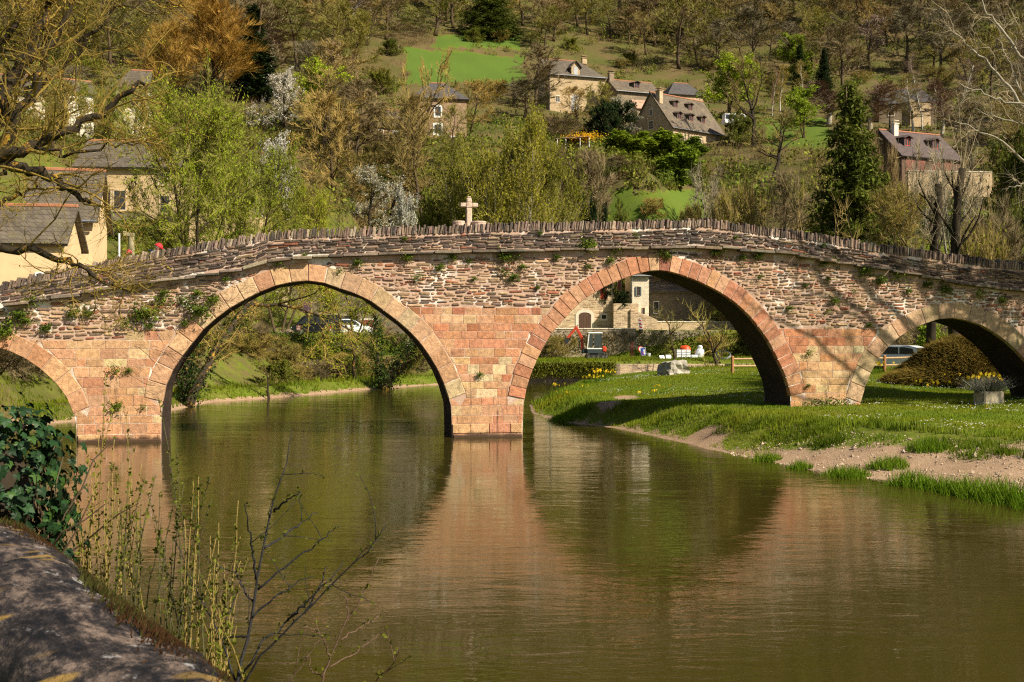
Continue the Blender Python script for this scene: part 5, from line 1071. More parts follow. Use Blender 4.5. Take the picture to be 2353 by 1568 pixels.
lean('ivy clad tree leaning right over the water just beyond the left pier',tuple(P(432,935,55)),[([(432,940,55),(455,880,55),(500,800,56),(560,715,58),(610,650,60)],.26,.35),([(445,900,55),(520,770,57),(590,690,59)],.14,.3),([(420,930,55.5),(425,860,56),(440,790,56.5),(470,720,57)],.2,.7)],2600,14,50)
lean('lichen covered branch tree hanging into the top of the second arch',tuple(P(560,700,64)),[([(560,700,64),(640,700,64),(700,712,64),(760,735,64),(820,765,64)],.11,0),([(690,712,64),(735,745,64),(745,800,64),(752,840,64)],.05,0),([(640,700,64),(700,680,63),(760,660,62)],.06,0)],0,90,51,wn=12)
lean('forked ivy wrapped willow leaning both ways on the bank beyond the second arch',tuple(P(880,896,75)),[([(880,900,75),(900,858,75),(935,815,75),(975,765,75),(1000,720,75)],.42,1.3),([(893,880,75),(930,840,74.5),(965,815,74),(1000,800,73.5),(1030,793,73)],.15,.1),([(880,898,75.2),(868,830,75.4),(862,760,75.6),(858,690,76)],.26,1.1),([(905,858,75),(960,800,76),(985,760,76)],.2,.3)],2600,100,52,wn=13)
lean('young willow with a feathery green crown in the top of the second arch',tuple(P(815,880,78)),[([(815,880,78),(812,800,78),(806,720,78),(795,650,78)],.13,.1),([(812,800,78),(840,720,78),(860,670,78)],.08,0),([(811,780,78),(770,710,78),(740,670,78)],.08,0)],500,210,53,wn=18)
put('gnarl_a',XD(610,62),63.0,2.4,1.6,'small bare sapling on the grassy water edge beyond the second arch')
# ---------------------------------------------------------------- plants growing on the bridge
def tuft_proto(seed,kind_):
    rng=np.random.default_rng(seed); b=MB(); n=110; a=rng.normal(size=(n,3))*np.array([.16,.08,.12]); a[:,1]-=.10
    if kind_: d=rng.normal(size=(n,3))*np.array([.5,.3,.4])+np.array([0,-.4,-.35]); b.spikes(a*.5,a*.5+d*.24,.009,np.repeat(rng.uniform(.6,1.4,(n,1)),3,1))
    b.leaves(a,.09*rng.uniform(.6,1.5,n),rng,np.repeat(rng.uniform(.5,1.5,(n,1)),3,1),0,droop=.2,aspect=.5); return b.mesh('tuft_leaves',M['lf_tuft'])
M['lf_tuft']=m_leaf('wall_plant',(.055,.10,.010),(.13,.17,.018),.2,5)
TP=[tuft_proto(60,0),tuft_proto(61,1),tuft_proto(62,1)]
TUF=[(20,744,26),(48,722,22),(12,762,24),(75,690,22),(62,735,18),(108,752,16),(175,712,20),(165,722,14),(205,718,16),(290,740,18),(345,716,26),(322,720,20),(372,690,20),(378,672,16),(345,748,12),(440,700,24),(462,712,30),(490,688,20),(418,688,18),(455,672,14),(425,742,12),(268,850,18),(298,850,9),(270,932,20),(330,935,10),(822,603,14),(936,590,16),(960,637,14),(1040,590,16),(1010,614,14),(1078,600,12),(1103,860,12),(1158,588,22),(1185,590,16),(1200,612,12),(1350,562,28),(1412,575,16),(1402,598,14),(1278,590,12),(1160,626,14),(1180,636,16),(1350,612,10),(1520,580,18),(1534,588,12),(1640,578,18),(1655,576,16),(1705,590,12),(1740,588,16),(1706,608,9),(1840,590,14),(1890,602,18),(1915,600,18),(1985,622,26),(2020,642,20),(1745,637,12),(1812,708,12),(1900,640,12),(1858,810,14),(1855,886,9),(1916,690,16),(1900,715,9),(1995,746,12),(1850,655,9),(2060,632,20),(2130,652,18),(2170,664,20),(2250,675,20),(2300,690,16),(2085,668,14),(1960,670,8),(930,548,8),(1240,535,9),(1460,540,8),(1690,545,9),(1890,563,9),(640,604,14),(700,586,10),(520,640,12),(780,622,10),(1090,640,9),(1235,660,9)]
def tu(px,py):
    if (px,py)==(1350,562): return 'largest leafy plant sprouting from the ledge above the third arch'
    if (px,py)==(268,850): return 'round hanging grass tuft in the middle of the left pier'
    if (px,py)==(270,932): return 'hanging grass tuft low on the left pier'
    if (px,py)==(1103,860): return 'small green sprout in a dark slot of the middle pier'
    if (px,py)==(1858,810): return 'small round green tuft on the right pier'
    if px<130: return 'bushy green tuft on the rubble above the leftmost arch'
    if 400<px<500: return 'shaggy grass tuft on the rubble left of the second arch'
    if 1980<px<2030: return 'dense green tuft hanging below the ledge near the rightmost arch'
    return 'small green fern tuft growing from the joints of the bridge wall'
for i,(px,py,r) in enumerate(TUF):
    s,z=face(px,py); o=bpy.data.objects.new('wall_plant',TP[i%3]); link(o); o.location=bw(s,-.05,z); o.rotation_euler=(0,R_.uniform(-.5,.5),PSI); k=r/22*R_.uniform(.85,1.1); o.scale=(k,k,k*.95); tag(o,tu(px,py),'plant','plants growing on the bridge wall')
for px,r in((1870,26),(1905,30),(1935,20),(1845,16)):
    s,z=face(px,925); x,y,_=bw(s,-.25,0); o=bpy.data.objects.new('wall_plant',TP[0]); link(o); o.location=(x,y,hz(x,y)+.12); k=r/24; o.scale=(k,k,k*.7); tag(o,'weed clump at the grassy foot of the right pier','plant','plants growing on the bridge wall')
# bare creeper stems on the left pier and arch ring
cr=MB(); rng=np.random.default_rng(64)
for i in range(60):
    px,py=rng.uniform(300,560),0; py=rng.uniform(640,900) if px<420 else rng.uniform(590,720); s,z=face(px,py); d=np.array([rng.choice([-1,1])*1.0,rng.uniform(-.3,.5)]); p=[(s,-.075,z)]
    for k in range(7): d=d+rng.normal(size=2)*.3; d/=np.linalg.norm(d); p.append((p[-1][0]+d[0]*.16,-.07-abs(rng.normal())*.015,p[-1][2]+d[1]*.16))
    cr.tube(p,np.linspace(.006,.003,8),3,cap=False)
o=cr.obj('creeper',M['bark_brown'],loc=(BO[0],BO[1],0),rz=PSI); tag(o,'leafless creeper stems spread over the left side of the second arch','creeper')
# ---------------------------------------------------------------- on the bridge
M['cross']=m_stone('pink_sandstone',8,lich=(.6,.5,.42),lamt=.6)
e=empty('stone_cross',bw(face(1097,500)[0],BW-.18,0),PSI,'pinkish stone cross standing on the far parapet of the bridge','cross'); s,z=face(1097,517); y=39.5
z0=ZD(530,y); z1=ZD(450,y); za=ZD(470,y); pc=(.55,.42,.32)
b=MB(); b.cbox(-.10,.10,-.09,.09,z0-.4,za-.085,.03,pc); b.cbox(-.09,.09,-.085,.085,za+.085,z1-.06,.03,pc); b.cbox(-.075,.075,-.075,.075,z1-.062,z1,.03,pc); b.cbox(-.105,.105,-.10,.10,za-.086,za+.086,.01,pc); b.obj('cross_shaft',M['cross'],e)
b=MB(); b.cbox(-.315,-.103,-.085,.085,za-.075,za+.075,.025,pc); b.cbox(.103,.315,-.085,.085,za-.075,za+.075,.025,pc); b.obj('cross_arm',M['cross'],e)
for px,w,l in((1072,.22,'low round stone block left of the stone cross'),(1120,.27,'wider round stone block right of the stone cross')):
    b=MB(); b.tube([(0,0,-.4),(0,0,.10),(0,0,.13),(0,0,.17)],[w,w,w*1.04,w*.97],14,(.5,.36,.28)); s,_=face(px,517); X=bw(s,BW-.2,0); o=b.obj('stone_block',M['cross'],loc=(X[0],X[1],ZD(522,40)),rz=0); tag(o,l,'stone block')
# people: skin-modifier bodies behind the parapet
def person(loc,rz,label,joints,rad,edges,skinm,cloth,cap,hair,head,hr,capdir,scale=1.0):
    e=empty('person',loc,rz,label,'person'); e.scale=(scale,)*3
    me=bpy.data.meshes.new('body'); me.from_pydata(joints,edges,[]); me.materials.append(cloth); o=bpy.data.objects.new('body',me); link(o,e)
    m=o.modifiers.new('skin','SKIN'); m.use_smooth_shade=True; m2=o.modifiers.new('sub','SUBSURF'); m2.levels=1; m2.render_levels=2
    for v,r in zip(me.skin_vertices[0].data,rad): v.radius=(r,r) if np.isscalar(r) else r
    me.skin_vertices[0].data[0].use_root=True
    # head with nose, ears, chin
    hb=MB(); rng=np.random.default_rng(1); bm=bmesh.new(); bmesh.ops.create_uvsphere(bm,u_segments=16,v_segments=12,radius=1)
    hx,hy,hzz=head; cd=np.array(capdir)/np.linalg.norm(capdir); up=np.array([0,0,1.])-cd*cd[2]; up/=np.linalg.norm(up); sd=np.cross(cd,up)
    for v in bm.verts:
        a,b,c=v.co.x,v.co.y,v.co.z; k=1.0-.18*max(0,-c)*(1 if True else 0); f=1+.18*math.exp(-((b)**2+(c+.12)**2)/.02)*(a>0); f2=1+.08*(a>0)*(c<-.55)
        p=np.array([hx,hy,hzz])+hr*(cd*a*.98*f*f2+sd*b*.80*k+up*c*1.18); v.co=Vector(p)
    hb.bm(bm)
    for sg in(-1,1): hb.blob(tuple(np.array([hx,hy,hzz])+hr*(sd*sg*.82)),(hr*.16,hr*.16,hr*.26),rng,1,.05)
    hd=hb.obj('head',skinm,e,True)
    eb=MB()
    for sg in(-1,1): eb.blob(tuple(np.array([hx,hy,hzz])+hr*(cd*.84+sd*sg*.33+up*.08)),(hr*.1,)*3,rng,1,0)
    eb.obj('eye',M['black'],hd)
    mb=MB(); mb.blob(tuple(np.array([hx,hy,hzz])+hr*(cd*.86-up*.52)),(hr*.2,hr*.2,hr*.06),rng,1,0); mb.obj('mouth',M['redbrown'],hd)
    cb=MB(); bm=bmesh.new(); bmesh.ops.create_uvsphere(bm,u_segments=16,v_segments=10,radius=1)
    for v in bm.verts:
        a,b,c=v.co; c=max(c,.12); v.co=Vector(np.array([hx,hy,hzz])+hr*1.1*(cd*a*1.02+sd*b*.88+up*(c*1.12+.02)))
    cb.bm(bm); n=9; A=[]
    for i in range(n):
        t=(i/(n-1)-.5)*2.4; A.append(np.array([hx,hy,hzz])+hr*(cd*1.05*math.cos(t)+sd*.95*math.sin(t)+up*.22))
    Bq=[np.array([hx,hy,hzz])+hr*(cd*(1.02+.75*math.cos((i/(n-1)-.5)*2.9))+sd*.85*math.sin((i/(n-1)-.5)*2.9)+up*.08) for i in range(n)]
    for th in(0,.02): cb.add(np.array(A+Bq)-up*th,[[i,i+1,n+i+1,n+i] for i in range(n-1)])
    cb.obj('cap',cap,e,True)
    hbk=MB(); hbk.blob(tuple(np.array([hx,hy,hzz])+hr*(-cd*.25-up*.05)),(hr*.78,hr*.78,hr*.72),rng,2,.06); hbk.obj('hair',hair,e,True)
    return e
M['skin']=m_plain('skin',(.50,.25,.16),.6,.05); M['cap_red']=m_plain('red_cap',(.62,.02,.03),.8,.06); M['cap_pink']=m_plain('pink_red_cap',(.66,.035,.085),.8,.06); M['jacket']=m_plain('grey_blue_jacket',(.20,.22,.24),.9,.15,6); M['shirt']=m_plain('white_top',(.55,.55,.55),.9,.1,6); M['pack']=m_plain('dark_blue_pack',(.03,.04,.065),.85,.15,6); M['hair_d']=m_plain('dark_hair',(.03,.018,.01),.8,.2); M['hair_w']=m_plain('grey_hair',(.4,.36,.3),.8,.2)
J=[(0,0,.92),(.02,0,1.12),(.10,0,1.32),(.16,0,1.45),(.21,0,1.53),(.09,.19,1.40),(.09,-.19,1.40),(.10,.24,1.12),(.10,-.24,1.12),(.26,.20,.93),(.26,-.20,.93),(.02,.10,.86),(.02,-.10,.86),(.12,.10,.48),(-.03,-.10,.48),(.08,.10,.08),(-.18,-.10,.10),(.22,.10,.03),(-.05,-.10,.03)]
E=[(0,1),(1,2),(2,3),(3,4),(2,5),(2,6),(5,7),(6,8),(7,9),(8,10),(0,11),(0,12),(11,13),(12,14),(13,15),(14,16),(15,17),(16,18)]
RD=[.15,.155,.17,.075,.055,.075,.075,.05,.05,.035,.035,.095,.095,.065,.065,.045,.045,.04,.04]
sA=face(338,600)[0]; zd=float(deck(sA)); xA=bw(sA,.62,0); hA=ZD(566,36.0)
zo=hA-1.60*1.0
person((xA[0],xA[1],zo),PSI,'person in a red cap and grey jacket bending forward behind the parapet',J,RD,E,M['skin'],M['jacket'],M['cap_red'],M['hair_w'],(.265,0,1.605),.118,(1,-.1,-.35))
b=MB(); b.cbox(-.32,-.12,-.17,.17,1.0,1.42,.06,M=trs(0,0,0,0,0,.25)); 
for sg in(-1,1): b.tube([(-.02,sg*.14,1.50),(.10,sg*.15,1.50),(.19,sg*.15,1.40),(.17,sg*.15,1.25),(.02,sg*.15,1.12)],.018,5)
o=b.obj('backpack',M['pack'],loc=(xA[0],xA[1],zo),rz=PSI); tag(o,'dark blue backpack worn by the person in the grey jacket','backpack')
sB=face(305,600)[0]; xB=bw(sB,.55,0); hB=ZD(580,35.7)
person((xB[0],xB[1],hB-1.60*.85),PSI+math.pi*.9,'smaller person in a pinkish red cap left of the one in grey',J,RD,E,M['skin'],M['shirt'],M['cap_pink'],M['hair_d'],(.265,0,1.605),.125,(1,-.5,-.1),.85)
# ---------------------------------------------------------------- things on the terrace beyond the third arch
M['excav_red']=m_plain('excavator_red',(.45,.045,.015),.45,.1,4); M['excav_dark']=m_plain('excavator_dark',(.03,.045,.045),.5,.2,4); M['steel']=m_plain('worn_steel',(.16,.15,.14),.5,.3,6,.6)
M['clear']=m_glass('cab_glass',(.05,.06,.06)); M['plastic']=m_plain('white_plastic',(.72,.74,.76),.35,.1,3); M['blue']=m_plain('sign_blue',(.02,.06,.42),.4,.02); M['signred']=m_plain('sign_red',(.55,.02,.02),.4,.02); M['orange']=m_plain('mixer_orange',(.62,.07,.01),.45,.08,3)
M['tarp']=m_plain('black_tarp',(.012,.012,.014),.6,.3,3); M['boulder']=m_stone('boulder_grey',5,lamt=.6); M['wood_post']=m_plain('brown_post_wood',(.34,.15,.05),.8,.2,6); M['wood_rail']=m_plain('pale_rail_wood',(.50,.33,.17),.8,.2,6)
M['white_car']=m_plain('white_car_paint',(.74,.75,.78),.25,.02); M['dark_car']=m_plain('dark_car_paint',(.012,.015,.02),.2,.05); M['tyre']=M['black']; M['rim']=m_plain('alloy_rim',(.35,.35,.36),.35,.1,4,.8); M['tail']=m_plain('tail_lamp',(.5,.01,.03),.3,.05)
ex=empty('excavator',(XD(1365,104),104,hz(XD(1365,104),104)),0,'red mini excavator with a white roofed cab in front of the garden wall','excavator')
for sg in(-.62,.62):
    b=MB(); b.tube([(-.55,sg,.20),(-.45,sg,.2)],.01); pts=[(-.72,.2),(-.62,.36),(1.0,.36),(1.12,.2),(1.0,.02),(-.6,.02)]; b.prism(pts,sg-.15,sg+.15,'y')
    for i in range(12): b.box(-.62+i*.14,-.56+i*.14,sg-.16,sg+.16,.355,.385); b.box(-.6+i*.14,-.54+i*.14,sg-.16,sg+.16,.0,.022)
    t=b.obj('track',M['black'],ex); w=MB()
    for xx in(-.5,-.1,.3,.7,.98): w.tube([(xx,sg-.17,.19),(xx,sg+.17,.19)],.10,9)
    w.obj('track_wheel',M['steel'],t)
b=MB(); b.cbox(-.62,.85,-.55,.55,.42,.80,.05); b.cbox(-1.05,-.6,-.2,.2,.45,.85,.04); b.cbox(-.35,.35,-.35,.35,.2,.42,.02); b.obj('body',M['excav_dark'],ex)
b=MB(); b.cbox(.62,1.0,-.6,.6,.55,1.05,.10); b.obj('counterweight',M['excav_red'],ex)
b=MB()
for x0,y0 in((-.55,-.5),(.6,-.5),(-.62,.5),(.6,.5)): b.tube([(x0,y0,.8),(x0+(.1 if x0<0 else -.03),y0,2.1)],.026,5)
cabo=b.obj('cab',M['excav_dark'],ex); b=MB(); b.tube([(-.6,-.52,.85),(-.45,-.52,2.1)],.045,5); b.cbox(-.6,.66,-.54,-.44,.8,.90,.02); b.obj('front_pillar',M['white'],cabo)
b=MB(); b.cbox(-.55,.68,-.58,.58,2.08,2.22,.06); b.obj('cab_roof',M['white'],cabo); b=MB(); b.box(.0,.56,-.50,-.49,1.0,2.05); b.box(-.44,-.14,-.50,-.49,1.0,2.05); b.box(.60,.61,-.45,.45,1.0,2.05); b.obj('cab_window',M['clear'],cabo)
b=MB(); b.cbox(0,.4,-.2,.2,.85,1.05,.04); b.cbox(.3,.42,-.2,.2,1.0,1.55,.04); b.obj('seat',M['black'],ex)
def arm(name,pts,w,hh,mat,par):
    b=MB(); 
    for (x0,z0),(x1,z1) in zip(pts[:-1],pts[1:]):
        L=math.hypot(x1-x0,z1-z0); a=math.atan2(z1-z0,x1-x0); b.cbox(-.04,L+.04,-w,w,-hh,hh,.02,M=trs(x0,0,z0,0,0,-a))
    return b.obj(name,M[mat],par)
bo=arm('boom',[(-.95,.7),(-1.02,1.75),(-1.5,2.62)],.09,.12,'excav_red',ex); arm('boom_ram',[(-1.2,.9),(-1.22,1.7)],.04,.045,'steel',bo)
st=arm('stick',[(-1.45,2.66),(-2.2,1.75)],.08,.10,'excav_red',ex); arm('stick_ram',[(-1.35,2.8),(-1.95,2.25)],.04,.04,'steel',st)
b=MB(); b.prism([(-2.12,1.75),(-2.35,1.75),(-2.5,1.5),(-2.38,1.2),(-2.15,1.3)],-.2,.2,'y'); b.obj('bucket',M['black'],ex)
ex.scale=(1.1,1.1,1.1)
def sign(pos,tilt,label):
    return empty('road_sign',pos,tilt,label,'road sign')
sg=sign((XD(1474,113)-.05,113.0,ZD(757,113)),.15,'white hazard panel with red slanting stripes leaning on the garden wall'); b=MB(); X=trs(0,0,.02,0,0,-.12); b.prism([(-.19,0),(.19,0),(.19,.95),(.0,1.12),(-.19,.95)],-.02,.02,'y',M=X); b.obj('panel',M['white'],sg); b=MB()
for z in(.08,.42,.76): b.prism([(-.16,z+.16),(.0,z),(.16,z),(.16,z+.04),(.02,z+.2),(-.16,z+.2)],-.03,-.021,'y',M=X)
b.obj('red_stripe',M['signred'],sg); b=MB(); b.cbox(-.16,.16,-.2,.2,-.35,0.01,.03); b.obj('foot',M['black'],sg)
sg=sign((XD(1479,110),110,hz(XD(1479,110),110)),.1,'blue one way arrow sign with a white border standing by the garden wall'); X=trs(0,-.02,.22,0,-.12,-.1); b=MB(); b.cbox(-.27,.27,-.015,.015,0,.78,.012,M=X); b.obj('panel',M['white'],sg); b=MB(); b.box(-.23,.23,-.022,-.016,.04,.74,M=X); b.obj('blue_face',M['blue'],sg)
b=MB(); b.prism([(.05,.1),(.17,.1),(.17,.5),(.22,.5),(.11,.66),(.0,.5),(.05,.5)],-.03,-.023,'y',M=X); b.obj('white_arrow',M['white'],sg); b=MB(); b.prism([(-.15,.1),(-.07,.1),(.02,.3),(.02,.36),(-.06,.3)],-.03,-.023,'y',M=X); b.obj('red_arrow',M['signred'],sg)
b=MB(); b.tube([(-.15,.05,0),(-.2,0,.9)],.02,5); b.tube([(.12,.05,0),(.1,0,.4)],.02,5); b.obj('stand',M['metal'],sg)
sg=sign((XD(1473,110.6),110.6,hz(XD(1473,110.6),110.6)),.1,'round white road sign with a red rim half hidden behind the blue arrow sign'); an=np.linspace(0,6.283,20,endpoint=False); b=MB(); b.prism([(.3*math.cos(a),.82+.3*math.sin(a)) for a in an],.0,.02,'y'); b.obj('disc',M['signred'],sg); b=MB(); b.prism([(.22*math.cos(a),.82+.22*math.sin(a)) for a in an],-.012,-.002,'y'); b.obj('white_face',M['white'],sg); b=MB(); b.tube([(0,.02,0),(0,.02,.8)],.03,6); b.obj('post',M['metal'],sg)
def simple(name,label,cat,px,d,mat,fn,rz=0,group=None,z=None,smooth=False):
    b=MB(); fn(b); x=XD(px,d); o=b.obj(name,mat if not isinstance(mat,str) else M[mat],loc=(x,d,(hz(x,d) if z is None else z)),rz=rz,smooth=smooth); return tag(o,label,cat,group)
rng=np.random.default_rng(70)
def bags(b):
    for l in range(5):
        for i in range(3):
            for j in range(2): b.cbox(-.62+i*.42,-.22+i*.42,-.45+j*.46,-.02+j*.46,.12+l*.145,.25+l*.145,.045)
    for k in(-.5,0,.5): b.box(k-.07,k+.07,-.45,.45,0,.12)
o=simple('pallet_of_bags','pallet of white cement bags beside the fruit tree','pallet',1569,100,'plastic',bags); b=MB(); b.box(-.2,.15,-.462,-.45,.2,.72); b.obj('bag_label',M['blue'],o) if False else None
def mixer(b):
    bm=bmesh.new(); pr=[(0,.0),(.30,.02),(.46,.25),(.46,.50),(.26,.86),(.24,.9)]; n=14
    R=[[(r*math.cos(t),z,r*math.sin(t)) for t in np.linspace(0,6.283,n,endpoint=False)] for r,z in pr]
    V=np.array(R).reshape(-1,3); q=[[i*n+j,i*n+(j+1)%n,(i+1)*n+(j+1)%n,(i+1)*n+j] for i in range(len(pr)-1) for j in range(n)]; bm.free(); b.add(xf(trs(.3,-.1,.62,math.radians(70),math.radians(20)),V),q)
o=simple('cement_mixer','orange red cement mixer drum behind the white bags','cement mixer',1577,102,'orange',mixer,smooth=True); b=MB(); b.tube([(-.3,-.3,0),(0,0,.7),(.3,-.3,0)],.03,5); b.tube([(-.3,.3,0),(0,0,.7),(.3,.3,0)],.03,5); b.obj('frame',M['steel'],o)
def wrap(b): b.blob((0,0,.45),(.45,.4,.55),rng,2,.18,flat=0); b.cbox(-.8,-.2,-.4,.4,0,.32,.06); b.blob((.02,0,1.0),(.24,.22,.18),rng,2,.2)
simple('wrapped_pallet','pile wrapped in grey white plastic sheet right of the cement bags','pallet',1608,100,'plastic',wrap)
for px,d,rz,l in((1523,97,.4,'white board lying on the grass, left one'),(1537,98,.1,'white board lying on the grass, right one')): simple('white_board',l,'board',px,d,'white',lambda b:b.cbox(-.24,.24,-.03,.03,0,.42,.01,M=trs(0,0,0,0,-.6,0)),rz)
def tarp(b):
    for i in range(9): b.blob((-1.5+i*.38,rng.normal()*.1,.06),(.32,.3,.13),rng,1,.3,flat=0)
simple('tarpaulin','black crumpled tarpaulin on the grass between the boards and the fruit tree','tarpaulin',1560-18,99,'tarp',tarp)
def coil(b):
    for r,z in((.62,.12),(.58,.22),(.64,.05),(.55,.3)): b.tube([(r*math.cos(t),.28*math.sin(t)*1.0,.34+z*.2+r*.55*math.sin(t)) for t in np.linspace(0,6.283,25)],.035,6,cap=False)
simple('pipe_coil','coil of dark pipe lying on the grass by the tall bare tree','pipe coil',1662,94,M['excav_dark'],coil)
def hose(b):
    b.tube([(-.7+.07*i,0,.05+.62*math.sin(math.pi*i/20)) for i in range(21)],.025,5)
simple('hose','yellow hose arching over the grass right of the plastic wrapped pile','hose',1630,99,m_plain('hose_yellow',(.55,.42,.06),.5,.1),hose)
def poles(b):
    for i in range(5): b.tube([(-.15+i*.08,0,0),(-.02+i*.04,.15,1.45+.1*(i%2))],.03,5)
simple('leaning_poles','red brown poles leaning on the garden wall','poles',1452,112,'redbrown',poles)
simple('bucket','white bucket right of the blue arrow sign','bucket',1491,110,'plastic',lambda b:b.tube([(0,0,0),(0,0,.42)],[.16,.2],12)); 
for px,d,l,sc in((1432,119,'round potted bush on the stone terrace by the cream tower house',1.1),):
    put('scrub_d',XD(px,116.2),116.2,1.35,1.6,l,z=ZD(699,116.2))
put('scrub_a',XD(1545,124),124,3.6,5.5,'brown leafless thicket behind the terrace wall seen through the third arch'); put('scrub_a',XD(1620,126),126,4.2,5.5,'brown leafless thicket right of the terrace seen through the third arch'); put('bare_b',XD(1690,118),118,5.0,5.0,'greyish bare tree behind the rose wall seen through the third arch')
put('scrub_c',XD(1700,109),109,2.6,4,'green climbing bush in front of the rose wall'); put('scrub_b',XD(1640,112),112,2.2,4,'ochre rose bush in front of the garden wall'); put('scrub_c',XD(1520,103),103,.7,1.3,'small round green bush on the grass by the tarpaulin')
tree('sapling_a',1660,690,87,130,'tall slim bare tree on the river terrace with a straight trunk')
tree('sapling_a',1745,720,80,80,'bare sapling near the wooden fence end')
put('scrub_b',XD(1265,110),110,2.2,5,'dry brown climbers on the garden wall left of the excavator')
# rocks and fence on the lawn
def rock(label,px,py,z,s,seed,rz=0):
    d=(CAMH-z)*F/(py-CY); r=np.random.default_rng(seed); bm=bmesh.new(); bmesh.ops.create_cube(bm,size=1); bmesh.ops.subdivide_edges(bm,edges=bm.edges[:],cuts=3,use_grid_fill=True)
    for v in bm.verts: v.co+=Vector(r.normal(size=3)*.045); v.co.x*=s[0]*(1-.25*(v.co.z>0)); v.co.y*=s[1]; v.co.z=(v.co.z+.42)*s[2]*(1+.25*v.co.x/s[0])
    b=MB(); b.bm(bm,(.36,.33,.27)); x=XD(px,d); return tag(b.obj('boulder',M['boulder'],loc=(x,d,hz(x,d)),rz=rz),label,'rock')
rock('large angular grey boulder on the lawn seen through the third arch',1547,860,1.45,(1.3,1.0,.75),80,.5); rock('flatter grey boulder near the low river wall seen through the third arch',1595,838,1.45,(1.7,1.1,.55),81,.2)
fe=empty('wooden_fence',(XD(1683,60),60,hz(XD(1683,60),60)),0,'low wooden post and two rail fence crossing the lawn behind the bridge','fence'); x0=XD(1683,60); N=6
for i in range(N):
    x=i*2.05; zz=hz(x0+x,60+x*.05)-hz(x0,60); b=MB(); b.tube([(x,x*.05,zz-.3),(x,x*.05,zz+.86),(x,x*.05,zz+.9)],[.085,.085,.05],9); b.obj('post',M['wood_post'],fe)
    if i<N-1:
        z2=hz(x0+x+2.05,60+x*.05+.1)-hz(x0,60)
        for h in(.36,.74): b=MB(); b.tube([(x+.03,x*.05+.0,zz+h),(x+2.02,x*.05+.1,z2+h)],.05,7); b.obj('rail',M['wood_rail'],fe)
# vehicles
def car(label,loc,rz,paint,L=4.1,Hh=1.48,Wd=1.72,typ='hatch',name='parked_car',cat='car'):
    e=empty(name,loc,rz,label,cat); k=L/4.1; w=Wd/2
    lo_=[(-2.0,.30),(-2.08,.55),(-2.02,.86),(-1.9,.96),(1.0,.96),(1.75,.84),(2.02,.66),(2.05,.42),(1.98,.26)]
    up=[(-1.92,.95),(-1.62,1.36),(-1.2,Hh),(-.1,Hh+.02),(.45,1.38),(1.12,.95)] if typ=='hatch' else [(-2.0,.95),(-1.98,Hh-.08),(-1.9,Hh),(.75,Hh),(1.05,Hh-.12),(1.62,.95)]
    if typ=='van': lo_=[(-2.05,.30),(-2.07,.96),(1.6,.96),(1.98,.80),(2.08,.5),(2.0,.28)]
    b=MB()
    for pr,wa in((lo_,w),(up,w*.86)):
        bm=bmesh.new(); n=len(pr); A=[bm.verts.new((p[0]*k,-wa,p[1])) for p in pr]; B=[bm.verts.new((p[0]*k,wa,p[1])) for p in pr]; fs=[bm.faces.new(A),bm.faces.new(B[::-1])]
        for i in range(n): bm.faces.new((A[i],B[i],B[(i+1)%n],A[(i+1)%n]))
        bmesh.ops.recalc_face_normals(bm,faces=bm.faces[:]); bmesh.ops.bevel(bm,geom=[x for x in bm.edges if abs(x.verts[0].co.y-x.verts[1].co.y)<1e-5],offset=.07,segments=2,affect='EDGES'); bmesh.ops.triangulate(bm,faces=[f for f in bm.faces if len(f.verts)>4]); b.bm(bm)
    bo=b.obj('body',paint,e,False); g=MB(); wa=w*.86+.004
    for sg in(-1,1):
        if typ=='hatch': pan=[[(-1.62,1.0),(-1.45,1.3),(-.98,1.38),(-.7,1.38),(-.7,1.0)],[(-.62,1.0),(-.62,1.38),(-.1,1.4),(.35,1.32),(.9,1.0)]]
        else: pan=[[(.1,1.02),(.1,Hh-.16),(.8,Hh-.16),(1.4,1.02)]]+([[(-.9,1.02),(-.9,Hh-.2),(0,Hh-.2),(0,1.02)],[(-1.85,1.02),(-1.82,Hh-.2),(-1.0,Hh-.2),(-1.0,1.02)]] if Hh<2 else [])
        for p in pan: g.prism([(a*k,z) for a,z in p],sg*wa,sg*(wa+.008),'y')
    if typ=='hatch': slab(g,[(-1.93*k,-w*.7,1.0),(-1.93*k,w*.7,1.0),(-1.66*k,w*.66,1.36),(-1.66*k,-w*.66,1.36)],-.03); slab(g,[(1.1*k,w*.74,1.0),(1.1*k,-w*.74,1.0),(.52*k,-w*.7,1.38),(.52*k,w*.7,1.38)],-.03)
    else: slab(g,[(1.64*k,w*.74,1.0),(1.64*k,-w*.74,1.0),(1.12*k,-w*.7,Hh-.14),(1.12*k,w*.7,Hh-.14)],-.03)
    g.obj('window',M['dark_glass'],e)
    for x in(-1.28*k,1.25*k):
        for sg in(-1,1):
            t=MB(); t.tube([(x,sg*(w-.2),.31),(x,sg*(w-.17),.31),(x,sg*(w-.0),.31),(x,sg*(w+.015),.31)],[.29,.315,.315,.28],18); wh=t.obj('wheel',M['tyre'],e,True); t=MB(); t.tube([(x,sg*(w+.0),.31),(x,sg*(w+.022),.31)],[.20,.18],14); t.obj('rim',M['rim'],wh)
    for sg in(-1,1):
        t=MB(); t.cbox(-2.06*k,-1.8*k,sg*w*.98-.12*(sg>0),sg*w*.98+.12*(sg<0),.68,.90,.03); t.obj('tail_light',M['tail'],e); t=MB(); t.cbox(1.72*k,2.0*k,sg*w*.97-.16*(sg>0),sg*w*.97+.16*(sg<0),.60,.76,.03); t.obj('headlight',M['plastic'],e); t=MB(); t.cbox(.72*k,.88*k,sg*(w+.06)-.09,sg*(w+.06)+.09,.98,1.12,.03); t.obj('mirror',paint,e)
    return e
car('white hatchback parked behind the wooden fence, seen through the rightmost arch',(XD(2052,66),66,hz(XD(2052,66),66)),math.radians(138),M['white_car'])
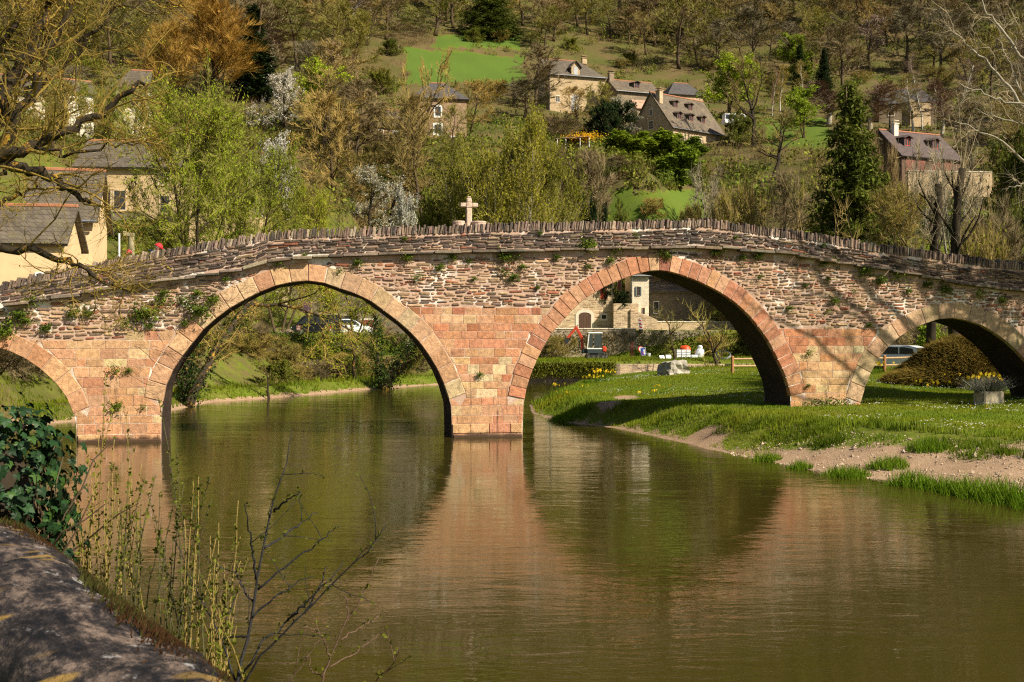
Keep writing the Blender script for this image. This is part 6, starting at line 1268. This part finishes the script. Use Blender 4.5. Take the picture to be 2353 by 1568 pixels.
for px,z0,lb,pt,rz,typ,L,Hh in((729,ZD(773,93),'dark van parked behind the road wall, seen through the second arch',M['dark_car'],math.pi,'van',4.1,1.75),(800,ZD(773,95),'white car parked right of the dark van behind the road wall',M['white_car'],.3,'hatch',4.0,1.45)):
    car(lb,(XD(px,93 if px<760 else 95.5),93 if px<760 else 95.5,z0-.02),rz,pt,L,Hh,typ=typ,name='parked_van' if typ=='van' else 'parked_car',cat='van' if typ=='van' else 'car')
car('white van parked right of the big dormered house',(XD(1692,178),178,ZD(291,178)),.1,M['white_car'],4.3,1.9,1.9,'van','parked_van','van')
sg=sign((XD(686,86.5),86.5,3.4),.0,'small brown direction sign on a grey post in front of the dark van'); b=MB(); b.tube([(0,0,0),(0,0,1.05)],.03,6); b.obj('post',M['metal'],sg); b=MB(); b.cbox(-.16,.16,-.05,-.03,.62,1.0,.01); pn=b.obj('panel',M['redbrown'],sg); b=MB()
for z in(.72,.88): 
    for k in range(4): b.box(-.12+k*.062,-.08+k*.062,-.056,-.051,z-.03,z+.03)
b.obj('white_lettering',M['white'],pn)
o=empty('marker_post',(XD(759,86.5),86.5,3.5),0,'red and white banded marker post in front of the dark van','post'); b=MB()
for i in range(5): q=MB(); q.tube([(0,0,i*.16),(0,0,i*.16+.158)],.05,8); q.obj('red_band' if i%2==0 else 'white_band',M['signred' if i%2==0 else 'white'],o)
simple('wall_sign','small pale notice on the rubble house wall above the forked willow','notice',866,98.7,'plastic',lambda b:b.cbox(-.11,.11,0,.04,0,.52,.01),z=ZD(738,98.7))
simple('rock_outcrop','brown jagged rock outcrop at the left end of the road wall','rock',655,86,'boulder',lambda b:[b.blob((i*.35-.4,rng.normal()*.1,-.1),(.55,.5,.75-.2*abs(i-1)),rng,2,.3,(.16,.12,.08)) for i in range(4)],z=3.5)
# shed on the slope
sh=empty('lean_to_shed',(XD(1281,150),150,ZD(335,150)),.0,'open lean-to shed with a rusty sheet roof on the slope below the barn','shed'); b=MB(); slab(b,[(-.2,-.2,.95),(4.4,-.2,1.25),(4.4,2.2,1.6),(-.2,2.2,1.3)],.06); b.obj('roof',M['rust'],sh)
for x,h in((0,.92),(1.1,1.0),(3.0,1.12),(4.2,1.2)): b=MB(); b.cbox(x-.05,x+.05,-.1,0,-1,h,.01); b.obj('post',M['white'],sh)
b=MB(); b.box(0,4.2,2.0,2.1,-1,1.3); b.obj('back_wall',M['redbrown'],sh)
put('scrub_a',XD(1345,149),152.5,1.6,2.6,'yellow flowering bush behind the lean-to shed'); 
M['lf_forsythia']=m_leaf('forsythia_flowers',(.55,.33,.01),(.65,.42,.02),.3); b=MB(); p=rng.normal(size=(700,3))*np.array([1.2,.5,.3])+np.array([XD(1345,149),150.5,ZD(313,150)]); b.leaves(p,.22,rng); tag(b.obj('yellow_bush',M['lf_forsythia']),'patch of yellow forsythia flowers above the lean-to shed roof','shrub')
# beyond the rightmost arch
def mound(b):
    n=26000; a=rng.uniform(0,6.28,n); q=np.sqrt(rng.uniform(0,1,n)); x=q*np.cos(a)*3.5; y=q*np.sin(a)*2.2; z=2.35*np.sqrt(np.clip(1-q**2,0,1))*(1-.12*np.sin(x*2)+.1*np.sin(x*3.1+y*2)); z=np.where(x<.6,z*(1+.5*(x-.6)/3.5),z)
    p0=np.stack([x,y,np.maximum(z-.1,0)],1); d=np.stack([.55*x/3.5-.35+rng.normal(0,.2,n),-.35+.4*y/2.2+rng.normal(0,.25,n),-.25+rng.normal(0,.25,n)+.45*(z/2.2)],1); c=np.repeat(rng.uniform(.45,1.5,(n,1)),3,1)*np.where(rng.uniform(size=(n,1))<.3,np.array([[1.35,1.05,.9]]),1)
    b.spikes(p0,p0+d*.42,.015,c)
    bm=bmesh.new(); bmesh.ops.create_icosphere(bm,subdivisions=3,radius=1)
    for v in bm.verts: v.co=Vector((v.co.x*3.2,v.co.y*2.0,max(0,v.co.z)*2.05*(1+.5*min(0,v.co.x-.17))))
    b.bm(bm,(.5,.45,.4))
M['broom']=m_leaf('broom_growth',(.10,.082,.016),(.15,.12,.025),.15,.6)
simple('broom_bush','large brownish green mounded broom bush beyond the rightmost arch','shrub',2200,54,'broom',mound)
put('bare_b',XD(2110,80),80,7,6,'grey brown bare tree behind the mounded broom bush'); put('scrub_a',XD(2030,78),78,3.2,5,'dark brown bush behind the white hatchback'); put('scrub_c',XD(2250,72),72,3.0,5,'green bush right behind the mounded broom bush'); put('scrub_b',XD(1990,84),84,4,6,'ochre thicket far behind the white hatchback'); put('scrub_a',XD(2150,90),90,5,8,'brown thicket far behind the mounded broom bush')
bd=empty('notice_board',(XD(2200,66),66,hz(XD(2200,66),66)),-.1,'red brown wooden notice board behind the mounded broom bush','notice board')
for x in(-.4,.4): b=MB(); b.cbox(x-.06,x+.06,-.06,.06,-.2,2.2,.01); b.obj('post',M['redbrown'],bd)
b=MB(); b.cbox(-.5,.5,-.1,-.065,1.1,2.25,.01); pn=b.obj('panel',M['redbrown'],bd); b=MB(); b.box(-.3,-.12,-.108,-.101,1.2,1.5); b.box(.1,.28,-.108,-.101,1.2,1.5); b.obj('dark_notice',M['black'],pn)
# stone planter with lavender
s_,_=face(2272,930); X=(XD(2272,39.4),39.4); zp=hz(*X)
pl=empty('stone_planter',(X[0],X[1],zp),math.radians(28),'rough stone trough planter on the lawn by the rightmost arch','planter'); b=MB(); b.cbox(-.5,.5,-.26,-.16,-.1,.46,.05,(.40,.34,.24)); b.cbox(-.5,.5,.16,.26,-.1,.46,.05,(.40,.34,.24)); b.cbox(-.5,-.38,-.16,.16,-.1,.46,.04,(.40,.34,.24)); b.cbox(.38,.5,-.16,.16,-.1,.46,.04,(.40,.34,.24)); b.cbox(-.48,.48,-.2,.2,-.1,.40,.03,(.36,.30,.22)); b.obj('trough',M['boulder'],pl)
b=MB(); b.box(-.37,.37,-.15,.15,.401,.43); b.obj('soil',m_plain('soil',(.05,.03,.02),.95),pl)
lv=MB(); n=1300; a=rng.normal(size=(n,2))*np.array([.16,.08]); p0=np.concatenate([a,np.full((n,1),.42)],1); d=np.concatenate([a*1.9+rng.normal(size=(n,2))*.09,rng.uniform(.2,.6,(n,1))],1); lv.spikes(p0,p0+d,.007,np.repeat(rng.uniform(.6,1.4,(n,1)),3,1)); lv.leaves(p0+d*rng.uniform(.3,1,(n,1)),.06,rng,np.repeat(rng.uniform(.7,1.3,(n,1)),3,1)); o=lv.obj('lavender_bush',M['lf_grey'],loc=(X[0],X[1],zp),rz=math.radians(28)); tag(o,'grey leaved lavender bush growing in the stone planter','shrub')
# daffodils
def daff_mesh(seed,nf):
    r=np.random.default_rng(seed); st=MB(); fl=MB(); n=nf*5; a=r.normal(size=(n,2))*.16; p=np.concatenate([a,np.zeros((n,1))],1); st.spikes(p,p+np.concatenate([a*.5+r.normal(size=(n,2))*.05,r.uniform(.18,.33,(n,1))],1),.007,(.55,.75,.6))
    for i in range(nf):
        c=np.array([*(r.normal(size=2)*.2),r.uniform(.28,.38)]); az=r.uniform(-2.6,-.5); f=np.array([math.cos(az),math.sin(az),.2]); f/=np.linalg.norm(f); u=np.cross(f,[0,0,1.]); u/=np.linalg.norm(u); w=np.cross(u,f)
        for k in range(6):
            t=k*1.047; dr=u*math.cos(t)+w*math.sin(t); t2=np.cross(f,dr); fl.add([c,c+dr*.03+t2*.016,c+dr*.055-f*.004,c+dr*.03-t2*.016],[[0,1,2,3]])
        fl.tube([c,c+f*.035],[.012,.018],7)
    return st.mesh('daffodil_leaves',M['grass']),fl.mesh('daffodil_flowers',M['lf_daff'])
M['lf_daff']=m_leaf('daffodil_yellow',(.72,.52,.02),(.78,.60,.04),.25)
DF=[daff_mesh(90,9),daff_mesh(91,16),daff_mesh(92,4)]
for px,py,z,k,v,l in((2000,850,1.2,1.2,1,'daffodil clump at the fence post by the white hatchback'),(2012,876,1.1,1.3,1,'full daffodil clump at the left inside the rightmost arch'),(2022,865,1.1,1.0,2,None),(2070,868,1.1,1.1,2,None),(2090,866,1.1,1.1,2,None),(2105,868,1.1,1,2,None),(2178,893,1.0,1.4,1,'daffodil clump in the middle inside the rightmost arch'),(2210,885,1.0,1.1,0,None),(2262,896,1.0,1.6,1,'widest daffodil clump behind the stone planter'),(2290,900,1.0,1.3,0,None),(2330,880,1.0,1.2,0,None),(2110,898,1.0,1.0,2,None),(2150,900,1.0,1,2,None),(2135,905,1.0,.9,2,None),(1380,874,1.1,1.8,1,'dense daffodil clump on the water edge seen through the third arch'),(1362,877,1.1,1.4,1,'daffodil clump left of the dense one on the water edge'),(1398,870,1.1,1.2,0,None),(1285,893,.8,1.2,0,None),(1300,908,.8,1,2,None),(1340,895,.9,.8,2,None),(1523,902,1.0,1.1,0,None),(1500,905,1.0,.9,2,None),(1560,848,1.5,1.1,2,None),(1590,845,1.5,1.1,2,None),(1570,850,1.5,1.0,2,None),(1470,905,1,.8,2,None),(1830,1012,.85,.7,2,None),(2268,960,.85,.9,2,None)):
    d=(CAMH-z)*F/(py-CY); x=XD(px,d); e=empty('daffodil_clump',(x,d,hz(x,d)),R_.uniform(0,6),l or 'sparse daffodils flowering singly in the lawn grass','flowers','daffodils on the lawn'); k*=1.3 if px>1990 and py<910 else 1; e.scale=(k*.95,k*.95,k*.95)
    for nm,me in zip(('leaves','flowers'),DF[v]): link(bpy.data.objects.new(nm,me),e)
# driftwood at the bank
def drift(b):
    for i in range(150):
        a=rng.uniform(-.45,.45); p=np.array([rng.normal()*.9,rng.normal()*.5,rng.uniform(0,.2)]); L=rng.uniform(.3,1.1); b.tube(path(p,(math.cos(a)*rng.choice([-1,1]),math.sin(a)*.6,rng.normal()*.12),L,3,.12,0,rng),np.linspace(.018,.006,4),4,(1,1,1)*np.array(rng.uniform(.7,1.2)))
d_=(CAMH-.3)*F/(1000-CY); simple('driftwood_heap','heap of washed up twigs and branches on the right bank','driftwood',1490,d_,m_plain('driftwood',(.26,.16,.09),.9,.3,5),drift,rz=-.5)
# ---------------------------------------------------------------- foreground
wd=np.array([-.544,.839]); wnn=np.array([-.839,-.544]); W0=np.array([-.77,2.98])+wnn*(-.15)
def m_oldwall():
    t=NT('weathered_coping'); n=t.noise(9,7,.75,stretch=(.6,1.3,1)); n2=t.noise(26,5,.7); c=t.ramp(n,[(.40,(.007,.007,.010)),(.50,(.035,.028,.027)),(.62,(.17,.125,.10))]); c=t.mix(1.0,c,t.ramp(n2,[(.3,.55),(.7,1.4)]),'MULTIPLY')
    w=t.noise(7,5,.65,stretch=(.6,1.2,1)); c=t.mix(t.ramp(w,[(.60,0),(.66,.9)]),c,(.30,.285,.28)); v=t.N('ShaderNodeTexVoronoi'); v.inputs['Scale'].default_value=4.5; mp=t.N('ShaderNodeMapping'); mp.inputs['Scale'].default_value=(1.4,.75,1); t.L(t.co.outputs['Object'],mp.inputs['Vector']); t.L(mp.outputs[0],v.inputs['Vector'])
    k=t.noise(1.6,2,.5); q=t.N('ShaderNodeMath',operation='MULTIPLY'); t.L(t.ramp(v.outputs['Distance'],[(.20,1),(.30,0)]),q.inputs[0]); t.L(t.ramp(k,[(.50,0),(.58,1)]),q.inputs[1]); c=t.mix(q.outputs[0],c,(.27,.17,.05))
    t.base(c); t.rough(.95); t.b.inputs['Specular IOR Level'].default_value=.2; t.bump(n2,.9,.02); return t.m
fw=empty('parapet_wall',(W0[0],W0[1],0),math.atan2(wd[1],wd[0]),'lichen spotted stone parapet with a rounded coping in the near left corner','wall')
# local: x along the wall, +y away from the river
b=MB(); xs=np.concatenate([np.arange(-6,9.5,.05)]); pr=[(.0,1.95),(-.015,2.08),(.01,2.16),(.05,2.22),(.12,2.275),(.21,2.305),(.32,2.315),(.43,2.30),(.53,2.265),(.60,2.2),(.63,2.1),(.62,1.95)]; rr=np.random.default_rng(33); n=len(pr); V=[]
for i,x in enumerate(xs):
    for j,(y,z) in enumerate(pr): V.append((x,y+.014*math.sin(x*3.1+j)+.010*math.sin(x*8.3+j*2)+rr.normal()*.002,z+.012*math.sin(x*2.3+j*.6)+.009*math.sin(x*7.1+j*1.3)+rr.normal()*.002-(.018 if i%23==0 else 0)))
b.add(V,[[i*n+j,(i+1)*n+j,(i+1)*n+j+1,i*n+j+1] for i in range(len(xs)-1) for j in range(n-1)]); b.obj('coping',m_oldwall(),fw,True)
b=MB(); b.box(-6,9.5,.04,.58,.2,1.96); b.obj('wall_body',M['st_dark'],fw)
mo=MB(); N=60000; x=rr.uniform(-1.6,5.2,N); y=np.abs(rr.normal(0,.065,N))+(-.025)+.05*np.clip(np.sin(x*2.7)+.4*np.sin(x*7),0,1)*rr.uniform(0,1,N); z=np.interp(y,[p[0] for p in pr[1:8]],[p[1] for p in pr[1:8]])-.01; p=np.stack([x,y,z],1)
cl=np.where(rr.uniform(size=(N,1))<.5+.4*np.sin(x*3)[:,None],np.array([[.045,.020,.007]]),np.array([[.045,.045,.009]]))*rr.uniform(.4,1.5,(N,1)); mo.spikes(p,p+np.stack([rr.normal(0,.008,N),rr.normal(-.006,.008,N),rr.uniform(.010,.034,N)],1),.004,cl)
M['moss']=m_leaf('moss_growth',(1,1,1),(.9,.9,.9),.1,3); mo.obj('moss',M['moss'],fw)
# ivy over the end of the wall
M['lf_bigivy']=NT('ivy_leaf_gloss'); t=M['lf_bigivy']; c=t.mix(1.0,t.mix(t.noise(3,3),(.008,.024,.008),(.016,.046,.012)),t.col(),'MULTIPLY'); t.base(c); t.rough(.5); t.b.inputs['Specular IOR Level'].default_value=.18; M['lf_bigivy']=t.m
LV=np.array([(0,0,0),(.22,-.10,.02),(.52,.02,.0),(.40,.22,.03),(.62,.42,-.02),(.30,.52,.03),(.0,1.0,-.05),(-.30,.52,.03),(-.62,.42,-.02),(-.40,.22,.03),(-.52,.02,0),(-.22,-.10,.02),(0,.35,.05)]); LT=[[12,i,i+1] for i in range(0,11)]+[[12,11,0]]
iv=MB(); rr=np.random.default_rng(35); st=MB(); C0=P(-88,1120,6.2)
for i in range(2300):
    a=rr.uniform(0,6.28); h=rr.uniform(-.62,.42); R=.62*math.sqrt(max(.08,1-((h+.1)/.62)**2)) if h>-.1 else .62-.12*(-.1-h)/.5
    nrm=np.array([math.cos(a),math.sin(a)*.9,.25+.9*max(0,h)/.42+rr.normal()*.2]); c=C0+np.array([math.cos(a)*R*.92,math.sin(a)*R*.8,h])+rr.normal(size=3)*.05
    if c[1]>6.75: continue
    nrm=nrm/np.linalg.norm(nrm)+rr.normal(size=3)*.35; nrm/=np.linalg.norm(nrm); dn=np.array([rr.normal()*.5,rr.normal()*.3,-1.]); dn-=nrm*dn.dot(nrm); dn/=np.linalg.norm(dn); sx=np.cross(dn,nrm); s=rr.choice([rr.uniform(.03,.06),rr.uniform(.045,.08)])
    iv.add(c+s*(LV[:,0:1]*sx+LV[:,1:2]*dn+LV[:,2:3]*nrm*2),None,LT,np.array([1,1,1])*rr.uniform(.4,1.5) if rr.uniform()<.85 else np.array([2.6,2.0,1.2]))
for i in range(60):
    a=rr.uniform(0,6.28); st.tube(path(C0+np.array([math.cos(a)*.4,math.sin(a)*.35,-.6]),(math.cos(a)*.4,math.sin(a)*.4,1),rr.uniform(.5,1.1),6,.25,.02,rr),np.linspace(.008,.003,7),4)
ie=empty('ivy',tuple(C0-np.array([0,0,.9])),0,'dark glossy ivy bush growing over the far end of the near parapet wall','ivy')
for nm,mb,mt in(('leaves',iv,M['lf_bigivy']),('stems',st,M['bark_brown'])):
    o=mb.obj(nm,mt,ie); o.matrix_parent_inverse=Matrix.Translation(-Vector(C0-np.array([0,0,.9])))
b=MB(); b.blob((0,0,.83),(.40,.34,.42),rr,2,.1,(.3,.3,.3)); b.obj('core',M['bark_dark'],ie)
# leafing willow shoots on the near bank
M['tw_willow']=m_bark('willow_shoot_bark',(.16,.115,.03),(.34,.25,.085),30); M['tw_willow2']=m_bark('dark_shoot_bark',(.05,.05,.025),(.11,.10,.045),30); M['bud']=m_leaf('willow_buds',(.075,.09,.012),(.16,.17,.02),.3,8)
def shoots(label,bx,by,d,tips,seed,mat):
    r=np.random.default_rng(seed); tips=tips+[(a+r.uniform(-28,28),b+r.uniform(40,170)) for a,b in tips[::2]]; o=P(bx,by,d); e=empty('willow_shrub',tuple(o),0,label,'shrub'); st=MB(); bd=MB()
    for tx,ty in tips:
        tip=P(tx,ty,d+r.uniform(-.35,.35))-o; off=np.array([r.normal()*.09,r.normal()*.12,0]); n=14; f=np.linspace(0,1,n)[:,None]; bow=np.array([(tip[0])*-.18+r.normal()*.03,r.normal()*.05,0]); p=tip*f+bow*np.sin(f*3.14)+np.cumsum(r.normal(size=(n,3))*.004,0)+off*(1-f)
        L=np.linalg.norm(tip); st.tube(p,np.linspace(.0045+.0016*L,.0017,n),5)
        k=int(L*30); t=np.sort(r.uniform(.18,1,k)); q=np.stack([np.interp(t,f[:,0],p[:,j]) for j in range(3)],1); 
        for m in range(2): dd=r.normal(size=(k,3))*np.array([1,1,.3]); dd/=np.linalg.norm(dd,axis=1)[:,None]; dd[:,2]+=.7; bd.leaves(q+dd*.004,r.uniform(.012,.030,k),r,np.repeat(r.uniform(.6,1.5,(k,1)),3,1),0,droop=-1.0,aspect=.6)
    st.obj('stems',mat,e,True); bd.obj('buds',M['bud'],e); return e
shoots('yellow stemmed willow shoots next to the dark ivy',215,1560,6.6,[(163,1150),(166,1010),(195,1060),(207,1040),(218,1095),(250,1110),(245,860),(228,1000),(178,1090)],1,M['tw_willow'])
shoots('tall pale willow shoots behind the moss at the coping middle',262,1590,6.3,[(262,1120),(276,1085),(290,1150),(330,1065),(303,1040),(240,1150),(283,960),(265,1180)],2,M['tw_willow'])
shoots('dark leafy willow shoots in the centre of the near clump',325,1650,6.1,[(300,1110),(308,1180),(340,1100),(322,1150),(355,1090),(283,1160),(368,1140),(350,1190),(297,1230)],3,M['tw_willow2'])
shoots('tallest dark shoot group rising in front of the left pier',392,1680,5.8,[(375,920),(400,1100),(420,1110),(350,1130),(440,1150),(395,1200),(470,1080),(365,1240)],4,M['tw_willow2'])
shoots('yellow willow shoots bending right, low in the near clump',450,1740,5.3,[(475,1085),(492,1200),(545,1155),(450,1150),(430,1110),(560,1285),(500,1240),(468,1300),(520,1330)],5,M['tw_willow'])
shoots('short yellow green shoots at the bottom beside the coping',500,1790,4.9,[(490,1290),(470,1330),(510,1310),(525,1400),(450,1400),(540,1440),(500,1430),(568,1290),(485,1360)],6,M['tw_willow'])
M['alder']=m_bark('alder_bark',(.018,.018,.022),(.05,.048,.05),40); M['alder_red']=m_bark('reddish_twig_bark',(.09,.05,.035),(.17,.11,.08),40)
def sapling(label,brs,d,seed,mat,r0):
    r=np.random.default_rng(seed); o=P(brs[0][0][0],1750,d); e=empty('alder_sapling',tuple(o),0,label,'sapling'); st=MB(); tw=MB(); bd=MB()
    for i,b in enumerate(brs):
        b=np.array(b,float); f=np.linspace(0,1,len(b)); g=np.linspace(0,1,16); q=np.array([P(np.interp(t,f,b[:,0]),np.interp(t,f,b[:,1]),d+.25*math.sin(i*2.1)*t) for t in g])-o; q[1:]+=r.normal(size=(15,3))*.004; rad=np.linspace(r0 if i==0 else r0*.62,.0016,16); (st if i==0 else tw).tube(q,rad,6)
        L=np.linalg.norm(q[-1]-q[0]); k=int(L*16)
        for t in r.uniform(.25,1,k):
            p=np.array([np.interp(t,g,q[:,j]) for j in range(3)]); dd=r.normal(size=3)*np.array([1,.7,.5])+np.array([.3,0,.5]); dd/=np.linalg.norm(dd)
            if r.uniform()<.16: c=path(p,dd,r.uniform(.12,.3),4,.15,.05,r); tw.tube(c,np.linspace(.0022,.001,5),4); bd.leaves(c[1:],.022,r,(.8,.9,.7),0,droop=-.5)
            else: tw.spikes(p[None],(p+dd*.022)[None],.0022,n=4); bd.leaves((p+dd*.015)[None].repeat(2,0),r.uniform(.012,.028),r,np.full(3,r.uniform(.4,1.1)),0,droop=-.6)
    st.obj('stem',mat,e,True); tw.obj('branches',mat,e,True); bd.obj('buds',M['bud'],e)
sapling('dark budding alder sapling with one tall leader in front of the water',[[(530,1700),(548,1559),(568,1459),(588,1359),(606,1251),(628,1159),(656,1059),(675,990)],[(545,1570),(600,1480),(660,1427),(760,1331),(792,1291)],[(550,1590),(600,1510),(680,1427),(784,1323),(840,1271),(886,1203)],[(592,1355),(672,1291),(740,1239),(780,1207)],[(608,1259),(680,1211),(732,1173)],[(630,1173),(688,1131)],[(580,1419),(640,1367),(720,1319)],[(546,1580),(520,1500),(496,1439),(440,1339),(400,1239)],[(588,1331),(576,1231),(562,1159)],[(584,1390),(555,1345),(530,1300)],[(570,1460),(500,1470),(560,1330)],[(660,1427),(690,1400),(720,1370)],[(700,1410),(740,1340),(750,1300)]],5.0,8,M['alder'],.0095)
sapling('reddish budding alder sapling low at the bottom of the picture',[[(735,1720),(740,1567),(760,1511),(796,1427),(832,1371),(872,1279)],[(756,1535),(824,1495),(876,1455)],[(740,1600),(860,1567),(904,1527),(918,1487)],[(735,1640),(640,1600),(720,1491),(760,1435)],[(784,1471),(830,1440),(876,1411)],[(760,1511),(740,1460),(700,1440)],[(800,1425),(796,1380),(792,1370)],[(745,1560),(715,1540),(705,1500)]],5.1,9,M['alder_red'],.006)
# big lichen covered tree leaning in from the left
def bigtree(name,label,base,limbs,d,bark,tw,lf,seed,side_n,side_L,leafn,twn,lsz,ttl=.55):
    r=np.random.default_rng(seed); o=np.array(base,float); e=empty(name,tuple(o),0,label,'tree'); t=MB(); c=MB()
    for li,(pts,r0) in enumerate(limbs):
        dd=d+(li%3-1)*1.1; b=np.array(pts,float); f=np.linspace(0,1,len(b)); g=np.linspace(0,1,26); q=np.array([P(np.interp(s,f,b[:,0]),np.interp(s,f,b[:,1]),dd if li else d) for s in g])-o; q[1:]+=r.normal(size=(25,3))*.035; t.tube(q,r0*np.linspace(1,.22,26),8)
        if li==0 and name=='lichened_tree': q2=np.array([[0,0,-.3],[.1,0,1.5],[.15,.1,3.2]]); t.tube(q2,[.5,.42,.34],10)
        for k in range(int(side_n*len(b)/5)):
            i=int(r.integers(3,26)); i=min(i,25); dv=q[i]-q[i-1]; u=i/25; L=side_L*r.uniform(.4,1.2)*(1.1-.5*u); s=path(q[i],side(dv,math.radians(r.uniform(30,75)),r.uniform(0,6.28))+np.array([0,0,.15]),L,6,.25,.01,r); rb=max(.012,r0*.28*(1-.6*u)); c.tube(s,np.linspace(rb,.005,7),4,cap=False)
            for m in range(5):
                ii=int(r.integers(1,6)); s2=path(s[ii],side(s[ii+1]-s[ii],math.radians(r.uniform(30,70)),r.uniform(0,6.28)),L*.45*r.uniform(.5,1.2),4,.3,-.02,r); c.tube(s2,np.linspace(.008,.003,5),3,cap=False)
                jj=r.integers(0,5,twn); p=s2[jj]; dr=r.normal(size=(twn,3))*.8+(s2[-1]-s2[0])/np.linalg.norm(s2[-1]-s2[0]); dr/=np.linalg.norm(dr,axis=1)[:,None]; Lt=r.uniform(.15,1,twn)[:,None]*ttl; c.spikes(p,p+dr*Lt,.0032,np.repeat(r.uniform(.6,1.3,(twn,1)),3,1))
                if leafn: w=r.uniform(.2,1,(leafn,1)); kk=r.integers(0,twn,leafn); c.leaves(p[kk]+dr[kk]*Lt[kk]*w,lsz*r.uniform(.5,1.4,leafn),r,np.repeat(r.uniform(.6,1.4,(leafn,1)),3,1),1)
    t.obj('trunk',M[bark],e,True); c.obj('crown',[M[tw],M[lf]],e); return e
M['bark_old']=m_bark('old_bark_with_lichen',(.014,.011,.008),(.06,.047,.03),5,(.40,.22,.03),.56); M['tw_lich']=m_leaf('lichened_twigs',(.10,.085,.026),(.24,.165,.035),0,1.2); M['lf_flush']=m_leaf('flushing_buds',(.19,.22,.018),(.30,.29,.022),.3,1)
xb,yb=-9.6,17.0
bigtree('lichened_tree','large bare tree with yellow lichen leaning in from the left edge',(xb,yb,hz(xb,yb)),[([(-300,640),(-150,520),(0,342),(37,275),(72,220),(95,162),(112,112),(160,25),(190,-60)],.12),([(-300,600),(-160,420),(0,225),(37,155),(70,112),(95,62),(105,25),(125,-40)],.16),([(-60,380),(30,260),(75,200),(160,152),(215,70),(265,25),(345,-10)],.06),([(-280,600),(-120,450),(0,362),(87,325),(140,312),(212,270),(262,246),(310,210),(335,190)],.11),([(-280,620),(-120,430),(0,378),(85,400),(125,418),(175,445),(215,470)],.13),([(-280,700),(-150,580),(0,565),(75,573),(125,585),(175,610),(212,630),(250,653),(290,672)],.085),([(-100,480),(-20,420),(40,350),(90,330),(150,370),(250,330),(330,330)],.05),([(-200,300),(-60,150),(30,60),(60,-40)],.09),([(-150,560),(0,470),(60,440),(110,395)],.05)],17.5,'bark_old','tw_lich','lf_flush',71,9,1.9,5,10,.035)
bigtree('spreading_tree','pale barked bare tree reaching in at the upper right edge',(29.5,36,hz(29.5,36)),[([(2900,700),(2700,420),(2500,300),(2353,250),(2315,195),(2265,140),(2225,107),(2195,75)],.09),([(2900,500),(2600,260),(2353,140),(2300,70),(2260,20),(2240,-30)],.08),([(2900,560),(2600,450),(2440,400),(2353,370),(2290,317),(2227,295),(2190,280)],.07),([(2750,400),(2500,270),(2353,238),(2277,225),(2202,190)],.055),([(2700,420),(2500,320),(2353,284),(2290,272),(2240,250)],.05),([(2700,350),(2450,300),(2353,225),(2327,162),(2302,100),(2297,60)],.055),([(2800,480),(2500,430),(2353,420),(2300,440)],.05),([(2800,200),(2500,60),(2380,-40)],.09)],36,'bark_pale','tw_pale','lf_olive',72,7,2.0,0,6,.03,.8)
put('bare_b',29.8,36.3,19,13,'tall bare tree just outside the right edge that shades the right end of the bridge')
# pollards behind the right half of the bridge
def pollard(label,px,d,ytop,seed):
    r=np.random.default_rng(seed); x=XD(px,d); z=hz(x,d); e=empty('pollard_tree',(x,d,z),0,label,'tree'); t=MB(); c=MB(); zt=ZD(ytop,d)-z; tr=path((0,0,-.3),(r.normal()*.05,0,1),zt+.3,9,.05,.05,r); t.tube(tr,np.linspace(.30,.19,10),9)
    for i in range(9):
        p,dd=at(tr,.5+.42*i/9+r.uniform(0,.04)); az=r.choice([0,math.pi])+r.normal()*.7; b=path(p,(math.cos(az)*.8,math.sin(az)*.6,.9),r.uniform(1.2,3.2),7,.10,.05,r); t.tube(b,np.linspace(.085,.03,8),6)
        for k in range(6): q=b[int(r.integers(2,8))]; s=path(q,(r.normal()*.6,r.normal()*.5,.8),r.uniform(.6,1.8),4,.15,.05,r); c.tube(s,np.linspace(.018,.005,5),4,cap=False); m=9; w=s[r.integers(1,5,m)]; dr=r.normal(size=(m,3))*.35+np.array([0,0,.3]); c.spikes(w,w+dr,.006)
    for k in range(10): s=path(tr[-1-int(r.integers(0,2))],(r.normal()*.35,r.normal()*.3,1),r.uniform(1.5,4.2),7,.06,.03,r); c.tube(s,np.linspace(.028,.006,8),4,cap=False); m=14; w=s[r.integers(2,8,m)]; dr=r.normal(size=(m,3))*.3+np.array([0,0,.3]); c.spikes(w,w+dr,.006)
    t.obj('trunk',M['bark_dark'],e,True); c.obj('crown',[M['tw_pale'],M['lf_olive']],e)
pollard('left of two dark pollarded trees with cut tops behind the parapet',2138,64,425,73); pollard('right and thicker of two dark pollarded trees with cut tops',2192,60,385,74)


put('oak_a',30.5,34,17,14,'dark limbed tree outside the right edge whose shadow falls on the rightmost arch')
